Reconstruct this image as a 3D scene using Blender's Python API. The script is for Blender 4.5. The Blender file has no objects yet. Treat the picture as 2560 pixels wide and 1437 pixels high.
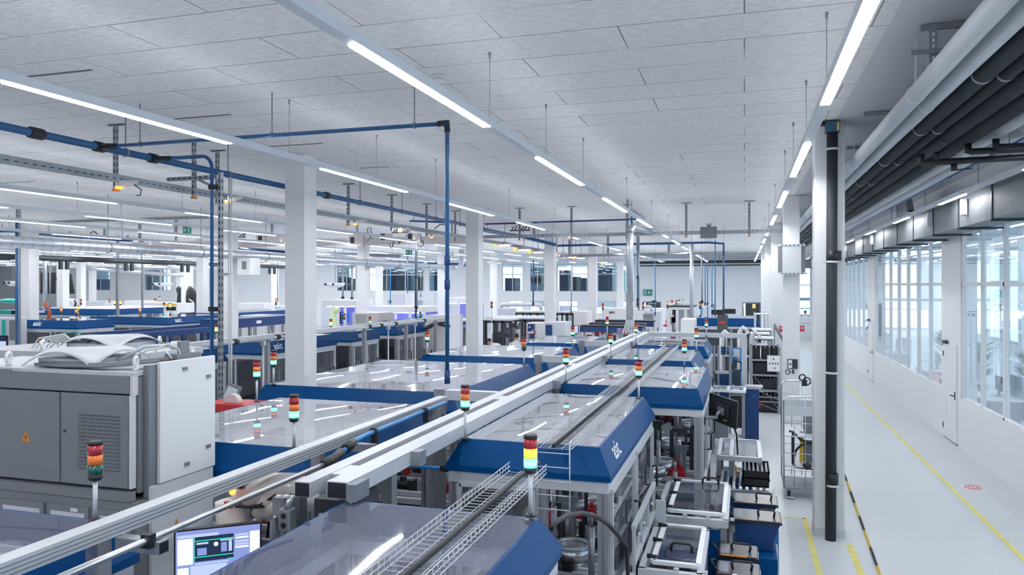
import bpy, bmesh, math, random
from mathutils import Vector, Matrix
random.seed(7)
V = Vector
COL = bpy.context.scene.collection
SC = bpy.context.scene
# ------------------------------------------------------------------ camera frame
CH = 3.4                        # camera height above the floor
FPX = 1880.0                    # focal length for a 2560 px wide frame
HOR = 711.0                     # horizon row
TH = math.atan(581/1880)        # the hall runs along +Y, the camera looks a little to its left
CO, SI = math.cos(TH), math.sin(TH)

def at(px, py, z=None, x=None, y=None, d=None):
    """world point seen at a frame position on a known plane (z, x or y) or at a known depth d"""
    r = (px-1280)/FPX; u = (HOR-py)/FPX
    D = V((r*CO-SI, r*SI+CO, u))
    if z is not None: k = (z-CH)/u
    elif x is not None: k = x/D.x
    elif y is not None: k = y/D.y
    else: k = d
    return V((0, 0, CH))+D*k

cam = bpy.data.cameras.new('camera')
cam.sensor_width = 36.0
cam.lens = 36.0*FPX/2560
cam.shift_y = (HOR-718.5)/2560
cam.clip_end = 300; cam.clip_start = 0.05
camo = bpy.data.objects.new('camera', cam); COL.objects.link(camo)
camo.location = (0, 0, CH)
camo.rotation_euler = (math.pi/2, 0, TH)
SC.camera = camo

# ------------------------------------------------------------------ materials
def nt(name):
    m = bpy.data.materials.new(name); m.use_nodes = True
    n = m.node_tree; n.nodes.clear()
    o = n.nodes.new('ShaderNodeOutputMaterial')
    return m, n, o

def mat(name, col, rough=.5, metal=0., var=.06, scale=6., coat=0., spec=.5, bump=0., stretch=None):
    m, n, o = nt(name)
    p = n.nodes.new('ShaderNodeBsdfPrincipled')
    tc = n.nodes.new('ShaderNodeTexCoord'); mp = n.nodes.new('ShaderNodeMapping')
    if stretch: mp.inputs['Scale'].default_value = stretch
    no = n.nodes.new('ShaderNodeTexNoise'); no.inputs['Scale'].default_value = scale; no.inputs['Detail'].default_value = 4
    n.links.new(tc.outputs['Object'], mp.inputs[0]); n.links.new(mp.outputs[0], no.inputs['Vector'])
    cr = n.nodes.new('ShaderNodeMapRange'); cr.inputs['To Min'].default_value = 1-var; cr.inputs['To Max'].default_value = 1+var
    n.links.new(no.outputs['Fac'], cr.inputs['Value'])
    mx = n.nodes.new('ShaderNodeVectorMath'); mx.operation = 'SCALE'; mx.inputs[0].default_value = col
    n.links.new(cr.outputs[0], mx.inputs['Scale'])
    n.links.new(mx.outputs[0], p.inputs['Base Color'])
    p.inputs['Roughness'].default_value = rough; p.inputs['Metallic'].default_value = metal
    p.inputs['Coat Weight'].default_value = coat; p.inputs['Coat Roughness'].default_value = .12
    p.inputs['Specular IOR Level'].default_value = spec
    if bump:
        b = n.nodes.new('ShaderNodeBump'); b.inputs['Strength'].default_value = bump; b.inputs['Distance'].default_value = .01
        n.links.new(no.outputs['Fac'], b.inputs['Height']); n.links.new(b.outputs[0], p.inputs['Normal'])
    n.links.new(p.outputs[0], o.inputs[0])
    return m

def glow(name, col, s, body=(.8, .8, .8)):
    m, n, o = nt(name)
    e = n.nodes.new('ShaderNodeEmission'); e.inputs[0].default_value = (*col, 1); e.inputs[1].default_value = s
    n.links.new(e.outputs[0], o.inputs[0])
    return m

def lens(name, col, glowcol=None, s=0.):
    """coloured beacon lens; a lit one glows most in the middle of its height, like the LED board inside"""
    m, n, o = nt(name)
    p = n.nodes.new('ShaderNodeBsdfPrincipled')
    p.inputs['Base Color'].default_value = (*col, 1); p.inputs['Roughness'].default_value = .15
    p.inputs['Coat Weight'].default_value = .5
    if glowcol:
        tc = n.nodes.new('ShaderNodeTexCoord'); sx = n.nodes.new('ShaderNodeSeparateXYZ')
        n.links.new(tc.outputs['Generated'], sx.inputs[0])
        w = n.nodes.new('ShaderNodeMath'); w.operation = 'PINGPONG'; w.inputs[1].default_value = .5
        n.links.new(sx.outputs['Z'], w.inputs[0])
        r = n.nodes.new('ShaderNodeMapRange'); r.inputs['From Max'].default_value = .5
        r.inputs['To Min'].default_value = .25*s; r.inputs['To Max'].default_value = s
        n.links.new(w.outputs[0], r.inputs['Value'])
        p.inputs['Emission Color'].default_value = (*glowcol, 1)
        n.links.new(r.outputs[0], p.inputs['Emission Strength'])
    n.links.new(p.outputs[0], o.inputs[0])
    return m

def clear(name, tint=(.9, .92, .95), haze=.1, hazecol=(.7, .74, .82), f0=.05, rough=.02, wave=0., wscale=1.2):
    """acrylic or glass sheet: see-through, reflecting more the flatter one looks along it"""
    m, n, o = nt(name)
    t = n.nodes.new('ShaderNodeBsdfTransparent'); t.inputs[0].default_value = (*tint, 1)
    df = n.nodes.new('ShaderNodeBsdfDiffuse'); df.inputs[0].default_value = (*hazecol, 1)
    g = n.nodes.new('ShaderNodeBsdfGlossy'); g.inputs['Roughness'].default_value = rough; g.inputs[0].default_value = (.95, .97, 1, 1)
    lw = n.nodes.new('ShaderNodeLayerWeight'); lw.inputs['Blend'].default_value = .5
    pw = n.nodes.new('ShaderNodeMath'); pw.operation = 'POWER'; pw.inputs[1].default_value = 4.5
    ma = n.nodes.new('ShaderNodeMath'); ma.operation = 'MULTIPLY_ADD'; ma.inputs[1].default_value = 1-f0; ma.inputs[2].default_value = f0
    n.links.new(lw.outputs['Facing'], pw.inputs[0]); n.links.new(pw.outputs[0], ma.inputs[0])
    m1 = n.nodes.new('ShaderNodeMixShader'); m1.inputs[0].default_value = haze
    n.links.new(t.outputs[0], m1.inputs[1]); n.links.new(df.outputs[0], m1.inputs[2])
    m2 = n.nodes.new('ShaderNodeMixShader')
    n.links.new(ma.outputs[0], m2.inputs[0]); n.links.new(m1.outputs[0], m2.inputs[1]); n.links.new(g.outputs[0], m2.inputs[2])
    if wave:
        tc = n.nodes.new('ShaderNodeTexCoord'); no = n.nodes.new('ShaderNodeTexNoise')
        no.inputs['Scale'].default_value = wscale; no.inputs['Detail'].default_value = 0
        n.links.new(tc.outputs['Object'], no.inputs['Vector'])
        b = n.nodes.new('ShaderNodeBump'); b.inputs['Strength'].default_value = 1; b.inputs['Distance'].default_value = wave
        n.links.new(no.outputs['Fac'], b.inputs['Height']); n.links.new(b.outputs[0], g.inputs['Normal'])
    n.links.new(m2.outputs[0], o.inputs[0])
    return m

M = {}
M['white'] = mat('white_paint', (.76, .775, .80), .6, var=.02, scale=2)
M['wall'] = mat('wall_paint', (.80, .83, .865), .7, var=.02, scale=.6)
M['rail'] = mat('lamp_rail_white', (.74, .78, .84), .45, var=.02)
M['concrete'] = mat('smooth_concrete', (.62, .64, .69), .75, var=.05, scale=1.2)
M['alu'] = mat('shaded_aluminium', (.36, .375, .41), .38, .6, var=.08, scale=30, stretch=(1, .05, 1))  # colour darkened for the weaker light low in the machines
M['alu2'] = mat('bright_aluminium', (.62, .645, .69), .42, .35, var=.05, scale=20)
M['galv'] = mat('galvanised_steel', (.34, .37, .405), .42, .8, var=.22, scale=14)
M['pipewhite'] = mat('white_pipe_jacket', (.52, .55, .60), .5, var=.03)
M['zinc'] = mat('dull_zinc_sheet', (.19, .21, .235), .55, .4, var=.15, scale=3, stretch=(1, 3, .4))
M['duct'] = mat('zinc_duct_sheet', (.62, .66, .71), .33, .8, var=.12, scale=9)
M['blue'] = mat('blue_lacquer', (.0, .055, .195), .38, coat=0., spec=.14, var=.04, scale=2)
M['navy'] = mat('navy_panel', (.008, .045, .17), .45, var=.06)
M['pipeblue'] = mat('blue_air_pipe', (.012, .10, .27), .38, var=.06, coat=.2)
M['hose'] = mat('blue_hose', (.02, .22, .55), .35, var=.05)
M['black'] = mat('black_plastic', (.012, .014, .018), .45, var=.15)
M['rubber'] = mat('pipe_insulation', (.022, .028, .036), .7, var=.25, scale=5, bump=.2)
M['dark'] = mat('dark_grey_metal', (.05, .058, .07), .45, .3, var=.12)
M['mid'] = mat('mid_grey_metal', (.22, .24, .28), .45, .3, var=.12)
M['cab'] = mat('cabinet_grey', (.20, .21, .235), .5, var=.04, scale=60)
M['cabl'] = mat('cabinet_light_grey', (.60, .63, .68), .5, var=.03, scale=30)
M['beige'] = mat('robot_cream', (.62, .57, .54), .45, var=.05)
M['busbar'] = mat('busbar_cream', (.66, .62, .62), .55, var=.03)
M['steel'] = mat('stainless_steel', (.62, .64, .67), .28, .9, var=.12, scale=20)
M['red'] = mat('signal_red', (.52, .02, .03), .45)
M['rust'] = mat('brown_hose', (.30, .07, .04), .6, var=.2)
M['yellow'] = mat('safety_yellow', (.78, .55, .06), .5)
M['floorline'] = mat('yellow_floor_paint', (.74, .66, .20), .5, var=.25, scale=9)
M['orange'] = mat('warning_orange', (.75, .26, .03), .5)
M['green'] = mat('exit_green', (.0, .26, .17), .5)
M['teal'] = mat('teal_plastic', (.02, .42, .36), .45)
M['paper'] = mat('paper', (.82, .82, .84), .8)
M['letter'] = mat('white_lettering', (.85, .88, .92), .6, var=.02)
M['roof'] = mat('dimmed_roof_white', (.52, .54, .575), .5, var=.03)  # white darkened to hold back the overhead light on top faces
M['ink'] = mat('dark_print', (.03, .035, .05), .6)
M['skin'] = mat('skin', (.55, .33, .25), .55, var=.05)
M['hair'] = mat('dark_hair', (.035, .022, .018), .7, var=.3, scale=60)
M['coat'] = mat('white_coat_cloth', (.78, .79, .81), .85, var=.05, scale=30)
M['trouser'] = mat('dark_trousers', (.04, .05, .08), .85)
M['leaf'] = mat('plant_leaf', (.05, .17, .09), .6, var=.4, scale=20)
M['violet'] = mat('violet_lit_interior', (.34, .36, .78), .5, var=.35, scale=3)  # violet lamp light put into the colour of wall and parts
M['smoke'] = mat('grey_hood_panel', (.50, .51, .53), .5, var=.04)
M['acrylic'] = clear('clear_acrylic_cover', (.82, .84, .89), .44, (.80, .81, .88), .08, .012, wave=.004, wscale=1.3)
M['acrylic_near'] = clear('tinted_acrylic_cover', (.74, .76, .84), .20, (.52, .54, .70), .07, .03, wave=.016, wscale=1.3)
M['pane'] = clear('clear_guard_pane', (.86, .88, .92), .05, (.6, .64, .72), .05, .02)
M['binlid'] = mat('dark_glossy_lid', (.075, .073, .09), .30, var=.03)
M['smokelid'] = clear('smoky_lid', (.52, .52, .60), .18, (.25, .25, .32), .06, .05)
M['glass'] = clear('office_glass', (.90, .95, .965), .12, (.74, .86, .90), .06, .01)
M['dimglass'] = clear('dimming_glazing', (.50, .62, .68), .05, (.6, .75, .8), .05, .03)  # tint added to dim the daylight in the office windows
M['winglass'] = clear('window_glass', (.62, .74, .78), .03, (.6, .75, .8), .06, .01)
M['strip'] = glow('lamp_diffuser', (.98, .985, 1.0), 36)
M['added_uplight'] = glow('added_uplight_glow', (.97, .98, 1.0), 2.6)  # unseen glow added on top of the housings to brighten the ceiling
M['spot'] = glow('small_lamp', (1, .95, .9), 6)
M['led'] = glow('orange_led', (1, .16, .03), 3)
M['greenled'] = glow('green_led', (.1, 1, .5), 5)
M['screen'] = glow('screen_blue', (.22, .28, .60), .7)
M['screenlight'] = glow('screen_pale', (.50, .60, .86), .62)
M['screendark'] = glow('screen_dark', (.012, .022, .05), 1.0)
M['screengreen'] = glow('screen_green', (.02, .55, .38), 1.0)
M['screenwhite'] = glow('screen_white', (.74, .80, .92), .72)
M['lred'] = lens('red_lens', (.42, .012, .03)); M['lamb'] = lens('amber_lens', (.85, .19, .02)); M['lgrn'] = lens('green_lens', (.0, .10, .07))
M['LRED'] = lens('red_lens_lit', (.6, .02, .02), (1, .12, .06), 4); M['LAMB'] = lens('amber_lens_lit', (.9, .3, .02), (1, .36, .03), 2.4)
M['LGRN'] = lens('green_lens_lit', (.0, .35, .2), (.12, 1, .52), 3.4)
M['violetlamp'] = glow('violet_machine_lamp', (.45, .45, 1), 14)

def ceiling_mat():
    m, n, o = nt('wood_wool_ceiling_panels')
    p = n.nodes.new('ShaderNodeBsdfPrincipled'); p.inputs['Roughness'].default_value = .9
    tc = n.nodes.new('ShaderNodeTexCoord')
    br = n.nodes.new('ShaderNodeTexBrick')
    br.offset = .5; br.inputs['Scale'].default_value = 1
    br.inputs['Brick Width'].default_value = 2.05; br.inputs['Row Height'].default_value = .645
    br.inputs['Mortar Size'].default_value = .007; br.inputs['Mortar Smooth'].default_value = .3
    br.inputs['Color1'].default_value = (.84, .845, .86, 1); br.inputs['Color2'].default_value = (.89, .895, .91, 1)
    br.inputs['Mortar'].default_value = (.27, .24, .24, 1)
    mp0 = n.nodes.new('ShaderNodeMapping'); mp0.inputs['Location'].default_value = (.0, .12, 0)
    n.links.new(tc.outputs['Object'], mp0.inputs[0]); n.links.new(mp0.outputs[0], br.inputs['Vector'])
    mp = n.nodes.new('ShaderNodeMapping'); mp.inputs['Scale'].default_value = (5, 28, 1)
    no = n.nodes.new('ShaderNodeTexNoise'); no.inputs['Scale'].default_value = 1.6; no.inputs['Detail'].default_value = 6; no.inputs['Roughness'].default_value = .7
    n.links.new(tc.outputs['Object'], mp.inputs[0]); n.links.new(mp.outputs[0], no.inputs['Vector'])
    no2 = n.nodes.new('ShaderNodeTexNoise'); no2.inputs['Scale'].default_value = .35; no2.inputs['Detail'].default_value = 3
    n.links.new(tc.outputs['Object'], no2.inputs['Vector'])
    # joints open and close along their length
    sep = n.nodes.new('ShaderNodeMapRange'); sep.inputs['From Min'].default_value = .36; sep.inputs['From Max'].default_value = .52
    n.links.new(no2.outputs['Fac'], sep.inputs['Value'])
    mxa = n.nodes.new('ShaderNodeMix'); mxa.data_type = 'RGBA'; mxa.inputs[6].default_value = (.86, .865, .88, 1)
    n.links.new(sep.outputs[0], mxa.inputs[0]); n.links.new(br.outputs['Color'], mxa.inputs[7])
    r1 = n.nodes.new('ShaderNodeMapRange'); r1.inputs['From Min'].default_value = .3; r1.inputs['From Max'].default_value = .7; r1.inputs['To Min'].default_value = .74; r1.inputs['To Max'].default_value = 1.12
    n.links.new(no.outputs['Fac'], r1.inputs['Value'])
    sc = n.nodes.new('ShaderNodeVectorMath'); sc.operation = 'SCALE'
    n.links.new(mxa.outputs[2], sc.inputs[0]); n.links.new(r1.outputs[0], sc.inputs['Scale'])
    n.links.new(sc.outputs[0], p.inputs['Base Color'])
    b = n.nodes.new('ShaderNodeBump'); b.inputs['Strength'].default_value = .25; b.inputs['Distance'].default_value = .01
    n.links.new(no.outputs['Fac'], b.inputs['Height']); n.links.new(b.outputs[0], p.inputs['Normal'])
    n.links.new(p.outputs[0], o.inputs[0])
    return m
M['ceil'] = ceiling_mat()
M['floor'] = mat('epoxy_floor', (.60, .63, .665), .30, var=.05, scale=.8, spec=.4)

# ------------------------------------------------------------------ mesh building
ORG = {}
def org(o): return ORG.get(o.name, V((0, 0, 0))) if o is not None else V((0, 0, 0))

class MB:
    def __init__(s): s.v = []; s.f = []; s.sm = []
    def add(s, vs, fs, smooth=False):
        b = len(s.v); s.v += [V(v) for v in vs]; s.f += [tuple(b+i for i in f) for f in fs]; s.sm += [smooth]*len(fs); return s
    def box(s, x0, y0, z0, x1, y1, z1):
        return s.add([(x0, y0, z0), (x1, y0, z0), (x1, y1, z0), (x0, y1, z0), (x0, y0, z1), (x1, y0, z1), (x1, y1, z1), (x0, y1, z1)],
                     [(0, 3, 2, 1), (4, 5, 6, 7), (0, 1, 5, 4), (1, 2, 6, 5), (2, 3, 7, 6), (3, 0, 4, 7)])
    def bar(s, a, b, w, h=None, up=(0, 0, 1)):
        a = V(a); b = V(b); h = w if h is None else h
        d = (b-a).normalized(); u = V(up)
        if abs(d.dot(u)) > .98: u = V((0, 1, 0))
        r = d.cross(u).normalized(); u = r.cross(d)
        q = []
        for p in (a, b):
            for sx, sy in ((-1, -1), (1, -1), (1, 1), (-1, 1)): q.append(p+r*(sx*w/2)+u*(sy*h/2))
        return s.add(q, [(0, 1, 2, 3), (7, 6, 5, 4), (0, 4, 5, 1), (1, 5, 6, 2), (2, 6, 7, 3), (3, 7, 4, 0)])
    def obox(s, c, R, sx, sy, sz):
        """box centred at c along the columns of R"""
        c = V(c); X, Y, Z = (V(a).normalized() for a in R)
        q = [c+X*(a*sx/2)+Y*(b*sy/2)+Z*(e*sz/2) for e in (-1, 1) for a, b in ((-1, -1), (1, -1), (1, 1), (-1, 1))]
        return s.add(q, [(0, 3, 2, 1), (4, 5, 6, 7), (0, 1, 5, 4), (1, 2, 6, 5), (2, 3, 7, 6), (3, 0, 4, 7)])
    def tube(s, pts, r, n=8, cap=True):
        pts = [V(p) for p in pts]; rs = r if isinstance(r, (list, tuple)) else [r]*len(pts)
        base = len(s.v); prev = None
        for i, p in enumerate(pts):
            t = (pts[min(i+1, len(pts)-1)]-pts[max(i-1, 0)]).normalized()
            if prev is None:
                u = V((0, 0, 1)) if abs(t.z) < .9 else V((0, 1, 0))
            else: u = prev
            x = t.cross(u).normalized(); u = x.cross(t).normalized(); prev = u
            for k in range(n):
                a = 2*math.pi*k/n
                s.v.append(p+x*(math.cos(a)*rs[i])+u*(math.sin(a)*rs[i]))
        for i in range(len(pts)-1):
            for k in range(n):
                s.f.append((base+i*n+k, base+i*n+(k+1) % n, base+(i+1)*n+(k+1) % n, base+(i+1)*n+k)); s.sm.append(True)
        if cap:
            s.f.append(tuple(base+k for k in range(n))[::-1]); s.sm.append(False)
            e = base+(len(pts)-1)*n
            s.f.append(tuple(e+k for k in range(n))); s.sm.append(False)
        return s
    def cyl(s, a, b, r, r2=None, n=12): return s.tube([a, b], [r, r if r2 is None else r2], n)
    def ball(s, c, rx, ry=None, rz=None, n=10, m=7):
        c = V(c); ry = rx if ry is None else ry; rz = rx if rz is None else rz
        vs = [c+V((0, 0, -rz))]
        for i in range(1, m):
            t = -math.pi/2+math.pi*i/m
            for k in range(n):
                a = 2*math.pi*k/n
                vs.append(c+V((math.cos(a)*math.cos(t)*rx, math.sin(a)*math.cos(t)*ry, math.sin(t)*rz)))
        vs.append(c+V((0, 0, rz)))
        fs = [(0, 1+(k+1) % n, 1+k) for k in range(n)]
        for i in range(m-2):
            for k in range(n):
                fs.append((1+i*n+k, 1+i*n+(k+1) % n, 1+(i+1)*n+(k+1) % n, 1+(i+1)*n+k))
        e = len(vs)-1; o_ = 1+(m-2)*n
        fs += [(o_+k, o_+(k+1) % n, e) for k in range(n)]
        return s.add(vs, fs, True)
    def prism(s, poly, vec):
        poly = [V(p) for p in poly]; vec = V(vec); n = len(poly)
        return s.add(poly+[p+vec for p in poly], [tuple(range(n))[::-1], tuple(range(n, 2*n))]+[(i, (i+1) % n, n+(i+1) % n, n+i) for i in range(n)])
    def loft(s, loops, cap=True, smooth=False):
        b = len(s.v); n = len(loops[0])
        for l in loops: s.v += [V(p) for p in l]
        for i in range(len(loops)-1):
            for k in range(n):
                s.f.append((b+i*n+k, b+i*n+(k+1) % n, b+(i+1)*n+(k+1) % n, b+(i+1)*n+k)); s.sm.append(smooth)
        if cap:
            s.f.append(tuple(b+k for k in range(n))[::-1]); s.sm.append(False)
            e = b+(len(loops)-1)*n; s.f.append(tuple(e+k for k in range(n))); s.sm.append(False)
        return s
    def torus(s, c, ax, R, r, n=14, m=6, sx=1.0):
        c = V(c); ax = V(ax).normalized()
        u = ax.orthogonal().normalized() if abs(ax.z) > .9 else V((0, 0, 1)).cross(ax).normalized()
        w = ax.cross(u)
        pts = []
        for i in range(n):
            a = 2*math.pi*i/n
            rad = u*(math.cos(a)*sx)+w*math.sin(a)
            for k in range(m):
                q = 2*math.pi*k/m
                pts.append(c+rad*R+(rad.normalized()*math.cos(q)+ax*math.sin(q))*r)
        fs = [(i*m+k, ((i+1) % n)*m+k, ((i+1) % n)*m+(k+1) % m, i*m+(k+1) % m) for i in range(n) for k in range(m)]
        return s.add(pts, fs, True)
    def build(s, name, m, parent=None, bevel=0.):
        me = bpy.data.meshes.new(name); o0 = org(parent)
        me.from_pydata([tuple(v-o0) for v in s.v], [], s.f); me.update()
        me.polygons.foreach_set('use_smooth', s.sm)
        bm = bmesh.new(); bm.from_mesh(me); bmesh.ops.recalc_face_normals(bm, faces=bm.faces); bm.to_mesh(me); bm.free()
        me.materials.append(M[m] if isinstance(m, str) else m)
        o = bpy.data.objects.new(name, me); COL.objects.link(o)
        if parent is not None: o.parent = parent
        ORG[o.name] = o0.copy()
        if bevel:
            b = o.modifiers.new('soft_edges', 'BEVEL'); b.width = bevel; b.segments = 2; b.limit_method = 'ANGLE'
        return o

def tag(o, label, cat, group=None, kind=None):
    o['label'] = label; o['category'] = cat
    if group: o['group'] = group
    if kind: o['kind'] = kind
    return o
def thing(name, label, cat, loc=(0, 0, 0), group=None, kind=None):
    o = bpy.data.objects.new(name, None); COL.objects.link(o); o.location = loc; o.empty_display_size = .1
    ORG[o.name] = V(loc)
    return tag(o, label, cat, group, kind)
def struct(o, label=None, cat=None):
    o['kind'] = 'structure'
    if label: o['label'] = label; o['category'] = cat
    return o
def kids(o): return [c for c in bpy.data.objects if c.parent == o]
def copy_tree(root, delta, label=None, group=None):
    """a thing with copies of its parts and their sub-parts, moved by delta"""
    r = root.copy(); COL.objects.link(r); r.location = root.location+V(delta); ORG[r.name] = r.location.copy()
    if label: r['label'] = label
    if group: r['group'] = group
    for ch in kids(root):
        c_ = ch.copy(); COL.objects.link(c_); c_.parent = r; ORG[c_.name] = r.location.copy()
        for g in kids(ch):
            d_ = g.copy(); COL.objects.link(d_); d_.parent = c_
    return r

def text(body, name, m, origin, right, up, size, parent=None, bold=.0, depth=.002):
    """lettering as a thin mesh; origin is the lower left corner"""
    cu = bpy.data.curves.new(name, 'FONT'); cu.body = body; cu.size = 1; cu.extrude = .0; cu.offset = bold
    cu.resolution_u = 3
    tmp = bpy.data.objects.new(name+'_curve', cu); COL.objects.link(tmp)
    dg = bpy.context.evaluated_depsgraph_get(); dg.update()
    me = bpy.data.meshes.new_from_object(tmp.evaluated_get(dg))
    bpy.data.objects.remove(tmp); bpy.data.curves.remove(cu)
    R = V(right).normalized(); U = V(up).normalized(); N = R.cross(U); o0 = org(parent); O = V(origin)
    b = MB(); vs = [O+R*(v.co.x*size)+U*(v.co.y*size)+N*depth for v in me.vertices]
    b.add(vs, [tuple(p.vertices) for p in me.polygons])
    bpy.data.meshes.remove(me)
    o = b.build(name, m, parent)
    return o
def arc(c, a0, a1, r, u, w, n=8):
    c = V(c); u = V(u); w = V(w)
    return [c+u*(math.cos(a0+(a1-a0)*i/n)*r)+w*(math.sin(a0+(a1-a0)*i/n)*r) for i in range(n+1)]
def sag(a, b, d, n=10):
    a = V(a); b = V(b)
    return [a.lerp(b, i/n)-V((0, 0, d*4*(i/n)*(1-i/n))) for i in range(n+1)]
# ================================================================== THE HALL
ZC = 5.58; XL = -76.; XR = 4.3; YB = 54.15; YF = -6.
fl = MB().box(XL-.3, YF-.3, -.2, 15, YB+9, 0).build('floor', 'floor'); struct(fl, 'pale blue grey epoxy floor of the production hall', 'floor')
ce = thing('ceiling', 'pale wood wool panel ceiling with dark joints over the hall', 'ceiling', kind='structure')
MB().box(XL-.3, YF-.3, ZC, 1.16, YB, ZC+.08).build('ceiling_panel', 'ceil', ce)
MB().box(1.16, YF-.3, ZC+.003, 15, YB, ZC+.08).build('ceiling_slab', 'concrete', ce)
# open slots between panels
for px, py, px2 in ((55, 193, 275), (425, 298, 604), (660, 367, 826), (0, 458, 110), (1210, 570, 1290), (900, 420, 980)):
    a = at(px, py, z=ZC); b = at(px2, py, z=ZC); L = (b-a).length
    MB().box(a.x, a.y-.02, ZC-.004, a.x+L, a.y+.02, ZC+.01).build('ceiling_slot', 'dark', ce)
for px, py in ((500, 318), (735, 387)):
    a = at(px, py, z=ZC)
    MB().box(a.x-.012, a.y-.15, ZC-.004, a.x+.012, a.y+.35, ZC+.01).build('ceiling_slot', 'dark', ce)

def wall_grid(name, m, axis, pos, thick, a0, a1, z0, z1, holes):
    """a wall with rectangular holes; axis 'y' lies at constant y and runs along x, axis 'x' the other way"""
    A = sorted({a0, a1, *[h[0] for h in holes], *[h[1] for h in holes]}); Z = sorted({z0, z1, *[h[2] for h in holes], *[h[3] for h in holes]})
    b = MB()
    for i in range(len(A)-1):
        j = 0
        while j < len(Z)-1:
            am = (A[i]+A[i+1])/2
            def solid(q): zm = (Z[q]+Z[q+1])/2; return not any(h[0] < am < h[1] and h[2] < zm < h[3] for h in holes)
            if not solid(j): j += 1; continue
            k = j
            while k+1 < len(Z)-1 and solid(k+1): k += 1
            if axis == 'y': b.box(A[i], pos, Z[j], A[i+1], pos+thick, Z[k+1])
            else: b.box(pos, A[i], Z[j], pos+thick, A[i+1], Z[k+1])
            j = k+1
    return b.build(name, m)

def xa(px, y=YB): return at(px, HOR-1, y=y).x
def za(py, px, y=YB): return at(px, py, y=y).z
UP0, UP1 = 2.87, 4.95
LO0, LO1 = 1.25, 2.20
ups = [(xa(1255), xa(1308)), (xa(1325), xa(1362)), (xa(1392), xa(1470)), (xa(1492), xa(1586)),
       (xa(843), xa(890)), (xa(921), xa(1060)), (xa(1072), xa(1122)), (xa(226), xa(276)), (xa(362), xa(400)), (xa(404), xa(428))]
los = [(xa(1272), xa(1308)), (xa(1325), xa(1362)), (xa(1395), xa(1445)), (xa(1490), xa(1540)), (xa(1557), xa(1586)), (xa(968), xa(1000)), (xa(1026), xa(1058))]
dr = [(xa(1610), xa(1650), 0, 2.1), (xa(1859), xa(1899), 0, 2.1)]
far = (3.5, 4.26, 1.35, 4.6)
wb = wall_grid('wall_back', 'wall', 'y', YB, .25, XL, XR+.15, 0, ZC, [(a, b, UP0, UP1) for a, b in ups]+[(a, b, LO0, LO1) for a, b in los]+dr+[far])
struct(wb, 'white wall closing the hall at its far end', 'wall')
def window(n, x0, x1, z0, z1, y, label, pane='winglass', mull=1, trans=True):
    w = thing('window_%d' % n, label, 'window', ((x0+x1)/2, y, z0), kind='structure')
    f = MB(); t = .05
    f.box(x0, y-.02, z0, x0+t, y+.1, z1).box(x1-t, y-.02, z0, x1, y+.1, z1).box(x0+t, y-.02, z0, x1-t, y+.1, z0+t).box(x0+t, y-.02, z1-t, x1-t, y+.1, z1)
    for k in range(mull):
        xm = x0+(x1-x0)*(k+1)/(mull+1); f.box(xm-t/2, y, z0+t, xm+t/2, y+.08, z1-t)
    if trans: zt = z0+(z1-z0)*.62; f.box(x0+t, y, zt-.03, x1-t, y+.08, zt+.03)
    f.build('window_frame', 'alu2', w)
    MB().box(x0+t, y+.03, z0+t, x1-t, y+.04, z1-t).build('window_pane', pane, w)
    return w
names_up = ['upper window right of the fourth far column', 'upper window with a rounded machine behind it', 'widest upper window left of the IMA machine', 'upper window above the IMA machine',
            'upper window beside the tall column at left', 'upper window behind the vertical blue air drop', 'narrow upper window by the long blue drop pipe', 'upper window far left behind the asic hoods', 'upper window left of the ring lamp', 'slim upper window right of the ring lamp']
for i, (a, b) in enumerate(ups): window(i+1, a, b, UP0, UP1, YB, names_up[i]+' in the far wall', mull=2 if b-a > 3.2 else 1)
names_lo = ['small lit window right of the white column', 'lit low window behind the bent grey pipe', 'wide bright low window behind the dark frame tables', 'dark low window pair left of the steel riser', 'bright low window behind the steel riser', 'low lit window behind the cream cabinet', 'low lit window left of the blue drop pipe']
for i, (a, b) in enumerate(los): window(i+11, a, b, LO0, LO1, YB, names_lo[i], mull=1, trans=False, pane='glass')
window(19, *far, YB, 'teal glass screen at the end of the aisle', mull=0)
for n, (a, b, z0, z1), lab in ((1, dr[0], 'dark open doorway under the pictogram in the far wall'), (2, dr[1], 'dark grey gate near the right end of the far wall')):
    d = thing('door_%d' % n, lab, 'door', ((a+b)/2, YB, 0), kind='structure')
    MB().box(a, YB-.03, z1, b, YB+.2, z1+.08).box(a-.08, YB-.03, 0, a, YB+.2, z1+.08).box(b, YB-.03, 0, b+.08, YB+.2, z1+.08).build('door_frame', 'mid', d)
    MB().box(a+.12, YB+.06, 0, b, YB+.14, z1).build('door_panel', 'dark', d)
# room behind the far wall: adjoining hall with bright window openings and dark machines
wall_grid('wall_beyond', 'wall', 'y', YB+8, .25, XL, 15, 0, ZC, [(x, x+3.2, 1.6, 4.9) for x in (-63, -56, -49, -35, -26, -21, -15.2, -9.6, -5.4, -1, 4, 9)]+[(x, x+6, .2, 1.5) for x in range(-63, 8, 7)])['kind'] = 'structure'
struct(MB().box(XL, YB+.9, 2.3, 15, YB+5, 2.44).build('floor_beyond', 'concrete'))
struct(MB().box(XL, YB+.25, 4.96, 15, YB+8, 5.2).build('ceiling_beyond', 'wall'))
dkx = [(1268, 1292, 'navy'), (1328, 1345, 'dark'), (1398, 1420, 'navy'), (1430, 1446, 'dark'), (1452, 1466, 'navy'), (1496, 1530, 'navy'), (1545, 1560, 'teal'), (850, 868, 'mid'), (876, 889, 'dark'), (958, 990, 'navy'), (1000, 1030, 'mid'), (1040, 1055, 'dark'), (240, 262, 'navy'), (370, 384, 'mid'), (1085, 1100, 'navy')]
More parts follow.
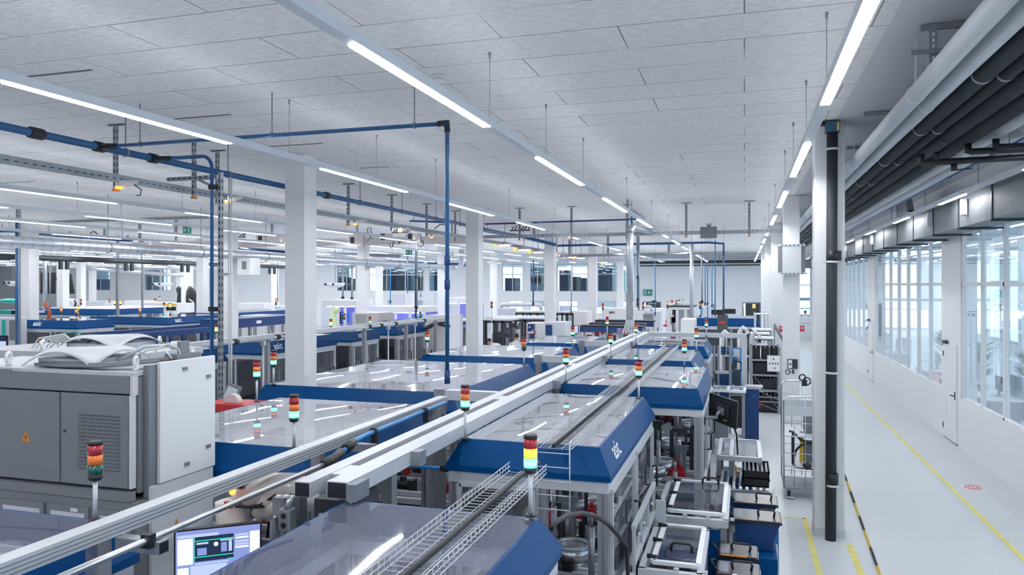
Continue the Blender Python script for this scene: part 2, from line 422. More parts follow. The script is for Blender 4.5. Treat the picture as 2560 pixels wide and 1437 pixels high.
for i, (p0, p1, mm) in enumerate(dkx):
    x0, x1 = xa(p0, YB+3), xa(p1, YB+3)
    tag(MB().box(x0, YB+2.4+.3*(i % 3), 2.45, x1, YB+4, 3.9+.3*((i*7) % 4)-.2*(i % 2)).build('tall_cabinet', mm, bevel=.03),
        'tall dark machine cabinet standing behind the far wall windows', 'cabinet', 'cabinets in the adjoining hall')
mx = thing('drum_machine', 'pale rounded machine with black band seen through the far window', 'machine', (xa(1343, YB+2), YB+2, 0))
cx = xa(1343, YB+2)
MB().ball((cx, YB+1.8, 3.25), .62, .5, .5, 14, 9).build('drum', 'white', mx); MB().box(cx-.5, YB+1.3, 3.55, cx+.5, YB+2.1, 3.95).build('band', 'black', mx); MB().box(cx-.45, YB+1.35, 3.95, cx+.45, YB+2.1, 4.5).build('housing', 'white', mx)
MB().box(cx-.35, YB+1.5, 2.45, cx+.35, YB+2.1, 2.8).build('stand', 'mid', mx)
# soffit and dark pipe run along the far wall top
x0, x1 = xa(1600), xa(1908)
struct(MB().box(x0, YB-.5, 5.18, 1., YB-.003, ZC).build('trim_soffit', 'concrete'))
tag(MB().tube([(x0, YB-1, 4.95), (xa(1905, YB-1), YB-1, 4.95)], .11, 8).tube([(x0, YB-.8, 4.72), (xa(1900, YB-.8), YB-.8, 4.72)], .05, 6).bar((x0+.5, YB-1, 4.95), (x0+.5, YB-1, ZC-.002), .03).bar((xa(1800), YB-1, 4.95), (xa(1800), YB-1, ZC-.002), .03).build('heating_pipe', 'dark'), 'dark horizontal pipe pair under the ceiling at the far wall', 'pipe')
for a, b, z in ((1602, 1642, 4.05), (1756, 1800, 4.05)):
    struct(MB().box(xa(a), YB-.04, z, xa(b), YB-.003, z+.06).build('trim_rail', 'white'))

struct(MB().box(XL-.25, YF, 0, XL, YB, ZC).build('wall_left', 'wall'))
struct(MB().box(XL, YF-.25, 0, 15, YF, ZC).build('wall_front', 'wall'))

# ------------------------------------------------------------------ columns
colspots = []
for xi, X in enumerate((1.1, -7.2, -15.3, -23.4, -31.5, -39.6, -47.7)):
    for yi in range(5):
        Y = 11.15+8.6*yi
        if xi in (0, 1): ok = True
        elif xi == 2: ok = yi >= 1
        elif xi == 3: ok = yi >= 1
        elif xi == 4: ok = yi >= 2
        else: ok = yi >= 3
        if ok: colspots.append((xi, yi, X, Y))
rown = ['aisle row', 'row beside the nearest machine line', 'third row', 'fourth row', 'fifth row', 'sixth row', 'seventh row']
ordn = ['first', 'second', 'third', 'fourth', 'fifth']
lab0 = {(0, 0): 'white square column carrying the black downpipe', (0, 1): 'white square column with the grey junction cabinet', (1, 0): 'wide white column rising behind the nearest blue hoods, in front of the spiral duct'}
c0 = None
for xi, yi, X, Y in colspots:
    lab = lab0.get((xi, yi), 'white square column, %s from the camera in the %s' % (ordn[yi], rown[xi]))
    r = thing('column', lab, 'column', (X, Y, 0), kind='structure')
    if c0 is None:
        q = MB().box(X-.19, Y-.19, 0, X+.19, Y+.19, ZC).build('shaft', 'white', r, bevel=.012)
        w = MB().box(X-.197, Y-.197, 0, X+.197, Y+.197, .1).build('plinth', 'concrete', r); c0 = (q, w)
    else:
        for q in c0: k = q.copy(); COL.objects.link(k); k.parent = r
    if (xi, yi) == (2, 1): MB().box(X-.197, Y-.197, 1.62, X+.197, Y+.197, 1.72).build('dark_band', 'dark', r)

# ------------------------------------------------------------------ glazed wall to the offices
wr = thing('wall_right', 'white panelled wall with floor to ceiling office glazing above', 'wall', (XR, 30, 0), kind='structure')
SILL = 1.03
piers = [(17.7, 19.3), (28.5, 30.1), (39.4, 41.0)]
MB().box(XR, YF, 0, XR+.12, 17.7, SILL).box(XR, 19.3, 0, XR+.12, 28.5, SILL).box(XR, 30.1, 0, XR+.12, 39.4, SILL).box(XR, 41, 0, XR+.12, YB, SILL).build('parapet', 'white', wr)
for a, b in piers: MB().box(XR, a, 0, XR+.3, b, ZC).build('pier', 'white', wr)
MB().box(XR-.02, YF, 5.1, XR+.3, YB, ZC).build('header', 'wall', wr)
bays = [(YF, 17.7), (19.3, 28.5), (30.1, 39.4), (41, YB)]
nw = 20
for bi, (a, b) in enumerate(bays):
    n = max(1, round((b-a)/1.35)); step = (b-a)/n
    for zi, (z0, z1) in enumerate(((SILL, 3.4), (3.4, 5.1))):
        w = thing('window_%d' % nw, '%s office glazing, %s bay of the right wall' % (('lower', 'upper')[zi], ('nearest', 'second', 'third', 'farthest')[bi]), 'window', (XR, (a+b)/2, z0), kind='structure'); nw += 1
        f = MB()
        f.box(XR+.02, a, z0, XR+.1, b, z0+.04).box(XR+.02, a, z1-.03, XR+.1, b, z1+.0)
        for k in range(n+1):
            ym = a+step*k; wd = .03 if k % 2 else .07
            f.box(XR+.02, max(a, ym-wd/2), z0, XR+.11, min(b, ym+wd/2), z1)
        f.build('window_frame', 'white', w)
        MB().box(XR+.055, a, z0+.04, XR+.065, b, z1-.03).build('window_pane', 'glass', w)
for i, (a, b) in enumerate(piers):
    d = thing('door_%d' % (i+3), ['white flush office door with black lever in the nearest pier', 'white flush office door in the second pier', 'white office door in the third pier'][i], 'door', (XR, a, 0), kind='structure')
    y0, y1 = a+.25, b-.3
    MB().box(XR-.025, y0, .02, XR-.002, y1, 2.1).build('door_leaf', 'white', d)
    MB().box(XR-.012, y0-.03, 0, XR-.001, y1+.03, .02).build('door_gap_shade', 'ink', d)  # dark strip stands for the shaded gap under the leaf
    MB().box(XR-.03, y1-.2, .35, XR-.022, y1-.14, 1.95).build('edge_strip', 'rail', d)
    hd = MB().cyl((XR-.08, y0+.12, 1.03), (XR-.08, y0+.27, 1.03), .011).build('lever', 'black', d)
    MB().box(XR-.035, y0+.07, .95, XR-.024, y0+.12, 1.12).build('lever_plate', 'black', hd); MB().cyl((XR-.08, y0+.12, 1.03), (XR-.03, y0+.12, 1.03), .01).build('lever_stem', 'black', hd)
    MB().box(XR-.08, y1-.35, 2.1, XR-.02, y1-.08, 2.16).build('closer_box', 'dark', d); MB().bar((XR-.06, y1-.3, 2.13), (XR-.2, y0+.4, 2.1), .02, .015).build('closer_arm', 'dark', d)
    for z in (.2, 1.8): MB().cyl((XR-.03, y1+.01, z), (XR-.03, y1+.01, z+.12), .012).build('hinge', 'dark', d)
# small notice on the glass
for px, py in ((2342, 945), (2163, 852)):
    p = at(px, py, x=XR-.003)
    tag(MB().box(XR-.004, p.y-.25, p.z-.1, XR-.001, p.y+.25, p.z+.1).build('notice_sticker', mat('pale_red_print', (.80, .62, .68), .6)), 'pale red printed notice at the foot of the glass, %s' % ('left of the nearest office door' if px > 2300 else 'by the second office door'), 'sign')
# ------------------------------------------------------------------ offices behind the glass
OX = 13.
struct(wall_grid('wall_office', 'white', 'x', OX, .25, YF, YB, 0, ZC, [(y, y+2.5, .5, 3.3) for y in range(-5, 52, 3)]+[(y, y+2.5, 3.6, 5.2) for y in range(-5, 52, 3)]))
og_ = MB().add([(OX-.01, YF, .4), (OX-.01, YB, .4), (OX-.01, YB, 5.3), (OX-.01, YF, 5.3)], [(0, 1, 2, 3)]).build('window_office', 'dimglass'); struct(og_)
for i, Y in enumerate((8, 15.5, 23, 31, 40)):
    struct(MB().box(9.4, Y-.2, 0, 9.8, Y+.2, ZC).build('column_office', 'white'))
dkn = ['nearest the right frame edge', 'behind the first glass bay', 'behind the middle of the second bay', 'behind the far end of the second bay', 'behind the third bay', 'near the far end of the offices']
for i, Y in enumerate((16.4, 20.5, 23.8, 26.5, 33, 37)):
    d = thing('office_desk', 'white office desk and back panel, %s' % dkn[i], 'desk', (5.9, Y, 0), 'office desks behind the glazing')
    MB().box(5.3, Y-.8, .72, 6.1, Y+.8, .75).build('desktop', 'white', d); MB().box(6.1, Y-.8, .3, 6.14, Y+.8, 1.25).build('privacy_panel', 'cabl', d)
    for sy in (-.75, .75): MB().box(5.4, Y+sy-.03, 0, 6., Y+sy+.03, .72).build('leg', 'mid', d)
    m_ = thing('office_monitor', 'dark office monitor on the desk %s' % dkn[i], 'monitor', (5.8, Y, .75), 'office monitors behind the glazing')
    MB().box(5.78, Y-.28, .88, 5.81, Y+.28, 1.22).build('display', 'dark', m_); MB().box(5.76, Y-.03, .766, 5.8, Y+.03, .95).build('stand', 'mid', m_); MB().box(5.7, Y-.12, .752, 5.88, Y+.12, .765).build('foot', 'mid', m_)
    ch = thing('office_chair', 'grey swivel chair in front of the desk %s' % dkn[i], 'chair', (4.95, Y+.1, 0), 'office chairs behind the glazing')
    MB().box(4.72, Y-.12, .45, 5.18, Y+.32, .53).build('seat', 'mid', ch, bevel=.02); MB().box(4.70, Y-.1, .6, 4.75, Y+.3, 1.05).build('backrest', 'mid', ch, bevel=.02); MB().cyl((4.95, Y+.1, .08), (4.95, Y+.1, .45), .03).build('pedestal', 'dark', ch)
    st = MB()
    for k in range(5): a_ = k*1.2566; st.bar((4.95, Y+.1, .07), (4.95+.28*math.cos(a_), Y+.1+.28*math.sin(a_), .04), .04, .03)
    st.build('star_base', 'dark', ch)
for i, (X, Y, hh) in enumerate(((6.7, 17.6, 1.9), (7.0, 15.6, 2.0), (6.8, 21.6, 1.8), (7.1, 19.9, 1.9), (6.6, 25.1, 1.8), (6.7, 30, 1.8))):
    p = thing('potted_plant', ['leafy green plant behind the glass right of the nearest pier', 'bushy plant at the right frame edge behind the glass', 'green plant behind the second bay, near its first desk', 'green plant just left of the nearest pier behind the glass', 'plant deep behind the second glass bay', 'plant behind the third glass bay'][i], 'plant', (X, Y, 0), 'office plants')
    MB().cyl((X, Y, 0), (X, Y, .55), .2, .26, 12).build('pot', 'white', p)
    rnd = random.Random(i); lf = MB()
    for k in range(70):
        a_ = rnd.random()*6.28; t = rnd.random(); b_ = V((X, Y, .5+t*(hh-.8))); e_ = b_+V((math.cos(a_)*.42, math.sin(a_)*.42, .35-.15*rnd.random()))
        s_ = (e_-b_).cross(V((0, 0, 1))).normalized()*.05; mdl = b_.lerp(e_, .55)+V((0, 0, .06))
        lf.add([b_, mdl+s_, e_, mdl-s_, mdl+V((0, 0, -.01))], [(0, 1, 4), (1, 2, 4), (2, 3, 4), (3, 0, 4)])
    lf.build('foliage', 'leaf', p)
for i, X in enumerate((6.2, 8.4, 10.8)):
    t_ = thing('light_strip', 'office ceiling light line, %s behind the glazing' % ('first', 'second', 'third')[i], 'lamp', (X, 20, 4.8), 'office light lines')
    MB().box(X-.04, -3, 4.82, X+.04, YB-1, 4.9).build('housing', 'rail', t_)
    for k in range(13): MB().box(X-.03, -2+4.3*k, 4.80, X+.03, .5+4.3*k, 4.82).build('diffuser', 'strip', t_)
    for k in range(6): MB().cyl((X, 2+9*k, 4.9), (X, 2+9*k, ZC), .004, n=5).build('wire', 'galv', t_)

# ------------------------------------------------------------------ floor markings
def line(pts, w, name='floor_marking'):
    b = MB()
    for p, q in zip(pts, pts[1:]): b.bar((p[0], p[1], .002), (q[0], q[1], .002), w, .002)
    return b.build(name, 'floorline')
struct(line([(3.3, -2), (3.3, 45)], .07), 'long yellow line along the middle of the right aisle floor', 'floor marking')
struct(line([(.84, 2), (.84, 11.73)], .07), 'yellow floor line left of the black downpipe column', 'floor marking')
struct(line([(.84, 11.7), (.2, 11.7)], .05), 'short yellow cross line on the floor beside the blue bins', 'floor marking')
struct(line([(1.31, 2), (1.31, 10.7)], .08), 'yellow floor line running from the column base toward the camera', 'floor marking')
st = thing('floor_sticker', 'round red and white pictogram on the right aisle floor', 'sign', (at(2433, 1219, z=0)))
c_ = at(2433, 1219, z=0)
MB().cyl(c_+V((0, 0, .001)), c_+V((0, 0, .003)), .19, n=24).build('disc', mat('floor_sticker_white', (.74, .73, .76), .5), st)
b = MB().torus(c_+V((0, 0, .003)), (0, 0, 1), .125, .012, 24, 4); b.bar(c_+V((-.06, -.07, .004)), c_+V((-.06, .07, .004)), .035, .002); b.bar(c_+V((.0, -.07, .004)), c_+V((.0, .07, .004)), .035, .002); b.bar(c_+V((.06, -.07, .004)), c_+V((.06, .07, .004)), .035, .002)
b.build('symbol', mat('pale_red', (.66, .22, .25), .5), st)
# chain on the floor
chn = thing('barrier_chain', 'black and yellow plastic chain hanging low beside the column', 'chain', (1.65, 11, 0))
p0, p1 = at(2109, 1180, z=.03), at(2205, 1450, z=.03)
Lc = (p1-p0).length; dirc = (p1-p0).normalized(); nl = int(Lc/.036); seg = None; cur = None
for i in range(nl):
    col = 'black' if (i//19) % 2 == 0 else 'yellow'
    if col != cur:
        if seg: seg.build('%s_links' % cur, cur, chn)
        seg = MB(); cur = col
    c = p0+dirc*(i*.036); ax = V((0, 0, 1)) if i % 2 else dirc.cross(V((0, 0, 1)))
    seg.torus(c, ax, .0165, .005, 10, 5)
seg.build('%s_links' % cur, cur, chn)
# ================================================================== LIGHT LINES
ZR = ZC; ZC = ZC-.002
ZS = 4.87
def light_line(X, label, lit, y0=-4., y1=51., wires=None, z=ZS, w=.085):
    t = thing('light_strip', label, 'lamp', (X, 10, z), 'suspended light lines')
    MB().box(X-w/2, y0, z, X+w/2, y1, z+.075).build('housing', 'rail', t)
    MB().add([(X-w/2+.01, y0, z+.0755), (X+w/2-.01, y0, z+.0755), (X+w/2-.01, y1, z+.0755), (X-w/2+.01, y1, z+.0755)], [(0, 1, 2, 3)]).build('added_uplight', 'added_uplight', t)
    for a, b in lit: MB().box(X-w/2+.006, a, z-.009, X+w/2-.006, b, z-.0005).build('diffuser', 'strip', t)
    for y in (wires if wires is not None else [3.2+2.15*k*2 for k in range(11)]):
        wm = MB().cyl((X, y, z+.07), (X, y, ZC), .0035, n=5); wm.cyl((X, y, ZC-.05), (X, y, ZC), .012, n=6).box(X-.03, y-.05, z+.07, X+.03, y+.05, z+.085)
        wm.build('hanging_wire', 'galv', t)
    return t
SEG = lambda k0, k1, off=4.13: [(off+4.3*k, off+4.3*k+2.48) for k in range(k0, k1)]
light_line(.63, 'bright ceiling light line running down to the columns at right, above the walkway edge', SEG(-2, 11), wires=[2.2, 6.5, 8.6, 10.8, 13, 17.2, 21.5, 26, 30])
light_line(-2.29, 'bright ceiling light line through the middle of the picture, above the aluminium beams', SEG(-2, 11), wires=[2.4, 6.7, 8.8, 11, 15.3, 19.6, 24, 28.2])
light_line(-5.13, 'light line passing in front of the nearest white column, above the left hood row', SEG(-2, 11), wires=[3.4, 7.7, 9.9, 12.1, 16.4, 20.7, 25, 29.3])
light_line(-10.9, 'light line just left of the nearest column, behind the blue air pipe', SEG(-1, 11), wires=[6, 8.3, 12.6, 15, 19.2, 23.5, 28])
light_line(-13.5, 'light line second left of the nearest column', SEG(0, 11), wires=[10, 12.5, 16.8, 21, 25.4])
light_line(-16.2, 'light line above the spiral duct', SEG(0, 11), wires=[12, 16.4, 20.6, 25])
light_line(-19.3, 'light line just beyond the spiral duct at left', SEG(1, 11), wires=[15, 19.4, 23.6])
light_line(-22.2, 'far light line in front of the fourth column row', SEG(2, 11), wires=[18, 26])
light_line(-25.2, 'far light line behind the fourth column row', SEG(3, 11), wires=[22, 30])
light_line(-30, 'far light line by the fifth column row', SEG(4, 11), wires=[28, 36])
light_line(-35, 'far light line deep at the left, before the sixth row', SEG(5, 11), wires=[30])
light_line(-42, 'light line deep at the left before the seventh column row', SEG(5, 11), wires=[34])
light_line(-49, 'light line second deepest at the left', SEG(5, 11), wires=[36])
light_line(-57, 'light line deepest at the left', SEG(6, 11), wires=[40])
for X_, lab_ in ((-28, 'far light line between the fourth and fifth column rows'), (-32.6, 'far light line just beyond the fifth column row'), (-38, 'far light line before the sixth column row, left half'), (-45.3, 'far light line between the sixth and seventh rows'), (-53, 'very far light line beyond the seventh column row')): light_line(X_, lab_, SEG(5, 11), wires=[30, 42])
light_line(3.36, 'light line mounted beside the rectangular duct above the right aisle', [(5+4.3*k, 5+4.3*k+1.6) for k in range(-1, 10)], wires=[3+4*k for k in range(10)], z=4.84, w=.07)

# ================================================================== RIGHT CEILING PIPES
def run(name, label, X, Z, r, m, y0=-3., y1=50., cat='pipe', group=None, clamps=(), cl='galv', n=16):
    t = thing(name, label, cat, (X, 10, Z), group)
    MB().tube([(X, y0, Z), (X, y1, Z)], r, n).build('pipe', m, t)
    for y in clamps:
        c = MB().tube([(X, y-.018, Z), (X, y+.018, Z)], r+.005, n); c.bar((X, y, Z+r), (X, y, ZC), .012)
        c.build('pipe_clamp', cl, t)
    return t
PZ = 5.1
run('white_pipe', 'thick white ceiling pipe nearest the light line at right', 1.466, PZ, .078, 'pipewhite', clamps=[3.5+4*k for k in range(8)], cl='white')
run('white_pipe', 'white ceiling pipe between the thick white pipe and the dark insulated pipes', 1.66, PZ, .066, 'pipewhite', clamps=[4+4*k for k in range(8)], cl='white')
CLY = [4.7+2.2*k for k in range(18)]
run('insulated_pipe', 'dark insulated pipe next to the white pipes with bright clamps', 1.835, PZ, .082, 'rubber', clamps=CLY)
run('insulated_pipe', 'slim dark insulated pipe with bright clamps, second of the dark pipes', 2.00, PZ-.01, .066, 'rubber', clamps=CLY)
run('insulated_pipe', 'thick dark insulated pipe, third of the dark pipes', 2.20, PZ, .098, 'rubber', clamps=[7+2.6*k for k in range(14)], cl='rubber')
run('insulated_pipe', 'thickest dark insulated pipe, last before the white pair', 2.43, PZ, .112, 'rubber', clamps=[8+2.6*k for k in range(14)], cl='rubber')
run('white_pipe', 'white ceiling pipe right of the dark pipes', 2.67, PZ, .088, 'pipewhite', clamps=[6+5*k for k in range(8)], cl='white')
run('white_pipe', 'white ceiling pipe closest to the blue air line', 2.89, PZ, .088, 'pipewhite', clamps=[6.4+5*k for k in range(8)], cl='white')
run('air_pipe', 'thin blue air line along the right ceiling pipes', 3.05, PZ-.02, .024, 'pipeblue', clamps=[6+1.2*k for k in range(30)], cl='navy', n=8)
for i, (px, py) in enumerate(((2300, 70), (2160, 285), (2117, 370))):
    a = at(px, py, z=ZC-.02)
    t = thing('channel_bracket', ['steel channel rail on the ceiling carrying the smoke detector bracket', 'short steel channel on the ceiling just right of the downpipe column', 'steel channel beside the top of the downpipe column'][i], 'bracket', a)
    MB().box(a.x, a.y-.02, ZC-.045, 3.2, a.y+.02, ZC-.001).build('channel', 'galv', t)
    if i == 0:
        bx, by = a.x+.09, a.y-.03
        s = MB().box(bx-.03, by-.02, ZC-.38, bx+.03, by+.0, ZC-.045); s.build('perforated_strut', 'galv', t)
        sl = MB()
        for k in range(6): sl.box(bx-.008, by-.0215, ZC-.36+.05*k, bx+.008, by-.0205, ZC-.33+.05*k)
        sl.build('strut_slots', 'letter', t)
        MB().box(bx-.17, by-.05, ZC-.26, bx+.14, by-.022, ZC-.225).build('cross_channel', 'galv', t)
        MB().box(bx-.09, by-.06, ZC-.40, bx+.09, by+.04, ZC-.385).build('mounting_plate', 'galv', t)
        sd = thing('smoke_detector', 'white round smoke detector on the hanging strut by the white ceiling pipes', 'smoke detector', (bx, by, ZC-.40))
        c0_ = V((bx+.01, by, 0))
        MB().tube([c0_+V((0, 0, ZC-.402)), c0_+V((0, 0, ZC-.43)), c0_+V((0, 0, ZC-.44))], [.09, .09, .07], 18).build('base', 'white', sd)
        MB().tube([c0_+V((0, 0, ZC-.442)), c0_+V((0, 0, ZC-.47)), c0_+V((0, 0, ZC-.485))], [.06, .055, .04], 18).build('sensor_head', 'white', sd)
for i, (px, py) in enumerate(((1097, 190), (1484, 463), (305, 262))):
    a = at(px, py, z=ZC)
    sd = thing('smoke_detector', ['white smoke detector on the ceiling right of the middle light line', 'small smoke detector on the ceiling near the steel riser', 'flat smoke detector on the ceiling above the left light line'][i], 'smoke detector', a)
    MB().tube([a, a-V((0, 0, .03))], .075, 16).build('base', 'white', sd)
    MB().tube([a-V((0, 0, .031)), a-V((0, 0, .06)), a-V((0, 0, .075))], [.055, .05, .03], 16).build('sensor_head', 'white', sd)

# rectangular duct with brackets
dt = thing('rectangular_duct', 'long rectangular zinc air duct above the glazed wall', 'duct', (3.85, 10, 4.4))
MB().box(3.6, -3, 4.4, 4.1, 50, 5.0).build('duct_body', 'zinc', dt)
for k in range(22):
    y = 7.5+1.86*k
    MB().box(3.585, y-.03, 4.36, 3.6, y+.03, 5.04).box(3.585, y-.02, 4.36, 4.28, y+.02, 4.398).build('support_bracket', 'dark', dt)
    if k % 2: MB().cyl((3.57, y+.6, 5.0), (3.57, y+.6, ZC), .008, n=6).build('hanger_rod', 'mid', dt)
el = thing('duct_elbow', 'dark curved duct elbow standing on the zinc duct', 'duct', (3.5, 18.5, 5.0))
pr = [V((3.42, 18.0, 5.0))]+arc((3.42, 19.4, 5.0), math.pi, math.pi/2, 1.0, V((0, 1, 0)), V((0, 0, .48)))+[V((3.42, 19.4, 5.0))]
MB().prism(pr, (.14, 0, 0)).build('elbow_shell', 'mid', el); MB().box(3.40, 19.4, 4.95, 3.58, 19.5, 5.5).build('flange', 'mid', el)
for i, y in enumerate((14.4, 16.9, 24)):
    p_ = thing('duct_sensor', 'small white housing fixed on the zinc duct side, %s of three' % ('nearest', 'middle', 'farthest')[i], 'sensor', (3.5, y, 4.6))
    MB().box(3.5, y-.06, 4.58, 3.58, y+.06, 4.84).build('housing', 'rail', p_); MB().cyl((3.54, y, 4.55), (3.54, y, 4.58), .03).build('probe', 'rail', p_)

# black drain pipe crossing under the ceiling pipes
dp = thing('drain_pipe', 'black branched drain pipe crossing under the ceiling pipes at right', 'pipe', (2.3, 11.7, 4.9))
Yd = 9.5
ax0 = at(2303, 408, y=Yd); ax1 = at(2600, 395, y=Yd); zz = ax0.z
MB().tube([(ax0.x, Yd, zz+.1), (ax0.x, Yd, zz), (ax0.x+.02, Yd, zz), (ax1.x, Yd, zz+.02)], .037, 10).build('main_run', 'black', dp)
for px, zt in ((2343, .12), ):
    x = at(px, 400, y=Yd).x; MB().tube([(x, Yd, zz+.02), (x, Yd, zz+zt)], .035, 10).build('stub', 'black', dp)
for px, yy, dz in ((2420, Yd-.1, .09), (2490, Yd-.2, .11)):
    x = at(px, 390, y=yy).x
    MB().tube([(x, yy, zz+dz+.09), (x, yy, zz+dz), (x+.03, yy, zz+dz), (ax1.x, yy, zz+dz)], .036, 10).build('branch_run', 'black', dp)
x = at(2385, 420, y=Yd).x
MB().cyl((2.78, Yd, zz), (2.78, Yd, ZC), .006, n=6).build('hanger_rod', 'mid', dp)
v = MB().tube([(x, Yd, zz-.03), (x, Yd, zz-.1)], .034, 10).build('valve', 'black', dp)
MB().bar((x, Yd-.05, zz-.1), (x+.16, Yd-.08, zz-.09), .015).build('valve_lever', 'black', v)

# downpipe on the near column
pX, pY = 1.117, 10.82
dn = thing('downpipe', 'thick black downpipe standing in front of the near right column', 'pipe', (pX, pY, 0))
MB().tube([(pX-.02, pY, 0.0), (pX, pY, 5.44)], .069, 20).build('pipe', 'rubber', dn)
for py in (373, 655, 932, 1213):
    z = at(2080, py, y=pY).z; MB().tube([(pX, pY, z-.014), (pX, pY, z+.014)], .084, 20).bar((pX-.13, pY, z), (pX+.13, pY, z), .02, .018).build('pipe_clamp', 'alu2', dn)
for py in (640, 1196):
    z = at(2080, py, y=pY).z; MB().tube([(pX, pY, z-.07), (pX, pY, z+.07)], .077, 20).build('coupling', 'black', dn)
z = at(2080, 640, y=pY).z; MB().box(pX+.07, pY-.03, z-.06, pX+.11, pY+.02, z+.07).build('coupling_bolts', 'black', dn)
MB().box(pX-.085, pY-.09, 5.42, pX+.085, pY+.09, 5.555).build('blue_collar', mat('collar_blue', (.03, .11, .19), .5), dn)['label'] = 'dark blue collar under the ceiling'
MB().box(pX+.05, pY-.0905, 5.43, pX+.075, pY-.09, 5.54).build('yellow_label', 'yellow', dn)
MB().box(pX-.14, pY-.06, 5.52, pX-.05, pY+.06, 5.56).build('flange', 'black', dn)

# ================================================================== LEFT SIDE: AIR PIPES AND CABLE TRAYS
BX, BZ = -7.62, 5.1
bp = thing('air_pipe', 'thick blue compressed air main along the ceiling left of the nearest column', 'pipe', (BX, 10, BZ))
MB().tube([(BX, 2, BZ), (BX, 31, BZ)], .046, 12).build('main_pipe', 'pipeblue', bp)
def yat(px, X): return at(px, 500, x=X).y
for px0, px1 in ((72, 108), ):
    MB().tube([(BX, yat(px0, BX), BZ), (BX, yat(px0+6, BX), BZ), (BX, yat(px1-6, BX), BZ), (BX, yat(px1, BX), BZ)], [.06, .068, .068, .06], 12).build('coupling', 'black', bp)
for px in (245, 380, 815, 1170):
    y = yat(px, BX); MB().tube([(BX, y-.05, BZ), (BX, y+.08, BZ)], .066, 12).build('tee_fitting', 'black', bp)
for px in (314, 570, 900, 1005, 1090, 1150, 1210):
    y = yat(px, BX); MB().tube([(BX, y-.015, BZ), (BX, y+.015, BZ)], .058, 12).bar((BX, y, BZ), (BX, y, ZC), .012).build('pipe_clip', 'mid', bp)
# branch to the middle drop
by = 7.34
b1 = thing('air_pipe', 'slim blue branch pipe crossing left to right and dropping to the machines in the middle', 'pipe', (-3, by, 5.09))
MB().tube([(BX+.08, by, 5.09), (-3.06, by, 5.09)]+arc((-3.06, by, 5.01), math.pi/2, 0, .08, (1, 0, 0), (0, 0, 1), 5)+[(-2.98, by, 5.0), (-2.98, by, 2.36)], .022, 10).build('pipe', 'pipeblue', b1)
MB().tube([(BX+.1, by, 5.09), (BX+.3, by, 5.09)], [.045, .03], 10).build('reducer', 'black', b1)
MB().tube([(-3.08, by, 5.09), (-2.98, by, 5.10), (-2.98, by, 5.0)], .034, 10).build('corner_fitting', 'black', b1)
for px in (350, 680, 1036): 
    x = at(px, 330, y=by).x; MB().box(x-.012, by-.02, 5.06, x+.012, by+.02, 5.12).cyl((x, by, 5.1), (x, by, ZC), .007, n=6).build('hanger_rod', 'mid', b1)
for z in (3.35, 3.6): MB().tube([(-2.98, by, z), (-2.98, by, z+.1)], .032, 8).build('coupling', 'navy', b1)
MB().tube([(-2.98, by, 2.36), (-2.98, by, 2.5)], .032, 8).build('end_fitting', 'navy', b1)
# second drop
by = 8.22; sx = -6.64
b2 = thing('air_pipe', 'blue branch pipe bending down beside the tall perforated strut at left', 'pipe', (sx, by, 5.07))
MB().tube([(BX+.07, by, 5.08), (sx-.16, by, 5.08)]+arc((sx-.16, by, 4.92), math.pi/2, 0, .16, (1, 0, 0), (0, 0, 1), 6)+[(sx, by, 4.8), (sx, by, .02)], .024, 10).build('pipe', 'pipeblue', b2)
MB().tube([(BX+.1, by, 5.08), (BX+.34, by, 5.08)], [.042, .03], 10).build('reducer', 'black', b2)
for z in (4.64, 3.05): MB().box(sx-.03, by-.035, z, sx+.09, by+.035, z+.06).build('pipe_clip', 'black', b2)

def strut(b, p, q, w=.042, up=(0, 1, 0)): b.bar(p, q, w, w, up)
sl_m = 'ink'
def perforated(name, label, x, y, z0, z1, parent=None, group=None, cat='strut', w=.05, plate=True, led=False):
    t = parent or thing(name, label, cat, (x, y, z0), group)
    MB().box(x-w/2, y-w/2, z0, x+w/2, y+w/2, z1).build('strut_profile', 'galv', t)
    sl = MB(); k = z0+.04
    while k < z1-.05:
        sl.box(x-.009, y-w/2-.002, k, x+.009, y-w/2-.0005, k+.045); sl.box(x+w/2+.0005, y-.009, k, x+w/2+.002, y+.009, k+.045); k += .09
    sl.build('strut_slots', sl_m, t)
    if plate: MB().box(x-.12, y-.025, z1-.012, x+.14, y+.025, z1-.001).build('ceiling_plate', 'dark', t)
    if led: MB().box(x-.035, y-.035, z0-.03, x+.035, y+.035, z0-.0005).build('end_cap', 'orange', t)
    return t
ss = thing('tall_strut', 'tall perforated steel strut with an arm at its top beside the blue drop pipe', 'strut', (sx+.12, by+.02, 2.2))
perforated('', '', sx+.12, by+.02, .005, 4.86, parent=ss, plate=False)
a0 = at(420, 449, y=by+.085); a1 = at(545, 442, y=by+.085)
MB().bar(a0, a1, .05, .05, (0, 0, 1)).build('top_arm', 'galv', ss)
asl = MB()
for k in range(9): q = a0.lerp(a1, (k+.4)/9.4); asl.box(q.x-.02, q.y-.029, q.z-.009, q.x+.02, q.y-.0255, q.z+.009)
asl.build('arm_slots', sl_m, ss)
MB().bar((sx+.12, by+.06, 4.62), a0.lerp(a1, .55), .03).build('arm_brace', 'galv', ss)
tp = thing('conduit', 'thin grey conduit pair standing right of the tall perforated strut', 'conduit', (sx+.2, by+.1, 2.2))
for dx in (.19, .225): MB().cyl((sx+dx, by+.1, .005), (sx+dx, by+.1, 4.8), .011, n=8).build('conduit_tube', 'alu2', tp)

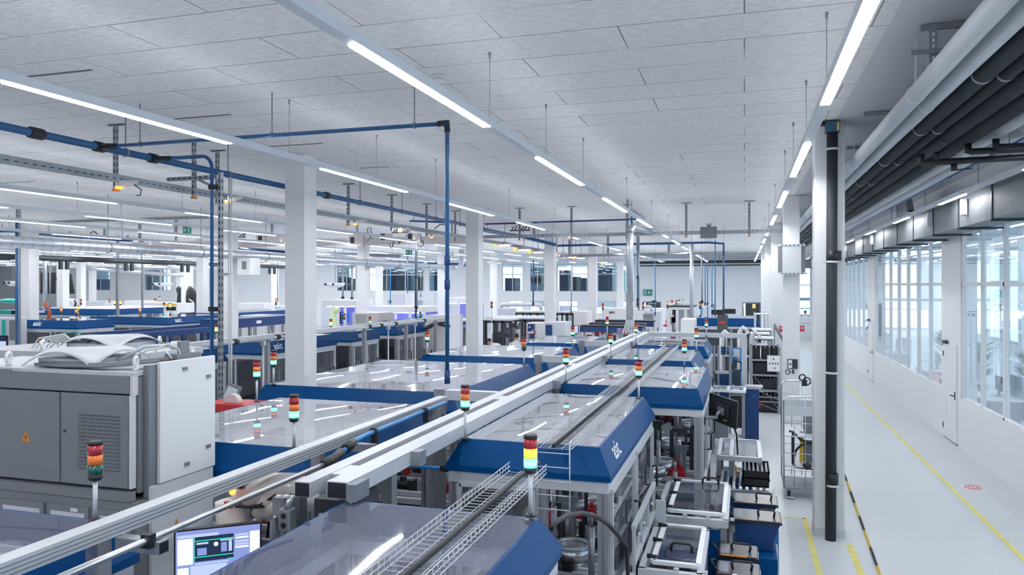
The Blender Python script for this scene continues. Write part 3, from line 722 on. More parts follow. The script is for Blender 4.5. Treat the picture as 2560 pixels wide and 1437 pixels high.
LX, LZ = -8.1, 4.82
ct = thing('cable_tray', 'perforated steel cable tray hanging under the ceiling left of the nearest column', 'cable tray', (LX, 10, LZ))
MB().box(LX-.05, 3, LZ, LX+.05, 31, LZ+.004).box(LX-.05, 3, LZ, LX-.046, 31, LZ+.06).box(LX+.046, 3, LZ-.05, LX+.05, 31, LZ+.06).build('tray_channel', 'galv', ct)
sl = MB()
for k in range(230): y = 4+.118*k; sl.box(LX+.0505, y, LZ-.003, LX+.052, y+.05, LZ+.01)
sl.build('tray_slots', sl_m, ct)
hy = [8.2, 10.27, 12.35, 14.5, 16.6, 18.7, 20.8, 22.9]
for i, y in enumerate(hy):
    perforated('hanging_strut', 'perforated hanger holding the left cable tray, %s from the camera' % ('nearest', 'second', 'third', 'fourth', 'fifth', 'sixth', 'seventh', 'eighth')[i], LX-.09, y, LZ-.12, ZC, group='hangers of the left cable tray', led=(i % 3 == 0))
perforated('hanging_strut', 'perforated hanger with an orange end above the tall strut arm', *at(485, 349, z=ZC).xy, LZ-.1, ZC, led=True)
for i, (px, py) in enumerate(((298, 462), (570, 500), (888, 556), (1000, 575), (1078, 590), (1195, 600), (1262, 612))):
    p = at(px, py, x=LX+.02)
    t = thing('hanging_lamp', 'small white emergency lamp with orange light under the cable tray, %s from the left' % ('first', 'second', 'third', 'fourth', 'fifth', 'sixth', 'seventh')[i], 'lamp', p, 'emergency lamps under the cable tray')
    MB().bar((LX, p.y-.3, LZ), (LX, p.y-.3, p.z+.06), .02).bar((LX, p.y-.3, p.z+.06), (LX, p.y+.05, p.z+.05), .08, .012).build('bracket', 'galv', t)
    MB().box(p.x-.035, p.y-.035, p.z-.02, p.x+.035, p.y+.035, p.z+.055).build('lamp_body', 'spot' if i % 2 else 'white', t)
    MB().prism([(p.x+.04, p.y-.03, p.z+.03), (p.x+.22, p.y+.1, p.z+.03), (p.x+.04, p.y+.1, p.z-.02)], (0, 0, .03)).build('reflector', 'white', t)
    MB().box(p.x-.035, p.y-.035, p.z-.055, p.x+.035, p.y+.035, p.z-.021).build('orange_light', 'led', t)
    if i in (0, 3): MB().tube([(p.x+.1, p.y+.15, p.z+.02), (p.x+.18, p.y+.2, p.z-.05), (p.x+.16, p.y+.2, p.z-.13), (p.x+.1, p.y+.2, p.z-.12)], .008, 6).build('cable_loop', 'black', t)

# crossing cable tray at the right half
ty = 20.6; tz = 4.78
tr = thing('cable_tray', 'perforated steel cable tray crossing from the second column row to the right column', 'cable tray', (-3, ty, tz))
x0, x1 = at(1208, 590, y=ty).x, at(1962, 577, y=ty).x
MB().box(x0, ty-.03, tz-.045, x1, ty+.03, tz+.045).build('tray_channel', 'galv', tr)
sl = MB(); n_ = int((x1-x0)/.12)
for k in range(n_): sl.box(x0+.03+.12*k, ty-.032, tz-.012, x0+.09+.12*k, ty-.0305, tz+.012)
sl.build('tray_slots', 'cabl', tr)
for i, px in enumerate((1301, 1430, 1568, 1716, 1873)):
    p = at(px, 515, y=ty); perforated('hanging_strut', 'perforated hanger of the crossing cable tray, %s from the left' % ('first', 'second', 'third', 'fourth', 'fifth')[i], p.x, ty-.07, tz-.1, ZC, group='hangers of the crossing cable tray', led=True, w=.06)
p = at(1772, 583, y=ty)
jb = thing('hanging_box', 'grey box with cables hung on the crossing cable tray', 'box', p)
MB().box(p.x-.21, ty-.17, tz-.16, p.x+.21, ty-.04, tz+.14).build('housing', 'cab', jb, bevel=.008)
cb = MB()
for dx in (-.03, 0, .04): cb.tube([(p.x+dx, ty-.1, tz+.14), (p.x+dx*1.6, ty-.1, tz+.23), (p.x+dx*.5, ty-.06, tz+.18), (p.x+.05, ty-.03, tz+.05)], .008, 6)
cb.build('cables', 'black', jb)
for i, (px, py, lab) in enumerate(((1300, 572, 'dark cable bundle lying on the crossing tray near its left end'), (596, 590, 'dark cable bundle on the cream busbar behind the third row column'), (1000, 578, 'small bundle of fittings on the cream busbar'))):
    p = at(px, py, y=(ty-.02, 24, 24)[i]); b = MB()
    for k in range(6): b.bar(p+V((-.25+.1*k, 0, -.03)), p+V((-.2+.1*k, .02, .06+.04*(k % 3))), .03)
    b.box(p.x-.3, p.y-.03, p.z-.06, p.x+.3, p.y+.05, p.z-.03)
    tag(b.build('cable_bundle', 'dark'), lab, 'cables')

# spiral duct
SX, SZ = -14.8, 4.3
sd = thing('spiral_duct', 'long silver spiral duct running away at the left behind the nearest column', 'duct', (SX, 20, SZ))
MB().tube([(SX, 8, SZ), (SX, 37.3, SZ)], .125, 20).build('duct_tube', 'duct', sd)
sm = MB()
for k in range(120): sm.tube([(SX, 8.1+.243*k, SZ), (SX, 8.115+.243*k, SZ)], .1275, 20, cap=False)
sm.build('spiral_seam', 'galv', sd)
for px in (270, 502, 665, 912, 995, 1068):
    y = yat(px, SX); MB().tube([(SX, y-.02, SZ), (SX, y+.02, SZ)], .133, 20).bar((SX, y, SZ+.13), (SX, y, ZC), .012).build('clamp_ring', 'mid', sd)
MB().tube([(SX, 37.3, SZ), (SX+.2, 37.6, SZ), (SX+.3, 37.8, SZ+.2), (SX+.3, 37.8, ZC-.3)], .14, 14).build('riser_bend', 'duct', sd)
# busbar trunking
by_ = 24.; x0, x1 = at(333, 605, y=by_).x, at(1168, 595, y=by_).x; zb = 4.93
bb = thing('busbar_trunking', 'cream busbar trunking with tap-off boxes under the ceiling', 'busbar', (x0, by_, zb))
MB().box(x0, by_-.08, zb-.13, x1, by_+.08, zb+.13).build('trunk', 'busbar', bb)
for i, (pa, pb, za_, zb_) in enumerate(((870, 906, 585, 616), (946, 978, 584, 607), (1014, 1050, 583, 607), (640, 745, 586, 612))):
    a, b = at(pa, zb_, y=by_-.2), at(pb, za_, y=by_-.2)
    tb = MB().box(a.x, by_-.2, a.z, b.x, by_-.082, b.z).build('tap_off_box', 'busbar', bb)
    MB().box(a.x+.1, by_-.215, a.z+.1, a.x+.25, by_-.201, a.z+.32).build('switch', 'black', tb)
for i, px in enumerate((177, 262, 350, 440, 680, 893, 1130)):
    p = at(px, 540, y=by_)
    if x0 < p.x < x1: MB().box(p.x-.03, by_-.03, zb+.13, p.x+.03, by_+.03, ZC).build('hanger_strut', 'galv', bb)
for i, (pts, lab) in enumerate((([(918, 605), (930, 588), (926, 568), (918, 572), (922, 590), (932, 597)], 'grey looped cable on the busbar trunking'), ([(974, 609), (977, 620), (981, 618), (984, 603)], 'black cable loop hanging below the busbar'), ([(996, 603), (998, 609), (1002, 603)], 'tiny black cable loop below the busbar middle'), ([(1045, 611), (1052, 617), (1059, 611), (1057, 601)], 'black cable loop above the blue busbar drop pole'), ([(1086, 572), (1100, 561), (1116, 562), (1124, 575)], 'black cable arch over the busbar end'), ([(225, 583), (235, 578), (244, 585)], 'grey cable arch at far left above the spiral duct'))):
    tag(MB().tube([at(*p, y=by_-.25) for p in pts], .018, 6).build('hanging_cable', 'black' if i else 'mid'), lab, 'cable')
# blue pole dropping from the busbar
p = at(1044, 616, y=by_-.25)
pl = thing('service_pole', 'blue grey service pole dropping from the busbar with black clamps', 'pole', (p.x, p.y, 2.4))
z1_ = p.z; z0_ = at(1042, 768, y=by_-.25).z
MB().box(p.x-.045, p.y-.03, z0_, p.x+.0, p.y+.03, z1_).build('pole_profile', 'galv', pl); MB().cyl((p.x-.06, p.y-.05, z0_), (p.x-.06, p.y-.05, z1_-.1), .025, n=8).build('air_hose', 'pipeblue', pl)
for py in (693, 768): z = at(1044, py, y=p.y).z; MB().box(p.x-.1, p.y-.08, z-.02, p.x+.02, p.y+.04, z+.03).build('clamp', 'black', pl)
b = MB().tube([(p.x-.05, p.y, z0_), (p.x-.06, p.y-.03, z0_-.3), (p.x+.02, p.y-.03, z0_-.5), (p.x+.2, p.y, z0_-.7)], .04, 7); b.build('cable_tail', 'black', pl)

# ------------------------------------------------------------------ other vertical services
def drop(name, label, px, py0, py1, Y, w, m, cat='pipe', n=8, clamps=(), extra=None):
    p, q = at(px, py0, y=Y), at(px, py1, y=Y); r = w*((p-V((0, 0, CH))).dot(V((-SI, CO, 0))))/FPX/2
    t = thing(name, label, cat, (p.x, Y, q.z))
    MB().cyl((p.x, Y, q.z), (p.x, Y, p.z), r, n=n).build('pipe', m, t)
    if p.z < ZC-.1: MB().cyl((p.x, Y+.02, p.z-.05), (p.x, Y+.02, ZC), .006, n=5).build('suspension_rod', 'mid', t)
    for py in clamps: z = at(px, py, y=Y).z; MB().cyl((p.x, Y, z-.05), (p.x, Y, z+.05), r*1.7, n=n).build('coupling', 'black', t)
    return t
YR = 19.2
a, b = at(1570, 497, z=ZC), at(1575, 830, y=YR)
rs = thing('service_riser', 'tall wrapped steel service riser from the ceiling to the middle machines', 'riser', (a.x, YR, b.z))
MB().box(a.x-.06, YR+.05, b.z, a.x, YR+.12, ZC).build('strut_profile', 'galv', rs)
MB().tube([(a.x+.04, YR, b.z+.35), (a.x+.05, YR, 4.3), (a.x+.05, YR, 4.72)], [.085, .08, .09], 14).build('foil_hose', 'duct', rs)
MB().tube([(a.x+.05, YR, 4.72), (a.x+.1, YR+.1, 4.9), (a.x+.25, YR+.5, 4.85), (a.x+.42, YR+1.2, tz+.04)], .08, 12).build('hose_bend', 'duct', rs)
tl = MB()
for k in range(8): tl.tube([(a.x+.03*(k-3)*.5, YR, b.z+.5), (a.x-.05+.03*k, YR-.05, b.z+.25), (a.x-.1+.05*k, YR-.1, b.z+.05), (a.x+.08*k-.1, YR-.2, b.z-.03)], .014, 6)
tl.build('cable_tails', 'cabl', rs)
drop('air_drop', 'thin bright blue air drop right beside the wrapped riser', 1579, 540, 790, YR+.2, 5, 'hose', clamps=(621, 780))
a = at(1580, 530, z=4.95); 
tag(MB().tube([at(1581, 530, y=21.6), at(1609, 548, y=24)], .05, 8).build('air_pipe', 'pipeblue'), 'short blue pipe piece under the ceiling beside the middle light line', 'pipe')
drop('air_drop', 'dark blue drop with black end piece near the riser', 1594, 610, 770, 24, 3.5, 'pipeblue', clamps=(693, 749, 760))
drop('strut_pole', 'slim grey steel pole right of the dark blue drop', 1597, 600, 776, 24.3, 4, 'galv')
for i, (px, y0_, y1_, Y, w, mm, lab) in enumerate((
    (1729, 610, 795, 27, 9, 'duct', 'thick silver pipe standing before the far wall'),
    (1755, 645, 760, 30, 4, 'galv', 'slim grey conduit right of the thick silver pipe'),
    (1763, 650, 765, 33, 2.5, 'hose', 'thin blue drop, first right of the silver pipe'), (1769, 655, 765, 34, 2.5, 'hose', 'thin blue drop, second right of the silver pipe'),
    (1780, 660, 770, 35, 2.5, 'hose', 'thin blue drop, third right of the silver pipe'), (1788, 600, 790, 30, 2.5, 'hose', 'thin blue drop, fourth right of the silver pipe'),
    (1809, 612, 790, 29, 4.5, 'pipeblue', 'dark blue drop pipe below the bent air line at right'), (1638, 645, 790, 38, 2.5, 'hose', 'thin blue drop left of the green exit sign'),
    (1333, 650, 765, 36, 3.5, 'pipeblue', 'blue drop left of the second white column with window behind'), (1428, 665, 790, 34, 3, 'galv', 'grey drop rod between the two middle columns'),
    (147, 620, 795, 30, 3, 'pipeblue', 'thin blue drop in front of the far left column'), (125, 650, 790, 26, 3, 'galv', 'thin grey rod beside the silver pole far left'),
    (42, 550, 900, 16, 7, 'pipeblue', 'blue drop pipe at the far left frame edge'), (694, 655, 755, 40, 2, 'hose', 'thin blue drop left of the nearest column'),
    (112, 560, 775, 27, 9, 'duct', 'thick silver drop pipe right of the far left column'), (1052, 680, 745, 48, 2, 'galv', 'thin rod before the far windows'), (857, 668, 750, 38, 5, 'galv', 'grey conduit left of the third row column'), (880, 665, 752, 38, 5, 'galv', 'grey conduit just right of the nearest column'),
    (976, 640, 760, 40, 2.5, 'hose', 'thin blue drop before the far window group'), (1019, 640, 760, 41, 2.5, 'hose', 'thin blue drop, right one before the far window group'))):
    drop('drop_pipe', lab, px, y0_, y1_, Y, w, mm, clamps=(y1_-6,) if mm != 'duct' else ())
b = MB().tube([at(1394, 614, y=29), at(1770, 606, y=29), at(1809, 609, y=29), at(1809, 640, y=29)], .045, 8)
tag(b.build('air_pipe', 'pipeblue'), 'long dark blue air line crossing before the far wall and bending down at right', 'pipe')
tag(MB().tube([at(1212, 560, y=19), at(1590, 548, y=19)], .022, 8).build('air_pipe', 'navy'), 'thin dark pipe crossing right to left behind the riser', 'pipe')
for i, (pts, Y, r, mm, lab) in enumerate((
    ([(1400, 640), (1820, 632)], 32, .05, 'galv', 'upper grey tray line crossing before the far wall'), ([(1395, 652), (1720, 648)], 38, .07, 'duct', 'silver duct line crossing before the far wall'),
    ([(1210, 576), (1300, 590), (1390, 612)], 26, .06, 'pipeblue', 'blue pipe slanting down behind the second row column'), ([(1025, 552), (1120, 556)], 21, .03, 'pipeblue', 'thin blue pipe arm joining the main near the vertical drop'),
    ([(0, 578), (55, 578)], 20, .05, 'pipeblue', 'blue pipe piece at the left frame edge'), ([(100, 585), (330, 600)], 21, .07, 'pipeblue', 'blue air pipe above the spiral duct at left'),
    ([(595, 620), (740, 632)], 26, .05, 'navy', 'navy pipe between the third row column and the nearest column'), ([(330, 668), (590, 672)], 40, .14, 'duct', 'far silver duct crossing at left'),
    ([(0, 655), (480, 690)], 44, .12, 'duct', 'farthest silver duct crossing at left'), ([(820, 650), (1170, 662)], 44, .10, 'navy', 'far navy pipe line behind the spiral duct'),
    ([(820, 634), (1000, 640)], 36, .08, 'mid', 'far grey pipe line right of the nearest column'))):
    q_ = [at(*p, y=Y) for p in pts]; b = MB().tube(q_, r, 8)
    for e in (q_[0].lerp(q_[1], .1), q_[-2].lerp(q_[-1], .9)): b.cyl(e, (e.x, e.y, ZC), .008, n=5)
    tag(b.build('overhead_pipe', mm), lab, 'pipe')
# perforated poles left
for i, (px, y0_, y1_, Y, w, lab) in enumerate(((46, 545, 900, 16.3, .09, 'perforated steel pole at the far left edge beside the blue drop'), (294, 628, 790, 27, .1, 'dark perforated pole standing behind the far left asic hood'), (356, 632, 785, 30, .08, 'second perforated pole right of the dark one behind the hoods'))):
    p, q = at(px, y0_, y=Y), at(px, y1_, y=Y); perforated('hanging_strut', lab, p.x, Y, q.z, ZC, plate=False, w=w)
# further hangers and trays deep in the hall
tag(MB().bar(at(115, 553, y=20), at(522, 541, y=20), .1, .14).build('cable_tray', 'galv'), 'grey tray beam crossing under the ceiling at left above the exit sign', 'cable tray')
for i, (px, ya, yb, Y) in enumerate(((121, 538, 560, 20), (177, 565, 590, 24.3), (213, 567, 590, 26), (262, 552, 592, 23), (350, 555, 600, 22), (440, 548, 585, 21), (680, 538, 572, 23.2), (320, 578, 598, 27), (1300, 565, 590, 28), (1335, 560, 600, 27), (1390, 590, 630, 30), (1424, 600, 640, 31), (1520, 590, 640, 33), (1672, 606, 636, 33), (1595, 590, 625, 25))):
    p, q = at(px, ya, y=Y), at(px, yb, y=Y)
    tag(MB().bar(p, q, .1, .06).build('hanging_strut', 'galv'), 'distant perforated hanger under the ceiling, number %s from the left among the far hangers' % ('one two three four five six seven eight nine ten eleven twelve thirteen fourteen fifteen'.split()[i]), 'strut', 'distant ceiling hangers')
dk = thing('overhead_pipe', 'dark overhead pipe run crossing the far left half of the hall', 'pipe', (-26, 30, 4.4))
MB().tube([at(-40, 640, x=-26), at(738, 668, x=-26)], .11, 8).build('pipe', 'dark', dk)
for px in (152, 168, 315, 330, 455, 470, 674, 686): p = at(px, 655, x=-26); MB().bar((p.x, p.y, 4.4), (p.x, p.y, 4.0), .12).build('drop_bracket', 'dark', dk)
# lamps of the far hall seen as low bright pendants
for i, (px, py, Y) in enumerate(((1262, 612, 25.3), (1310, 624, 27), (1345, 630, 29), (1408, 638, 33.2), (1430, 642, 34), (1452, 645, 36), (1508, 656, 40), (1522, 660, 42), (322, 630, 32), (415, 634, 34), (385, 652, 40), (320, 650, 38), (236, 646, 36), (665, 661, 40), (705, 667, 44))):
    p = at(px, py, y=Y); t = thing('pendant_lamp', 'small bright pendant lamp with orange light in the far hall, %s of the far lamps' % ('first second third fourth fifth sixth seventh eighth ninth tenth eleventh twelfth thirteenth fourteenth fifteenth'.split()[i]), 'lamp', p, 'far pendant lamps')
    MB().tube([p+V((0, 0, .12)), p+V((0, 0, .04)), p], [.05, .26, .3], 10).build('lamp_shade', 'white', t); MB().cyl(p+V((0, 0, -.03)), p+V((0, 0, -.001)), .2, n=10).build('bulb', 'spot', t)
    MB().cyl(p+V((0, 0, .12)), V((p.x, p.y, ZC)), .012, n=5).build('cord', 'mid', t); MB().box(p.x-.4, p.y-.08, p.z-.04, p.x-.3, p.y+.02, p.z+.08).build('orange_light', 'led', t)
# exit signs
for i, (px, py, Y, w, h, lab) in enumerate(((467, 575, 19.5, .30, .22, 'green exit sign with left arrow hanging at left under the ceiling'), (1022, 631, 30, .30, .22, 'small hanging green exit sign between the far columns'), (1619, 731, YB-.1, .62, .44, 'green exit sign on the far wall above the doorway'), (243, 638, 34, .3, .22, 'tiny green exit sign deep at the left'))):
    p = at(px, py, y=Y); t = thing('exit_sign', lab, 'sign', p)
    MB().box(p.x-w/2, Y, p.z-h/2, p.x+w/2, Y+.03, p.z+h/2).build('sign_board', 'green', t)
    b = MB(); q = w/2; xo = p.x-w*.2
    if i == 2: xo = p.x+w*.22
    b.bar((xo-.16*w, Y-.002, p.z), (xo+.16*w, Y-.002, p.z), .002, .05*w*2, (0, 0, 1))
    b.prism([(xo-.22*w, Y-.003, p.z), (xo-.06*w, Y-.003, p.z+.2*w), (xo-.06*w, Y-.003, p.z-.2*w)], (0, .002, 0))
    xm = p.x+w*.28 if i != 2 else p.x-w*.25
    b.box(xm-.12*w, Y-.003, p.z-.28*w, xm-.08*w, Y-.001, p.z+.28*w).box(xm-.12*w, Y-.003, p.z+.24*w, xm+.14*w, Y-.001, p.z+.28*w)
    b.ball((xm+.05*w, Y-.002, p.z+.15*w), .045*w, .002, .045*w, 8, 5); b.bar((xm+.04*w, Y-.002, p.z+.1*w), (xm, Y-.002, p.z-.06*w), .002, .07*w); b.bar((xm, Y-.002, p.z-.06*w), (xm+.12*w, Y-.002, p.z-.25*w), .002, .04*w); b.bar((xm, Y-.002, p.z-.06*w), (xm-.05*w, Y-.002, p.z-.25*w), .002, .04*w)
    b.build('pictogram', 'letter', t)
    if i != 2: MB().cyl((p.x, Y+.015, p.z+h/2), (p.x, Y+.015, ZC), .006, n=5).build('suspension_rod', 'mid', t)
p = at(1631, 754, y=YB-.05)
pg = thing('pictogram_sign', 'small black and white pictogram plate above the dark doorway', 'sign', p)
MB().box(p.x-.3, YB-.03, p.z-.13, p.x+.3, YB-.004, p.z+.13).build('plate', 'paper', pg); MB().box(p.x-.02, YB-.034, p.z-.1, p.x+.28, YB-.031, p.z+.1).build('symbol', 'ink', pg)
# junction cabinet on the second right column
cx, cy = 1.1, 19.75-.19
jc = thing('junction_cabinet', 'grey junction cabinet strapped high on the second right column', 'cabinet', (cx, cy, 3.7))
z0, z1 = at(1978, 683, y=cy).z, at(1978, 612, y=cy).z
xl, xr = at(1945, 650, y=cy).x, at(2005, 650, y=cy).x
MB().box(xl+.09, cy-.26, z0, xr-.03, cy-.005, z1).build('housing', 'cabl', jc, bevel=.01)
MB().box(xl, cy-.2, z0+.02, xl+.088, cy-.01, z1-.04).build('side_box', 'cab', jc); MB().box(xr-.028, cy-.2, z0+.02, xr+.06, cy-.01, z1-.04).build('side_cover', 'cab', jc)
for z in (z0-.01, z1-.02):
    MB().box(xl, cy-.275, z-.02, xr+.06, cy-.262, z+.025).build('mounting_rail', 'cabl', jc); b = MB()
    for k in range(7): b.box(xl+.06+.09*k, cy-.278, z-.007, xl+.11+.09*k, cy-.2755, z+.012)
    b.build('rail_slots', 'ink', jc)
# box on the left column (third row)
cx, cy = -15.3, 19.75
for i in (0,):
    a, b = at(600, 688, y=cy-.1), at(636, 645, y=cy-.1)
    t = thing('distribution_box', 'white distribution box beside the dark banded column', 'cabinet', a)
    MB().box(a.x+.05, cy-.3, a.z, b.x, cy+.2, b.z).build('housing', 'white', t, bevel=.01); MB().box(a.x+.22, cy-.306, a.z+.18, a.x+.38, cy-.301, a.z+.42).build('printed_label', 'cab', t)
    MB().box(cx-.22, cy-.235, a.z+.02, cx+.26, cy-.2, a.z+.07).build('mounting_rail', 'mid', t)

ZC = ZR
# ================================================================== ASSEMBLY MACHINES WITH BLUE HOODS
def frame_bar(b, p, q, w=.06, h=None): b.bar(p, q, w, h)

def profile_post(x, y, z0, z1, w=.08):
    """aluminium profile with its T-slots"""
    b = MB(); g = w*.12; h = w/2
    o = [(-h, -h), (-g, -h), (-g, -h+.012), (g, -h+.012), (g, -h), (h, -h), (h, -g), (h-.012, -g), (h-.012, g), (h, g), (h, h), (g, h), (g, h-.012), (-g, h-.012), (-g, h), (-h, h), (-h, g), (-h+.012, g), (-h+.012, -g), (-h, -g)]
    return b.prism([(x+a, y+c, z0) for a, c in o], (0, 0, z1-z0))

def hood_mesh(x0, x1, y0, y1, zt, zb, e):
    lip = .045; t = .008
    def ring(dx, z): return [(x0-dx, y0-dx, z), (x1+dx, y0-dx, z), (x1+dx, y1+dx, z), (x0-dx, y1+dx, z)]
    b = MB()
    L = [ring(-t, zb+.0), ring(e-t, zb), ring(e-t, zb)]
    b.loft([ring(e-t, zb), ring(e, zb), ring(e, zb+lip), ring(0, zt), ring(-.02, zt), ring(-.02, zt-t), ring(-t-.002, zt-t), ring(e-t, zb+lip), ring(e-t, zb)], cap=False)
    return b

KINDS = ['actuator', 'motor', 'feeder_block', 'gripper_arm', 'pneumatic_cylinder', 'cable_loop', 'transfer_plate', 'valve_block']
def innards(t, x0, x1, y0, y1, zb, zt, n, rnd):
    for k in range(n):
        kd = KINDS[k % len(KINDS)]
        x = rnd.uniform(x0+.12, x1-.12); y = rnd.uniform(y0+.12, y1-.12); b = MB(); m = 'mid'
        hh = rnd.uniform(.15, min(.6, zt-zb-.05))
        if kd == 'actuator': b.box(x-.06, y-.05, zb, x+.06, y+.05, zb+hh).box(x-.09, y-.03, zb+hh, x+.09, y+.03, zb+hh+.05).cyl((x, y-.07, zb+.05), (x, y-.07, zb+hh*.9), .02); m = ('alu', 'dark', 'mid')[k % 3]
        elif kd == 'motor': b.cyl((x-.12, y, zb+.1), (x+.08, y, zb+.1), .055).box(x+.08, y-.06, zb, x+.14, y+.06, zb+.17).box(x-.04, y-.03, zb+.14, x+.02, y+.03, zb+.2); m = 'black'
        elif kd == 'feeder_block': b.cyl((x, y, zb), (x, y, zb+.12), .1, .13, 14).cyl((x, y, zb+.12), (x, y, zb+.22), .16, .16, 16).torus((x, y, zb+.23), (0, 0, 1), .14, .02); m = 'steel'
        elif kd == 'gripper_arm': b.bar((x, y, zb), (x, y, zb+hh), .05).bar((x, y, zb+hh), (x+.18, y, zb+hh), .045).bar((x+.18, y, zb+hh), (x+.18, y, zb+hh*.55), .03).box(x+.15, y-.03, zb+hh*.45, x+.21, y+.03, zb+hh*.55); m = 'dark'
        elif kd == 'pneumatic_cylinder': b.cyl((x, y, zb+.03), (x, y, zb+hh), .028).cyl((x, y, zb+hh), (x, y, zb+hh+.12), .012).box(x-.05, y-.05, zb, x+.05, y+.05, zb+.04); m = 'alu'
        elif kd == 'cable_loop': b.tube([(x, y, zb), (x+.05, y, zb+hh*.7), (x+.16, y, zb+hh), (x+.27, y+.03, zb+hh*.6), (x+.3, y+.05, zb)], .013, 6); m = 'black' if k % 3 else 'hose'
        elif kd == 'transfer_plate': b.box(x-.18, y-.12, zb, x+.18, y+.12, zb+.04).box(x-.14, y-.09, zb+.04, x+.14, y-.05, zb+.1).box(x-.14, y+.05, zb+.04, x+.14, y+.09, zb+.1); m = ('cabl', 'dark')[k % 2]
        else: b.box(x-.1, y-.06, zb, x+.1, y+.06, zb+.1).box(x-.08, y-.04, zb+.1, x+.08, y+.04, zb+.16); b.cyl((x+.04, y, zb+.16), (x+.04, y, zb+.22), .02); m = ('red' if k % 4 == 3 else 'cab')
        b.build(kd, m, t)

def machine(label, x0, x1, y0, y1, zt=2.2, zb=1.97, e=.1, near=2, logo='', group=None, seed=1, panes=True, left_open=False, n_in=None, acr='acrylic', name='assembly_machine'):
    """frame of aluminium profiles, work table, blue hood skirt, clear top; near: 2 full detail, 1 reduced, 0 distant"""
    rnd = random.Random(seed)
    t = thing(name, label, 'machine', ((x0+x1)/2, (y0+y1)/2, 0), group)
    hd = hood_mesh(x0, x1, y0, y1, zt, zb, e).build('hood_skirt', 'blue', t)
    tp = MB()
    if near == 2:  # single clear sheet, gently crowned
        nx, ny = 14, 18; vs = []; fs = []
        for j in range(ny+1):
            for i in range(nx+1):
                u, v = i/nx, j/ny; vs.append((x0+.014+(x1-x0-.028)*u, y0+.014+(y1-y0-.028)*v, zt+.002+.012*math.sin(math.pi*u)*math.sin(math.pi*v)))
        for j in range(ny):
            for i in range(nx): k = j*(nx+1)+i; fs.append((k, k+1, k+nx+2, k+nx+1))
        tp.add(vs, fs, True)
    else: tp.add([(x0+.004, y0+.004, zt+.002), (x1-.004, y0+.004, zt+.002), (x1-.004, y1-.004, zt+.002), (x0+.004, y1-.004, zt+.002)], [(0, 1, 2, 3)])
    tp.build('top_cover', acr if near else 'smoke', t)
    px0, px1, py0, py1 = x0-e+.06, x1+e-.06, y0-e+.06, y1+e-.06
    w = .08
    posts = [(px0, py0), (px1, py0), (px0, py1), (px1, py1)]
    if y1-y0 > 2.2: posts += [(px0, (py0+py1)/2), (px1, (py0+py1)/2)]
    if x1-x0 > 1.5 and near: posts += [(px0+(px1-px0)*.62, py0)]
    elif near == 2: posts += [(px0+(px1-px0)*.6, py0)]
    for x, y in posts: (profile_post(x, y, .06, zb-.085) if near == 2 else MB().box(x-w/2, y-w/2, .05, x+w/2, y+w/2, zb-.085)).build('post', 'alu', t)
    z1 = zb-.045
    for (xa_, ya_, xb_, yb_) in ((px0-.04, py0, px1+.04, py0), (px0-.04, py1, px1+.04, py1), (px0, py0+.04, px0, py1-.04), (px1, py0+.04, px1, py1-.04)):
        MB().bar((xa_, ya_, z1), (xb_, yb_, z1), .08, .08).build('top_rail', 'alu2', t)
        MB().bar((xa_, ya_, .98), (xb_, yb_, .98), .06, .06).build('table_rail', 'alu2', t)
    MB().box(px0+.03, py0+.03, .86, px1-.03, py1-.03, .945).build('work_table', ('cabl' if acr != 'acrylic' else 'cab') if near == 2 else 'dark', t)
    MB().box(px0+.05, py0+.05, .1, px1-.05, py1-.05, .855).build('base_cabinet', 'dark', t)  # dark tone stands for the shade under the work table
    if near == 1: MB().box(px0+.045, py0+.06, .95, px0+.06, py1-.06, zb-.12).box(px0+.06, py1-.06, .95, px1-.06, py1-.045, zb-.12).build('rear_panel', 'cab', t)
    if near:
        # roof structure seen through the cover
        for k in range(2 if near == 2 else 1):
            y = y0+(y1-y0)*(k+1)/(3 if near == 2 else 2); MB().bar((px0, y, zb-.05), (px1, y, zb-.05), .06, .06).build('roof_beam', 'alu2', t)
        MB().bar(((px0+px1)/2, py0, zb-.13), ((px0+px1)/2, py1, zb-.13), .05, .05).build('roof_beam', 'alu', t)
        if panes:
            zz0, zz1 = 1.02, zb-.095
            segs = [('x', px1+.045, py0+.05, (py0+py1)/2-.05), ('x', px1+.045, (py0+py1)/2+.05, py1-.05), ('y', py0-.045, px0+.05, px0+(px1-px0)*.55), ]
            for ax, c, a, b_ in segs:
                if ax == 'x': pn = MB().add([(c, a, zz0), (c, b_, zz0), (c, b_, zz1), (c, a, zz1)], [(0, 1, 2, 3)])
                else: pn = MB().add([(a, c, zz0), (b_, c, zz0), (b_, c, zz1), (a, c, zz1)], [(0, 1, 2, 3)])
                o = pn.build('guard_door', 'pane', t)
                fr = MB(); q = .035
                for (u0, v0, u1, v1) in ((a, zz0, b_, zz0), (a, zz1, b_, zz1), (a, zz0, a, zz1), (b_, zz0, b_, zz1)):
                    P = (c, u0, v0) if ax == 'x' else (u0, c, v0); Q = (c, u1, v1) if ax == 'x' else (u1, c, v1)
                    fr.bar(P, Q, q, q, (1, 0, 0) if ax == 'x' else (0, 1, 0))
                fr.build('door_frame', 'alu2', o)
                hx = c+.03 if ax == 'x' else b_-.09; hy = b_-.09 if ax == 'x' else c-.03
                dx = (.03, 0) if ax == 'x' else (0, -.03)
                MB().tube([(hx-dx[0]*.6, hy-dx[1]*.6, 1.3), (hx+dx[0], hy+dx[1], 1.3), (hx+dx[0], hy+dx[1], 1.5), (hx-dx[0]*.6, hy-dx[1]*.6, 1.5)], .013, 6).build('door_handle', 'black', o)
    n = n_in if n_in is not None else (34, 20, 0)[2-near]
    innards(t, px0, px1, py0, py1, .946, zb-.2, n, rnd)
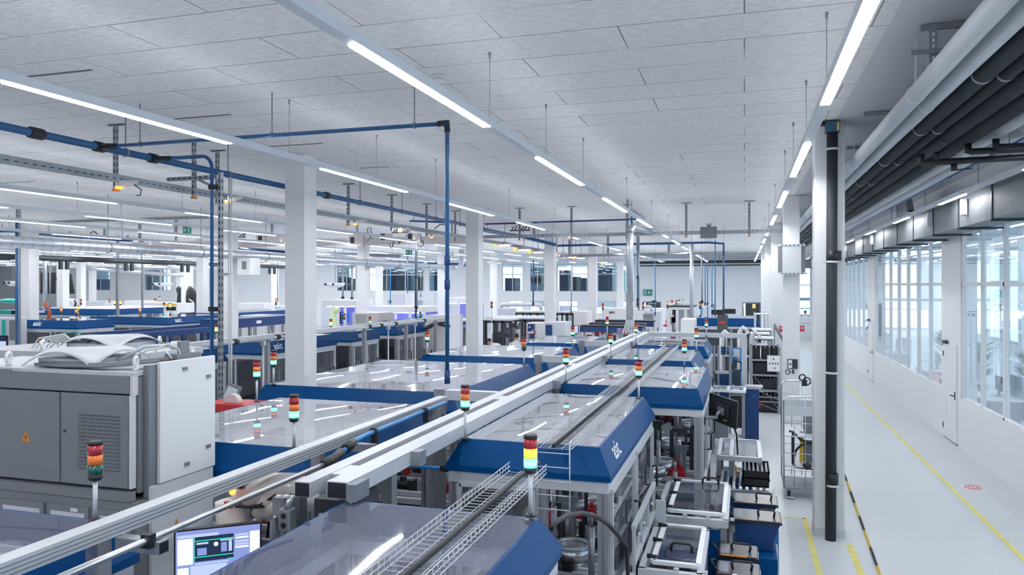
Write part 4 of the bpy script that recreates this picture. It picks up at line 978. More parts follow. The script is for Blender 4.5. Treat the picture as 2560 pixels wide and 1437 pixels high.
    if near == 2:
        for k in range(6): 
            y = py0+.2+(py1-py0-.4)*k/5; MB().bar((px0+.1, y, 1.0), (px1-.1, y, 1.0), .05, .05).build('track_rail', 'alu2', t)
    h = zt-zb-.045; zlog = zb+.045+h*.22; sl = V((0, 0, h)); 
    if 'R' in logo:   # on the right face, near its front end
        up = V((-e, 0, h)); f = .22; o_ = V((x1+e, y0+.28, zb+.045))+up*f
        text('asic', 'lettering', 'letter', o_, (0, 1, 0), up, h*1.0, t, .015, .003)
        MB().ball(o_+V((.003, .235, -.02)), .008, .012, .008).build('logo_dot', 'letter', t)
    if 'F' in logo:
        up = V((0, e, h)); o_ = V((x0+.45, y0-e, zb+.045))+up*.22
        text('asic', 'lettering', 'letter', o_, (1, 0, 0), up, h*1.05, t, .015, .003)
        MB().ball(o_+V((.24, -.003, -.02)), .012, .008, .008).build('logo_dot', 'letter', t)
    if near == 2:
        for (x, y) in ((x0+.05, y0+.05), (x1-.05, y0+.05), (x1-.05, y1-.05), (x0+.05, y1-.05), ((x0+x1)/2, y0+.05), (x1-.05, (y0+y1)/2)):
            MB().cyl((x, y, zt+.002), (x, y, zt+.008), .012, n=8).build('cover_screw', 'alu2', t)
    return t

# right-hand line, next to the walkway
machine('nearest blue-hooded machine with clear cover, cut by the bottom of the picture', -2.14, -1.02, 1.25, 3.78, zt=2.185, seed=11, acr='acrylic_near')
machine('second blue-hooded machine of the right line, with the lettering asic beside the lid stations', -2.1, -1.02, 5.48, 8.06, logo='R', seed=2)
machine('wide blue-hooded machine, third of the right line, in front of the black monitor', -2.1, -.51, 8.88, 11.2, e=.06, logo='', seed=3)
machine('fourth blue-hooded machine of the right line, just beyond the widest hood', -2.1, -.8, 12.05, 14.16, near=1, logo='R', seed=4)
machine('last blue-hooded machine of the right line before the crossing beam', -2.09, -.76, 15.0, 16.95, near=1, logo='R', seed=5)
# left line, across the beams
machine('blue-hooded machine at the lower left corner, in front of the grey control cabinet', -5.2, -3.08, .6, 3.04, near=2, seed=6, panes=False, n_in=4, acr='acrylic_near')
machine('blue-hooded machine with pinkish clear cover just right of the control cabinet', -4.72, -3.08, 4.8, 6.9, near=2, seed=7, panes=False)
machine('longest blue-hooded machine, at the foot of the wide white column', -5.5, -3.08, 7.75, 10.85, near=2, seed=8)
machine('blue-hooded machine behind the vertical blue pipe, in front of two people in white coats', -5.25, -3.1, 11.85, 14.1, near=1, seed=9)
machine('farthest blue-hooded machine of the left line, near the wrapped steel riser', -4.3, -3.1, 15.0, 17.2, near=1, seed=10)
# second row of machines, left of the column
KX = -9.1
def krow(label, y0, y1, logo, seed, depth=1.3, x=KX, near=1, n_in=18): return machine(label, x-.1-depth, x-.1, y0+.1, y1-.1, zt=2.24, zb=1.99, near=near, logo=logo, seed=seed, n_in=n_in)
krow('blue-hooded machine directly behind the white side of the control cabinet', 8.6, 11.7, '', 21)
krow('blue-hooded machine with large asic lettering left of the nearest column', 12.8, 15.6, 'R', 22)
krow('short blue-hooded machine with asic lettering just right of the nearest column', 16.3, 17.75, 'R', 23)
krow('blue-hooded machine with asic lettering beside the tall white cabinet', 18.8, 20.7, 'R', 24)
krow('low blue-hooded machine between the beam and the vented cream unit', 21.6, 24.2, '', 25, x=-9.7, depth=1.2)
# third row
machine('asic machine with corner towards the camera, at far left beside the brown hose', -22.4, -20.2, 18.7, 20.0, zt=2.25, zb=1.98, near=1, logo='F', seed=31, n_in=14)
machine('asic machine right of the corner one, behind the navy flow rack', -22.6, -19.2, 21.5, 24.3, zt=2.25, zb=1.98, near=1, logo='R', seed=32, n_in=10)
machine('low long asic hood deep at left, behind the dark perforated pole', -33, -28.1, 28, 33.5, zt=2.25, zb=1.95, near=0, logo='F', seed=33)
machine('blue hood between the third row column and the nearest column', -22, -19.7, 25.3, 30.5, zt=2.25, zb=1.95, near=1, logo='', seed=34, n_in=6)
machine('blue-hooded machine far behind the crossing beam, with two blue fronts', -1.8, .4, 26.6, 29, zt=2.25, zb=1.98, near=1, seed=35, n_in=8)
mm = thing('tilted_panel', 'dark tilted operator panel in front of the far blue-hooded machine', 'panel', at(1830, 850, y=24))
p = at(1806, 806, y=24.5); MB().obox(p, [(1, 0, 0), (0, .35, .94), (0, -.94, .35)], .32, .5, .04).build('display', 'dark', mm); MB().obox(p+V((0, -.025, -.01)), [(1, 0, 0), (0, .35, .94), (0, -.94, .35)], .2, .08, .03).build('red_label', 'red', mm)
MB().bar(p, V((p.x+.05, p.y+.1, 0)), .07).build('stand', 'cabl', mm)

# ------------------------------------------------------------------ signal towers
TW = []
def tower(label, px, ybase, ylamp, state='g', z=2.2, d=None, Y=None, rad=.035, scale=1.0, cap=True):
    """state letters: which lenses glow (r, a, g)"""
    b_ = at(px, ybase, z=z) if Y is None and d is None else (at(px, ybase, y=Y) if Y is not None else at(px, ybase, d=d))
    dd = (b_-V((0, 0, CH))).dot(V((-SI, CO, 0)))
    zl = CH-(ylamp-HOR)*dd/FPX   # underside of the lamp
    t = thing('signal_tower', label, 'signal tower', b_)
    x, y, z0 = b_; s = scale; R = rad*s
    if Y is not None: MB().cyl((x, y, .002), (x, y, z0+.0005), .0115*s, n=6).build('lower_pole', 'alu2', t)
    if zl > z0+.02:
        MB().cyl((x, y, z0+.0125), (x, y, zl), .0115*s, n=10).build('pole', 'alu2', t); MB().cyl((x, y, z0+.001), (x, y, z0+.012), .03*s, n=12).build('foot', 'black', t)
    MB().tube([(x, y, zl), (x, y, zl+.012*s), (x, y, zl+.03*s)], [R*.75, R*.98, R], 18).build('base', 'black', t)
    z_ = zl+.03*s; hL = .05*s
    for k, (c, nm) in enumerate((('g', 'green_lens'), ('a', 'amber_lens'), ('r', 'red_lens'))):
        m_ = {'g': ('lgrn', 'LGRN'), 'a': ('lamb', 'LAMB'), 'r': ('lred', 'LRED')}[c][c in state]
        MB().cyl((x, y, z_+.001), (x, y, z_+hL-.001), R, n=18).build(nm, m_, t); z_ += hL
    if cap: MB().tube([(x, y, z_), (x, y, z_+.014*s), (x, y, z_+.02*s)], [R*1.03, R*1.03, R*.9], 18).build('cap', 'black', t)
    return t
tower('large unlit signal tower in front of the grey control cabinet doors', 238, 1303, 1200, '')
tower('signal tower with amber and green lit, on the nearest hood at the bottom centre', 1326, 1290, 1182, 'ag')
tower('green-lit signal tower right of the control cabinet, over the pinkish cover', 735, 1122, 1054, 'g')
tower('green-lit signal tower at the left front corner of the second right hood, before the beams', 1163, 1098, 1026, 'g')
tower('green-lit signal tower left of the wide column, the nearer of two', 642, 1004, 948, 'g')
tower('green-lit signal tower beneath the asic lettering left of the wide column', 684, 962, 917, 'g')
tower('green-lit signal tower on the back corner of the second right hood', 1597, 996, 945, 'g')
tower('green-lit signal tower at the left front corner of the widest right hood', 1415, 957, 911, 'g')
tower('signal tower with dark green lens, on the back corner of the longest left hood', 1310, 912, 876, '')
tower('green-lit signal tower on the back corner of the widest right hood', 1711, 915, 882, 'g')
tower('green-lit signal tower left of the fourth right hood, beside the beams', 1527, 893, 860, 'g')
tower('green-lit signal tower on the back of the fourth right hood', 1741, 877, 847, 'g')
tower('green-lit signal tower on the hood in front of the two white coats', 1432, 869, 840, 'g')
tower('green-lit signal tower at the left front corner of the last right hood', 1590, 860, 832, 'g')
tower('green-lit signal tower before the far blue machine, right of centre', 1766, 842, 818, 'g', Y=17.5)
tower('green-lit signal tower at the left corner of the farthest left-line hood', 1518, 843, 813, 'g')
tower('green-lit signal tower left front on the hood behind the vertical blue pipe', 1068, 887, 854, 'g')
tower('green-lit signal tower in front of the vented cream unit', 925, 833, 809, 'g', Y=19)
tower('amber and green lit signal tower right of the nearest column', 827, 840, 817, 'ag', Y=17)
tower('dim signal tower before the violet cell right of the nearest column', 861, 818, 799, '', Y=21)
tower('unlit signal tower beside the tall white cabinet', 1051, 812, 795, '', Y=22)
tower('amber and green lit signal tower by the banded column, the nearer of two', 552, 893, 846, 'ag', z=2.24)
tower('dim amber signal tower half hidden behind the tall strut', 541, 860, 832, 'ag', Y=14)
tower('amber and green lit signal tower behind the control cabinet at far left', 103, 893, 866, 'ag', Y=13)
tower('red signal tower without light behind the left cabinet cables', 113, 892, 879, '', Y=12)
tower('red-lit signal tower beside the far left column', 153, 795, 785, 'r', Y=21, scale=1.2)
tower('red-lit signal tower on the far left hood, the front of a pair', 191, 806, 790, 'r', Y=20.5, scale=1.2)
tower('amber-lit signal tower behind the front one of the left pair', 196, 790, 779, 'ra', Y=24, scale=1.3)
tower('dark-capped signal tower left of the small far windows', 202, 770, 762, '', Y=30, scale=1.5)
tower('red-lit signal tower right of the grey perforated pole at left', 350, 797, 786, 'r', Y=23, scale=1.2)
tower('red signal tower in front of the cream machine with yellow trim', 425, 783, 774, 'ra', Y=26, scale=1.4)
tower('white and green lit signal tower left of the yellow-trimmed machine', 410, 785, 771, 'g', Y=26, scale=1.3)
tower('orange-lit signal tower above the deep white cabinets at left', 388, 768, 762, 'a', Y=36, scale=1.9)
tower('thin green-lit signal tower deep at left', 399, 757, 750, 'g', Y=38, scale=1.3)
tower('red and blue-green tiny signal tower before the far left wall', 274, 764, 756, '', Y=40, scale=1.3)
tower('red-lit signal tower between third row column and nearest column', 690, 770, 762, 'r', Y=32, scale=1.6)
tower('small red signal tower close to the left side of the nearest column', 726, 775, 768, 'ra', Y=32, scale=1.5)
tower('dark unlit signal tower on a thin pole beside the second column', 1229, 795, 770, '', Y=24, scale=1.1)
tower('signal tower at the left end of the IMA machine', 1507, 778, 774, '', Y=40, scale=1.7)
tower('green signal tower at the right end of the IMA machine', 1608, 776, 772, '', Y=40, scale=1.7)
for i, (px, yl, st_) in enumerate(((1669, 770, 'r'), (1680, 764, 'g'), (1691, 762, ''), (1698, 759, 'g'), (1708, 757, 'g'))):
    tower('tiny signal tower above the far caged cell, %s of five from the left' % ('first', 'second', 'third', 'fourth', 'fifth')[i], px, yl+8, yl, st_, Y=33+2*i, scale=1.4-.1*i)
tower('dark-topped signal tower right of the thick silver pipe', 1751, 788, 772, '', Y=33, scale=1.6)
tower('red and amber signal tower in front of the dark far gate', 1885, 788, 778, 'ra', Y=30, scale=1.6)
for px, lab in ((287, 'small amber lamp on a black post, left one before the far wall'), (301, 'small amber lamp on a black post, right one before the far wall')):
    p = at(px, 757, y=33); t = thing('warning_lamp', lab, 'lamp', p); MB().cyl(p+V((0, 0, -.06)), p+V((0, 0, .09)), .07, n=10).build('lens', 'LAMB', t); MB().cyl(p+V((0, 0, -.5)), p+V((0, 0, -.062)), .045, n=8).build('post', 'black', t)

# ------------------------------------------------------------------ aluminium cable beams
def hollow_end(b, x0, x1, z0, z1, y): b.box(x0+.006, y-.004, z0+.004, x1-.006, y-.0005, z1-.006)
bm_ = thing('cable_trunking', 'pair of long aluminium cable beams running between the two machine lines', 'beam', (-2.3, 10, 2.25))
MB().box(-2.235, 3.72, 2.205, -2.105, 17.6, 2.3).build('right_beam', 'alu2', bm_)
MB().box(-2.405, 3.66, 2.215, -2.305, 17.6, 2.3).build('left_beam', 'alu2', bm_)
MB().box(-2.304, 3.9, 2.21, -2.236, 17.2, 2.225).build('gap_floor', 'mid', bm_)
for y in (4.0, 7.0, 10.2, 13.2, 16.4): MB().box(-2.3045, y-.12, 2.226, -2.2355, y+.1, 2.297).build('spacer_block', 'alu2', bm_)
e_ = MB(); hollow_end(e_, -2.235, -2.105, 2.205, 2.3, 3.72); e_.build('right_end_cap', 'black', bm_)
e_ = MB(); hollow_end(e_, -2.405, -2.305, 2.215, 2.3, 3.66); e_.build('left_end_cap', 'black', bm_)
MB().box(-2.104, 3.7, 2.2, -2.045, 3.86, 2.295).build('end_bracket', 'mid', bm_)
for y in (4.6, 8.46, 11.62, 14.58): MB().box(-2.33, y-.04, .05, -2.25, y+.04, 2.204).build('support_post', 'alu', bm_); MB().box(-2.104, y-.05, 2.201, -2.04, y+.05, 2.297).build('side_bracket', 'alu', bm_)
cb = thing('crossing_profile', 'aluminium beam crossing to the right behind the last right hood, standing on a post', 'beam', (-1, 17.35, 2.25))
MB().box(-2.09, 17.58, 2.2, .05, 17.72, 2.3).build('beam', 'alu2', cb); MB().box(-.06, 17.6, .02, .06, 17.72, 2.199).build('post', 'alu2', cb); MB().box(-.12, 17.55, 0, .12, 17.77, .02).build('foot_plate', 'alu', cb)
for i, (y, xl, lab) in enumerate(((7.32, -2.98, 'short aluminium cross arm at the foot of the vertical blue pipe'), (11.3, -3.0, 'short aluminium cross arm between the longest hood and the next'), (14.55, -3.0, 'short aluminium cross arm beside the farthest left hood'))):
    t = thing('cross_arm', lab, 'beam', (xl, y, 0))
    MB().box(xl, y-.05, 2.2, -2.41, y+.05, 2.3).build('arm', 'alu2', t); MB().box(xl-.12, y-.06, 2.17, xl-.001, y+.06, 2.31).build('end_block', 'alu', t)
    MB().box(xl-.1, y-.045, .0, xl-.02, y+.045, 2.169).build('post', 'alu', t); MB().box(xl-.02, y-.08, 1.9, xl+.07, y-.05, 2.05).build('valve', 'black', t)
bl = thing('cable_trunking', 'single aluminium beam rising from the lower left corner along the left hoods', 'beam', (-2.83, 4, 2.26))
MB().box(-2.89, 1.2, 2.225, -2.80, 6.9, 2.3).build('beam', 'alu2', bl)
g_ = MB()
for z in (2.243, 2.262, 2.281): g_.box(-2.7998, 1.2, z-.003, -2.7985, 6.9, z+.003)
g_.build('beam_groove', 'alu', bl)
for y, xr in ((2.83, -2.55), (5.0, -2.6)):
    MB().box(-2.80, y-.03, 2.165, xr, y+.03, 2.222).build('bracket_arm', 'alu', bl); MB().box(xr+.0005, y-.026, 2.169, xr+.004, y+.026, 2.218).build('bracket_cap', 'black', bl)
for y in (2.75, 4.62, 6.6): MB().box(-2.88, y-.04, .05, -2.81, y+.04, 2.224).build('support_post', 'alu', bl)
rd = thing('conduit', 'round steel conduit beneath the single left beam with a black clamp', 'conduit', (-2.6, 3, 2.24))
MB().cyl((-2.60, 1.2, 2.235), (-2.60, 4.3, 2.235), .016, n=12).build('tube', 'steel', rd)
MB().box(-2.625, 2.77, 2.2, -2.575, 2.81, 2.262).build('clamp', 'black', rd)
hs = thing('air_hose', 'bright blue air tube with black couplings along the single left beam', 'hose', (-2.65, 5, 2.26))
MB().tube([(-2.60, 4.37, 2.235), (-2.61, 4.5, 2.245), (-2.66, 4.75, 2.28), (-2.68, 5, 2.285), (-2.70, 6.6, 2.285)], .018, 10).build('tube', 'hose', hs)
MB().tube([(-2.60, 4.28, 2.235), (-2.605, 4.36, 2.237), (-2.612, 4.46, 2.245), (-2.625, 4.55, 2.255)], [.028, .036, .03, .036], 10).build('coupling', 'black', hs)
MB().tube([(-2.635, 4.62, 2.262), (-2.65, 4.7, 2.27), (-2.66, 4.78, 2.28)], [.034, .04, .03], 10).build('coupling', 'black', hs)
for y in (5.14, 6.1): MB().tube([(-2.685, y-.02, 2.285), (-2.685, y+.02, 2.285)], .032, 10).box(-2.70, y-.02, 2.19, -2.66, y+.02, 2.26).build('clip', 'black', hs)
r2 = thing('pneumatic_rod', 'thin steel rod with a black end between the blue tube and the beam pair', 'rod', (-2.58, 6, 2.2))
MB().cyl((-2.56, 5.35, 2.2), (-2.56, 6.6, 2.2), .012, n=8).build('rod', 'steel', r2); MB().tube([(-2.56, 5.25, 2.2), (-2.56, 5.36, 2.2)], [.03, .022], 10).build('end_piece', 'black', r2)
bh = thing('air_hose', 'short blue air tube with black fittings under the second right hood front', 'hose', (-1.9, 5.2, 1.9))
a, b = at(1020, 1164, z=1.9), at(1255, 1182, z=1.9)
MB().tube([a, b], .016, 8).build('tube', 'hose', bh)
for f, l in ((.42, .05), (.62, .1), (.82, .04), (.98, .03)): c = a.lerp(b, f); MB().tube([c-(b-a).normalized()*l, c+(b-a).normalized()*l], .026, 8).build('coupling', 'black', bh)
c = a.lerp(b, .66); MB().bar(c, c+V((0, -.01, -.09)), .03).build('ball_valve', 'letter', bh)

# ------------------------------------------------------------------ wire mesh tray over the right hoods
def wire_tray(label, y0, y1, x=-1.30, z=2.222, w=.24, h=.054, step=.055, tail=False):
    t = thing('wire_cable_tray', label, 'cable tray', (x, (y0+y1)/2, z))
    b = MB(); r = .0026
    for dx, dz in ((-w/2, h), (-w/2, h*.5), (-w/2, 0), (-w/5, 0), (w/5, 0), (w/2, 0), (w/2, h*.5), (w/2, h)): b.tube([(x+dx, y0, z+dz), (x+dx, y1, z+dz)], r, 5)
    k = y0
    while k <= y1: b.tube([(x-w/2, k, z+h), (x-w/2, k, z), (x+w/2, k, z), (x+w/2, k, z+h)], r*.9, 4); k += step
    b.build('wire_mesh', 'alu2', t)
    MB().tube([(x-.01, y0, z+.018), (x+.01, (y0+y1)/2, z+.018), (x, y1, z+.018)]+([(x, y1+.25, z+.0)] if tail else []), .014, 8).build('black_cable', 'black', t)
    return t
wire_tray('wire mesh cable tray with black cable over the nearest hood', 1.6, 4.55, tail=True)
t = wire_tray('long wire mesh cable tray with black cable over the second to fourth right hoods', 5.25, 14.4)
b = MB()
for dx in (-.12, .12):
    b.tube([(-1.3+dx, 5.25, 2.285), (-1.3+dx, 5.2, 2.27), (-1.3+dx, 5.2, 1.75)], .005, 5)
for z in (2.2, 2.1, 2.0, 1.9, 1.8): b.tube([(-1.42, 5.2, z), (-1.18, 5.2, z)], .004, 5)
b.build('hanging_mesh', 'alu2', t)
# ================================================================== RIGHT SIDE OF THE LINE: LID STATIONS, BINS, CONVEYOR, RACK, CART
def lid_station(label, x0, x1, y0, y1, z=1.05, handle=None, blue=True, x_split=.17):
    t = thing('lid_station', label, 'feeder station', ((x0+x1)/2, (y0+y1)/2, 0))
    w = .05
    for (a, b_) in (((x0, y0), (x1, y0)), ((x0, y1), (x1, y1)), ((x0, y0), (x0, y1)), ((x1, y0), (x1, y1))):
        MB().bar((a[0]-(w/2 if a[0] != b_[0] else 0), a[1], z-.03), (b_[0]+(w/2 if a[0] != b_[0] else 0), b_[1], z-.03), w, .07).build('frame_bar', 'alu2', t)
    xs = x0+(x1-x0)*x_split; yl = y0+.12
    ld = MB().add([(xs, yl, z+.022), (x1-.03, yl, z+.022), (x1-.03, y1-.02, z+.022), (xs, y1-.02, z+.022)], [(0, 1, 2, 3)]).build('lid', 'smokelid', t)
    lf = MB(); q = .042
    for (a, b_) in (((xs, yl), (x1-.02, yl)), ((xs, y1-.02), (x1-.02, y1-.02)), ((xs, yl), (xs, y1-.02)), ((x1-.02, yl), (x1-.02, y1-.02))): lf.bar((*a, z+.02), (*b_, z+.02), q, .03)
    lf.build('lid_frame', 'letter', ld)
    MB().add([(x0+.02, y0+.02, z-.01), (xs, y0+.02, z-.01), (xs, y1-.02, z-.01), (x0+.02, y1-.02, z-.01)], [(0, 1, 2, 3)]).build('side_cover', 'pane', t)
    hx, hy = handle
    MB().tube([(hx-.085, hy, z+.025), (hx-.085, hy-.0, z+.075), (hx-.06, hy, z+.095), (hx+.06, hy, z+.095), (hx+.085, hy, z+.075), (hx+.085, hy, z+.025)], .012, 8).build('handle', 'black', ld)
    for k in range(3): y = yl+.05+(y1-yl-.15)*k/2; MB().tube([(xs-.05, y, z+.045), (xs+.03, y-.01, z+.05)], [.022, .012], 8).build('hinge_knob', 'black', t)
    for k in range(3): MB().box(x0+.25+.22*k, y0-.01, z+.006, x0+.29+.22*k, y0+.02, z+.03).build('latch', 'alu2', t)
    for x in (x0+.02, x1-.02):
        for y in (y0+.03, y1-.03): MB().box(x-.03, y-.03, 0.02, x+.03, y+.03, z-.066).build('leg', 'alu', t)
    for y in (y0-.005,): 
        if blue: MB().box(x0+.05, y, .2, x1-.05, y+.02, z-.1).build('front_panel', 'blue', t)
    MB().box(x0+.06, y0+.08, .45, x1-.06, y1-.06, .8).build('inner_tray', 'dark', t)
    innards(t, x0+.05, x1-.05, y0+.08, y1-.1, .801, z-.08, 5, random.Random(int(y0*10)))
    return t
lid_station('larger lid station with smoky cover and white frame, right of the asic hood', -.82, -.17, 7.44, 8.76, z=1.15, handle=(-.36, 8.66))
lid_station('front lid station with smoky cover and white frame at the bottom right', -.78, -.33, 6.0, 7.1, z=1.15, handle=(-.5, 6.4))
st = thing('switch_box', 'grey upright box with the black cable ending in its top', 'box', (-.87, 5.9, 0))
MB().box(-.905, 5.8, .0, -.82, 5.9, 1.13).build('housing', 'cab', st, bevel=.005); MB().box(-.91, 5.795, 1.131, -.815, 5.905, 1.145).build('top_plate', 'alu2', st)
hz = thing('black_cable', 'thick black cable arching from the second machine to the grey upright box', 'cable', (-1.1, 6, 1.3))
pts = [at(1378, 1322, d=4.3), at(1392, 1303, d=4.4), at(1420, 1288, d=4.55), at(1455, 1282, d=4.75), at(1490, 1290, d=5.0), at(1520, 1310, d=5.25), at(1545, 1337, d=5.5), at(1566, 1366, d=5.75), V((-.865, 5.85, 1.15))]
MB().tube(pts, .016, 8).build('cable', 'black', hz); hz['category'] = 'cable'
# clear guard box beside the second right machine
gb = thing('guard_box', 'clear acrylic guard box with grey frame between the asic machine and the lid stations', 'guard', (-.95, 6.6, 0))
for (a, b_) in (((-.835, 5.95, 1.48), (-.835, 7.35, 1.48)), ((-.835, 5.95, 1.2), (-.835, 7.35, 1.2))): MB().bar(a, b_, .035).build('frame_bar', 'alu2', gb)
for y in (5.97, 6.4, 6.85, 7.33): MB().box(-.848, y-.013, .3, -.822, y+.013, 1.46).build('upright', 'alu2', gb)
MB().add([(-.835, 5.95, .3), (-.835, 7.35, .3), (-.835, 7.35, 1.46), (-.835, 5.95, 1.46)], [(0, 1, 2, 3)]).build('clear_panel', 'pane', gb)
MB().box(-.85, 5.95, .25, -.815, 7.35, .3).build('base_rail', 'alu', gb)
for y in (5.97, 7.33): MB().box(-.85, y-.012, .0, -.83, y+.012, .249).build('foot', 'alu', gb)
for k in range(5): MB().cyl((-.837, 5.98+.3*k, 1.33), (-.826, 5.98+.3*k, 1.33), .014, n=8).build('screw', 'letter', gb)
br = thing('mounting_bracket', 'grey flat bracket plate standing between the two lid stations', 'bracket', (-.78, 7.25, 0))
MB().box(-.80, 7.2, .9, -.71, 7.23, 1.36).build('plate', 'cabl', br); MB().box(-.71, 7.2, 1.1, -.5, 7.23, 1.14).build('arm', 'alu', br); MB().box(-.78, 7.19, 0, -.73, 7.24, .899).build('post', 'alu', br)

# ---- blue bins with dark lids
def bin_(label, x0, x1, y0, y1, z=.95, h=.2, group='blue bins beside the lid stations'):
    t = thing('storage_bin', label, 'bin', ((x0+x1)/2, (y0+y1)/2, z-h), group)
    i = .07
    MB().loft([[(x0+i, y0+i*.6, z-h), (x1-i*1.6, y0+i*.6, z-h), (x1-i*1.6, y1-i*.6, z-h), (x0+i, y1-i*.6, z-h)], [(x0+.02, y0+.02, z-.025), (x1-.02, y0+.02, z-.025), (x1-.02, y1-.02, z-.025), (x0+.02, y1-.02, z-.025)]]).build('bin_body', 'navy', t)
    MB().box(x0, y0, z-.024, x1, y1, z-.004).build('rim', 'black', t)
    ld = MB().box(x0+.012, y0+.012, z-.003, x1-.012, y1-.012, z+.006).build('lid', 'binlid', t)
    MB().box(x0+.02, y0+.05, z+.0065, x0+.1, y1-.05, z+.009).build('lid_flap', 'mid', ld)
    xm = x1-.15; ym = (y0+y1)/2; a = min(.085, (y1-y0)*.36)
    MB().tube([(xm-.075, ym-a*.3, z+.007), (xm-.085, ym-a*.3, z+.05), (xm-.07, ym-a*.3, z+.075), (xm+.07, ym-a*.3, z+.075), (xm+.085, ym-a*.3, z+.05), (xm+.075, ym-a*.3, z+.007)], .011, 8).build('handle', 'black', ld)
    MB().box(x1-.002, ym-.03, z-.06, x1+.004, ym+.04, z-.005).build('label_tag', 'letter', t)
    MB().tube([(x0+.01, y0+.05, z+.01), (x0-.05, ym, z+.05), (x0-.02, y1-.04, z+.02)], .01, 6).build('hinge_cable', 'black', t)
    return t
bin_('blue bin with dark lid beside the conveyor, rearmost of the four', -.12, .36, 8.82, 9.24)
bin_('large blue bin with dark lid and white tag, second from the back', -.12, .37, 8.18, 8.6, h=.3)
bin_('blue bin with orange rim, third from the back', -.23, .12, 7.06, 7.4)
bin_('blue bin with dark lid at the bottom right, frontmost of the four', -.23, .13, 6.6, 6.93)
og = MB().box(-.2, 7.044, .955, .02, 7.06, .965).build('orange_edge', 'orange'); tag(og, 'narrow orange trim along the edge of the third blue bin', 'trim')
bt = thing('bin_trolley', 'blue wheeled trolley under the four bins along the walkway', 'trolley', (.2, 7.8, 0))
MB().box(.0, 8.0, .12, .32, 8.75, .64).build('blue_housing', 'blue', bt, bevel=.008)
MB().box(.30, 6.45, .06, .36, 8.8, .12).build('side_rail', 'hose', bt); MB().bar((.34, 8.75, .1), (.34, 8.75, .7), .04).build('corner_post', 'hose', bt); MB().bar((.34, 7.05, .1), (.34, 7.05, .6), .04).build('corner_post', 'hose', bt)
MB().box(-.28, 6.5, .3, .25, 7.38, .36).build('shelf_plate', 'mid', bt); MB().box(-.2, 6.5, .36, .1, 7.42, .74).build('inner_box', 'mid', bt)
MB().box(-.12, 8.2, .645, .3, 8.7, .655).build('bin_shelf', 'blue', bt); MB().box(-.1, 8.85, .6, .3, 9.2, .745).build('rear_box', 'navy', bt)
for y in (6.6, 8.1, 8.6): MB().cyl((.24, y, .06), (.30, y, .06), .055, n=14).build('wheel', 'black', bt)
for z, mm_ in ((.6, 'letter'), (.5, 'paper'), (.38, 'letter')): MB().box(.321, 8.3, z-.03, .335, 8.5, z+.03).build('label_holder', mm_, bt)

# ---- roller conveyor with crates, cover over its inner half
rc = thing('roller_conveyor', 'roller conveyor reaching into the walkway with black crates on it', 'conveyor', (-.1, 10.4, 0))
for y in (9.95, 10.95): MB().box(-.33, y-.03, .72, .33, y+.03, .80).build('side_rail', 'alu', rc)
for k in range(8): x = -.29+.08*k; MB().cyl((x, 9.98, .79), (x, 10.92, .79), .024, n=10).build('roller', 'steel', rc)
for x in (-.28, .27):
    for y in (9.95, 10.95): MB().box(x-.03, y-.03, 0, x+.03, y+.03, .719).build('leg', 'alu', rc)
MB().box(-.1, 9.92, .3, .3, 9.95, .5).build('drip_panel', 'mid', rc); MB().box(.34, 10.05, .74, .36, 10.1, .82).build('end_reflector', 'letter', rc)
def crate(label, x0, y0, z0, sx, sy, h, group, ribs=6):
    t = thing('black_crate', label, 'crate', (x0+sx/2, y0+sy/2, z0), group)
    x1, y1 = x0+sx, y0+sy; w = .012
    MB().box(x0, y0, z0, x1, y1, z0+.012).box(x0, y0, z0, x0+w, y1, z0+h).box(x1-w, y0, z0, x1, y1, z0+h).box(x0, y0, z0, x1, y0+w, z0+h).box(x0, y1-w, z0, x1, y1, z0+h).build('crate_shell', 'black', t)
    r_ = MB().box(x0-.01, y0-.01, z0+h-.02, x0+.014, y1+.01, z0+h).box(x1-.014, y0-.01, z0+h-.02, x1+.01, y1+.01, z0+h).box(x0-.01, y0-.01, z0+h-.02, x1+.01, y0+.014, z0+h).box(x0-.01, y1-.014, z0+h-.02, x1+.01, y1+.01, z0+h)
    r_.build('crate_rim', 'black', t)
    i_ = MB()
    for k in range(ribs): x = x0+sx*(k+.5)/ribs; i_.box(x-.012, y0+.02, z0+.012, x+.012, y1-.02, z0+h-.015)
    i_.build('dividers', 'mid', t)
    return t
crate('black divided crate, lower one of two on the roller conveyor', -.02, 10.1, .815, .32, .6, .1, 'crates on the roller conveyor')
crate('black divided crate, topmost of two on the roller conveyor', -.02, 10.1, .918, .32, .6, .1, 'crates on the roller conveyor')
cc = thing('conveyor_cover', 'clear cover box with two panes over the conveyor, in front of the tall blue cabinet', 'guard', (-.25, 11.2, 0))
z = 1.06
for (a, b_) in (((-.33, 10.56), (.2, 10.56)), ((-.33, 11.75), (.2, 11.75)), ((-.33, 10.56), (-.33, 11.75)), ((.2, 10.56), (.2, 11.75)), ((-.17, 10.56), (-.17, 11.75))): MB().bar((*a, z), (*b_, z), .05, .06).build('frame_bar', 'alu2', cc)
for a, b_ in ((-.30, -.195), (-.145, .175)): MB().add([(a, 10.59, z+.02), (b_, 10.59, z+.02), (b_, 11.72, z+.02), (a, 11.72, z+.02)], [(0, 1, 2, 3)]).build('cover_pane', 'pane', cc)
for x in (-.33, -.17, .2):
    for y in (10.56, 11.75): MB().box(x-.03, y-.03, 0 if y > 11 else .82, x+.03, y+.03, z-.03).build('leg', 'alu', cc)
MB().box(-.3, 11.05, .1, .15, 11.6, .7).build('inner_box', 'navy', cc); MB().box(-.3, 10.95, .98, -.18, 11.4, 1.03).build('inner_tray', 'mid', cc)
MB().box(-.12, 10.525, .83, -.1, 10.533, .98).build('yellow_strip', 'yellow', cc)

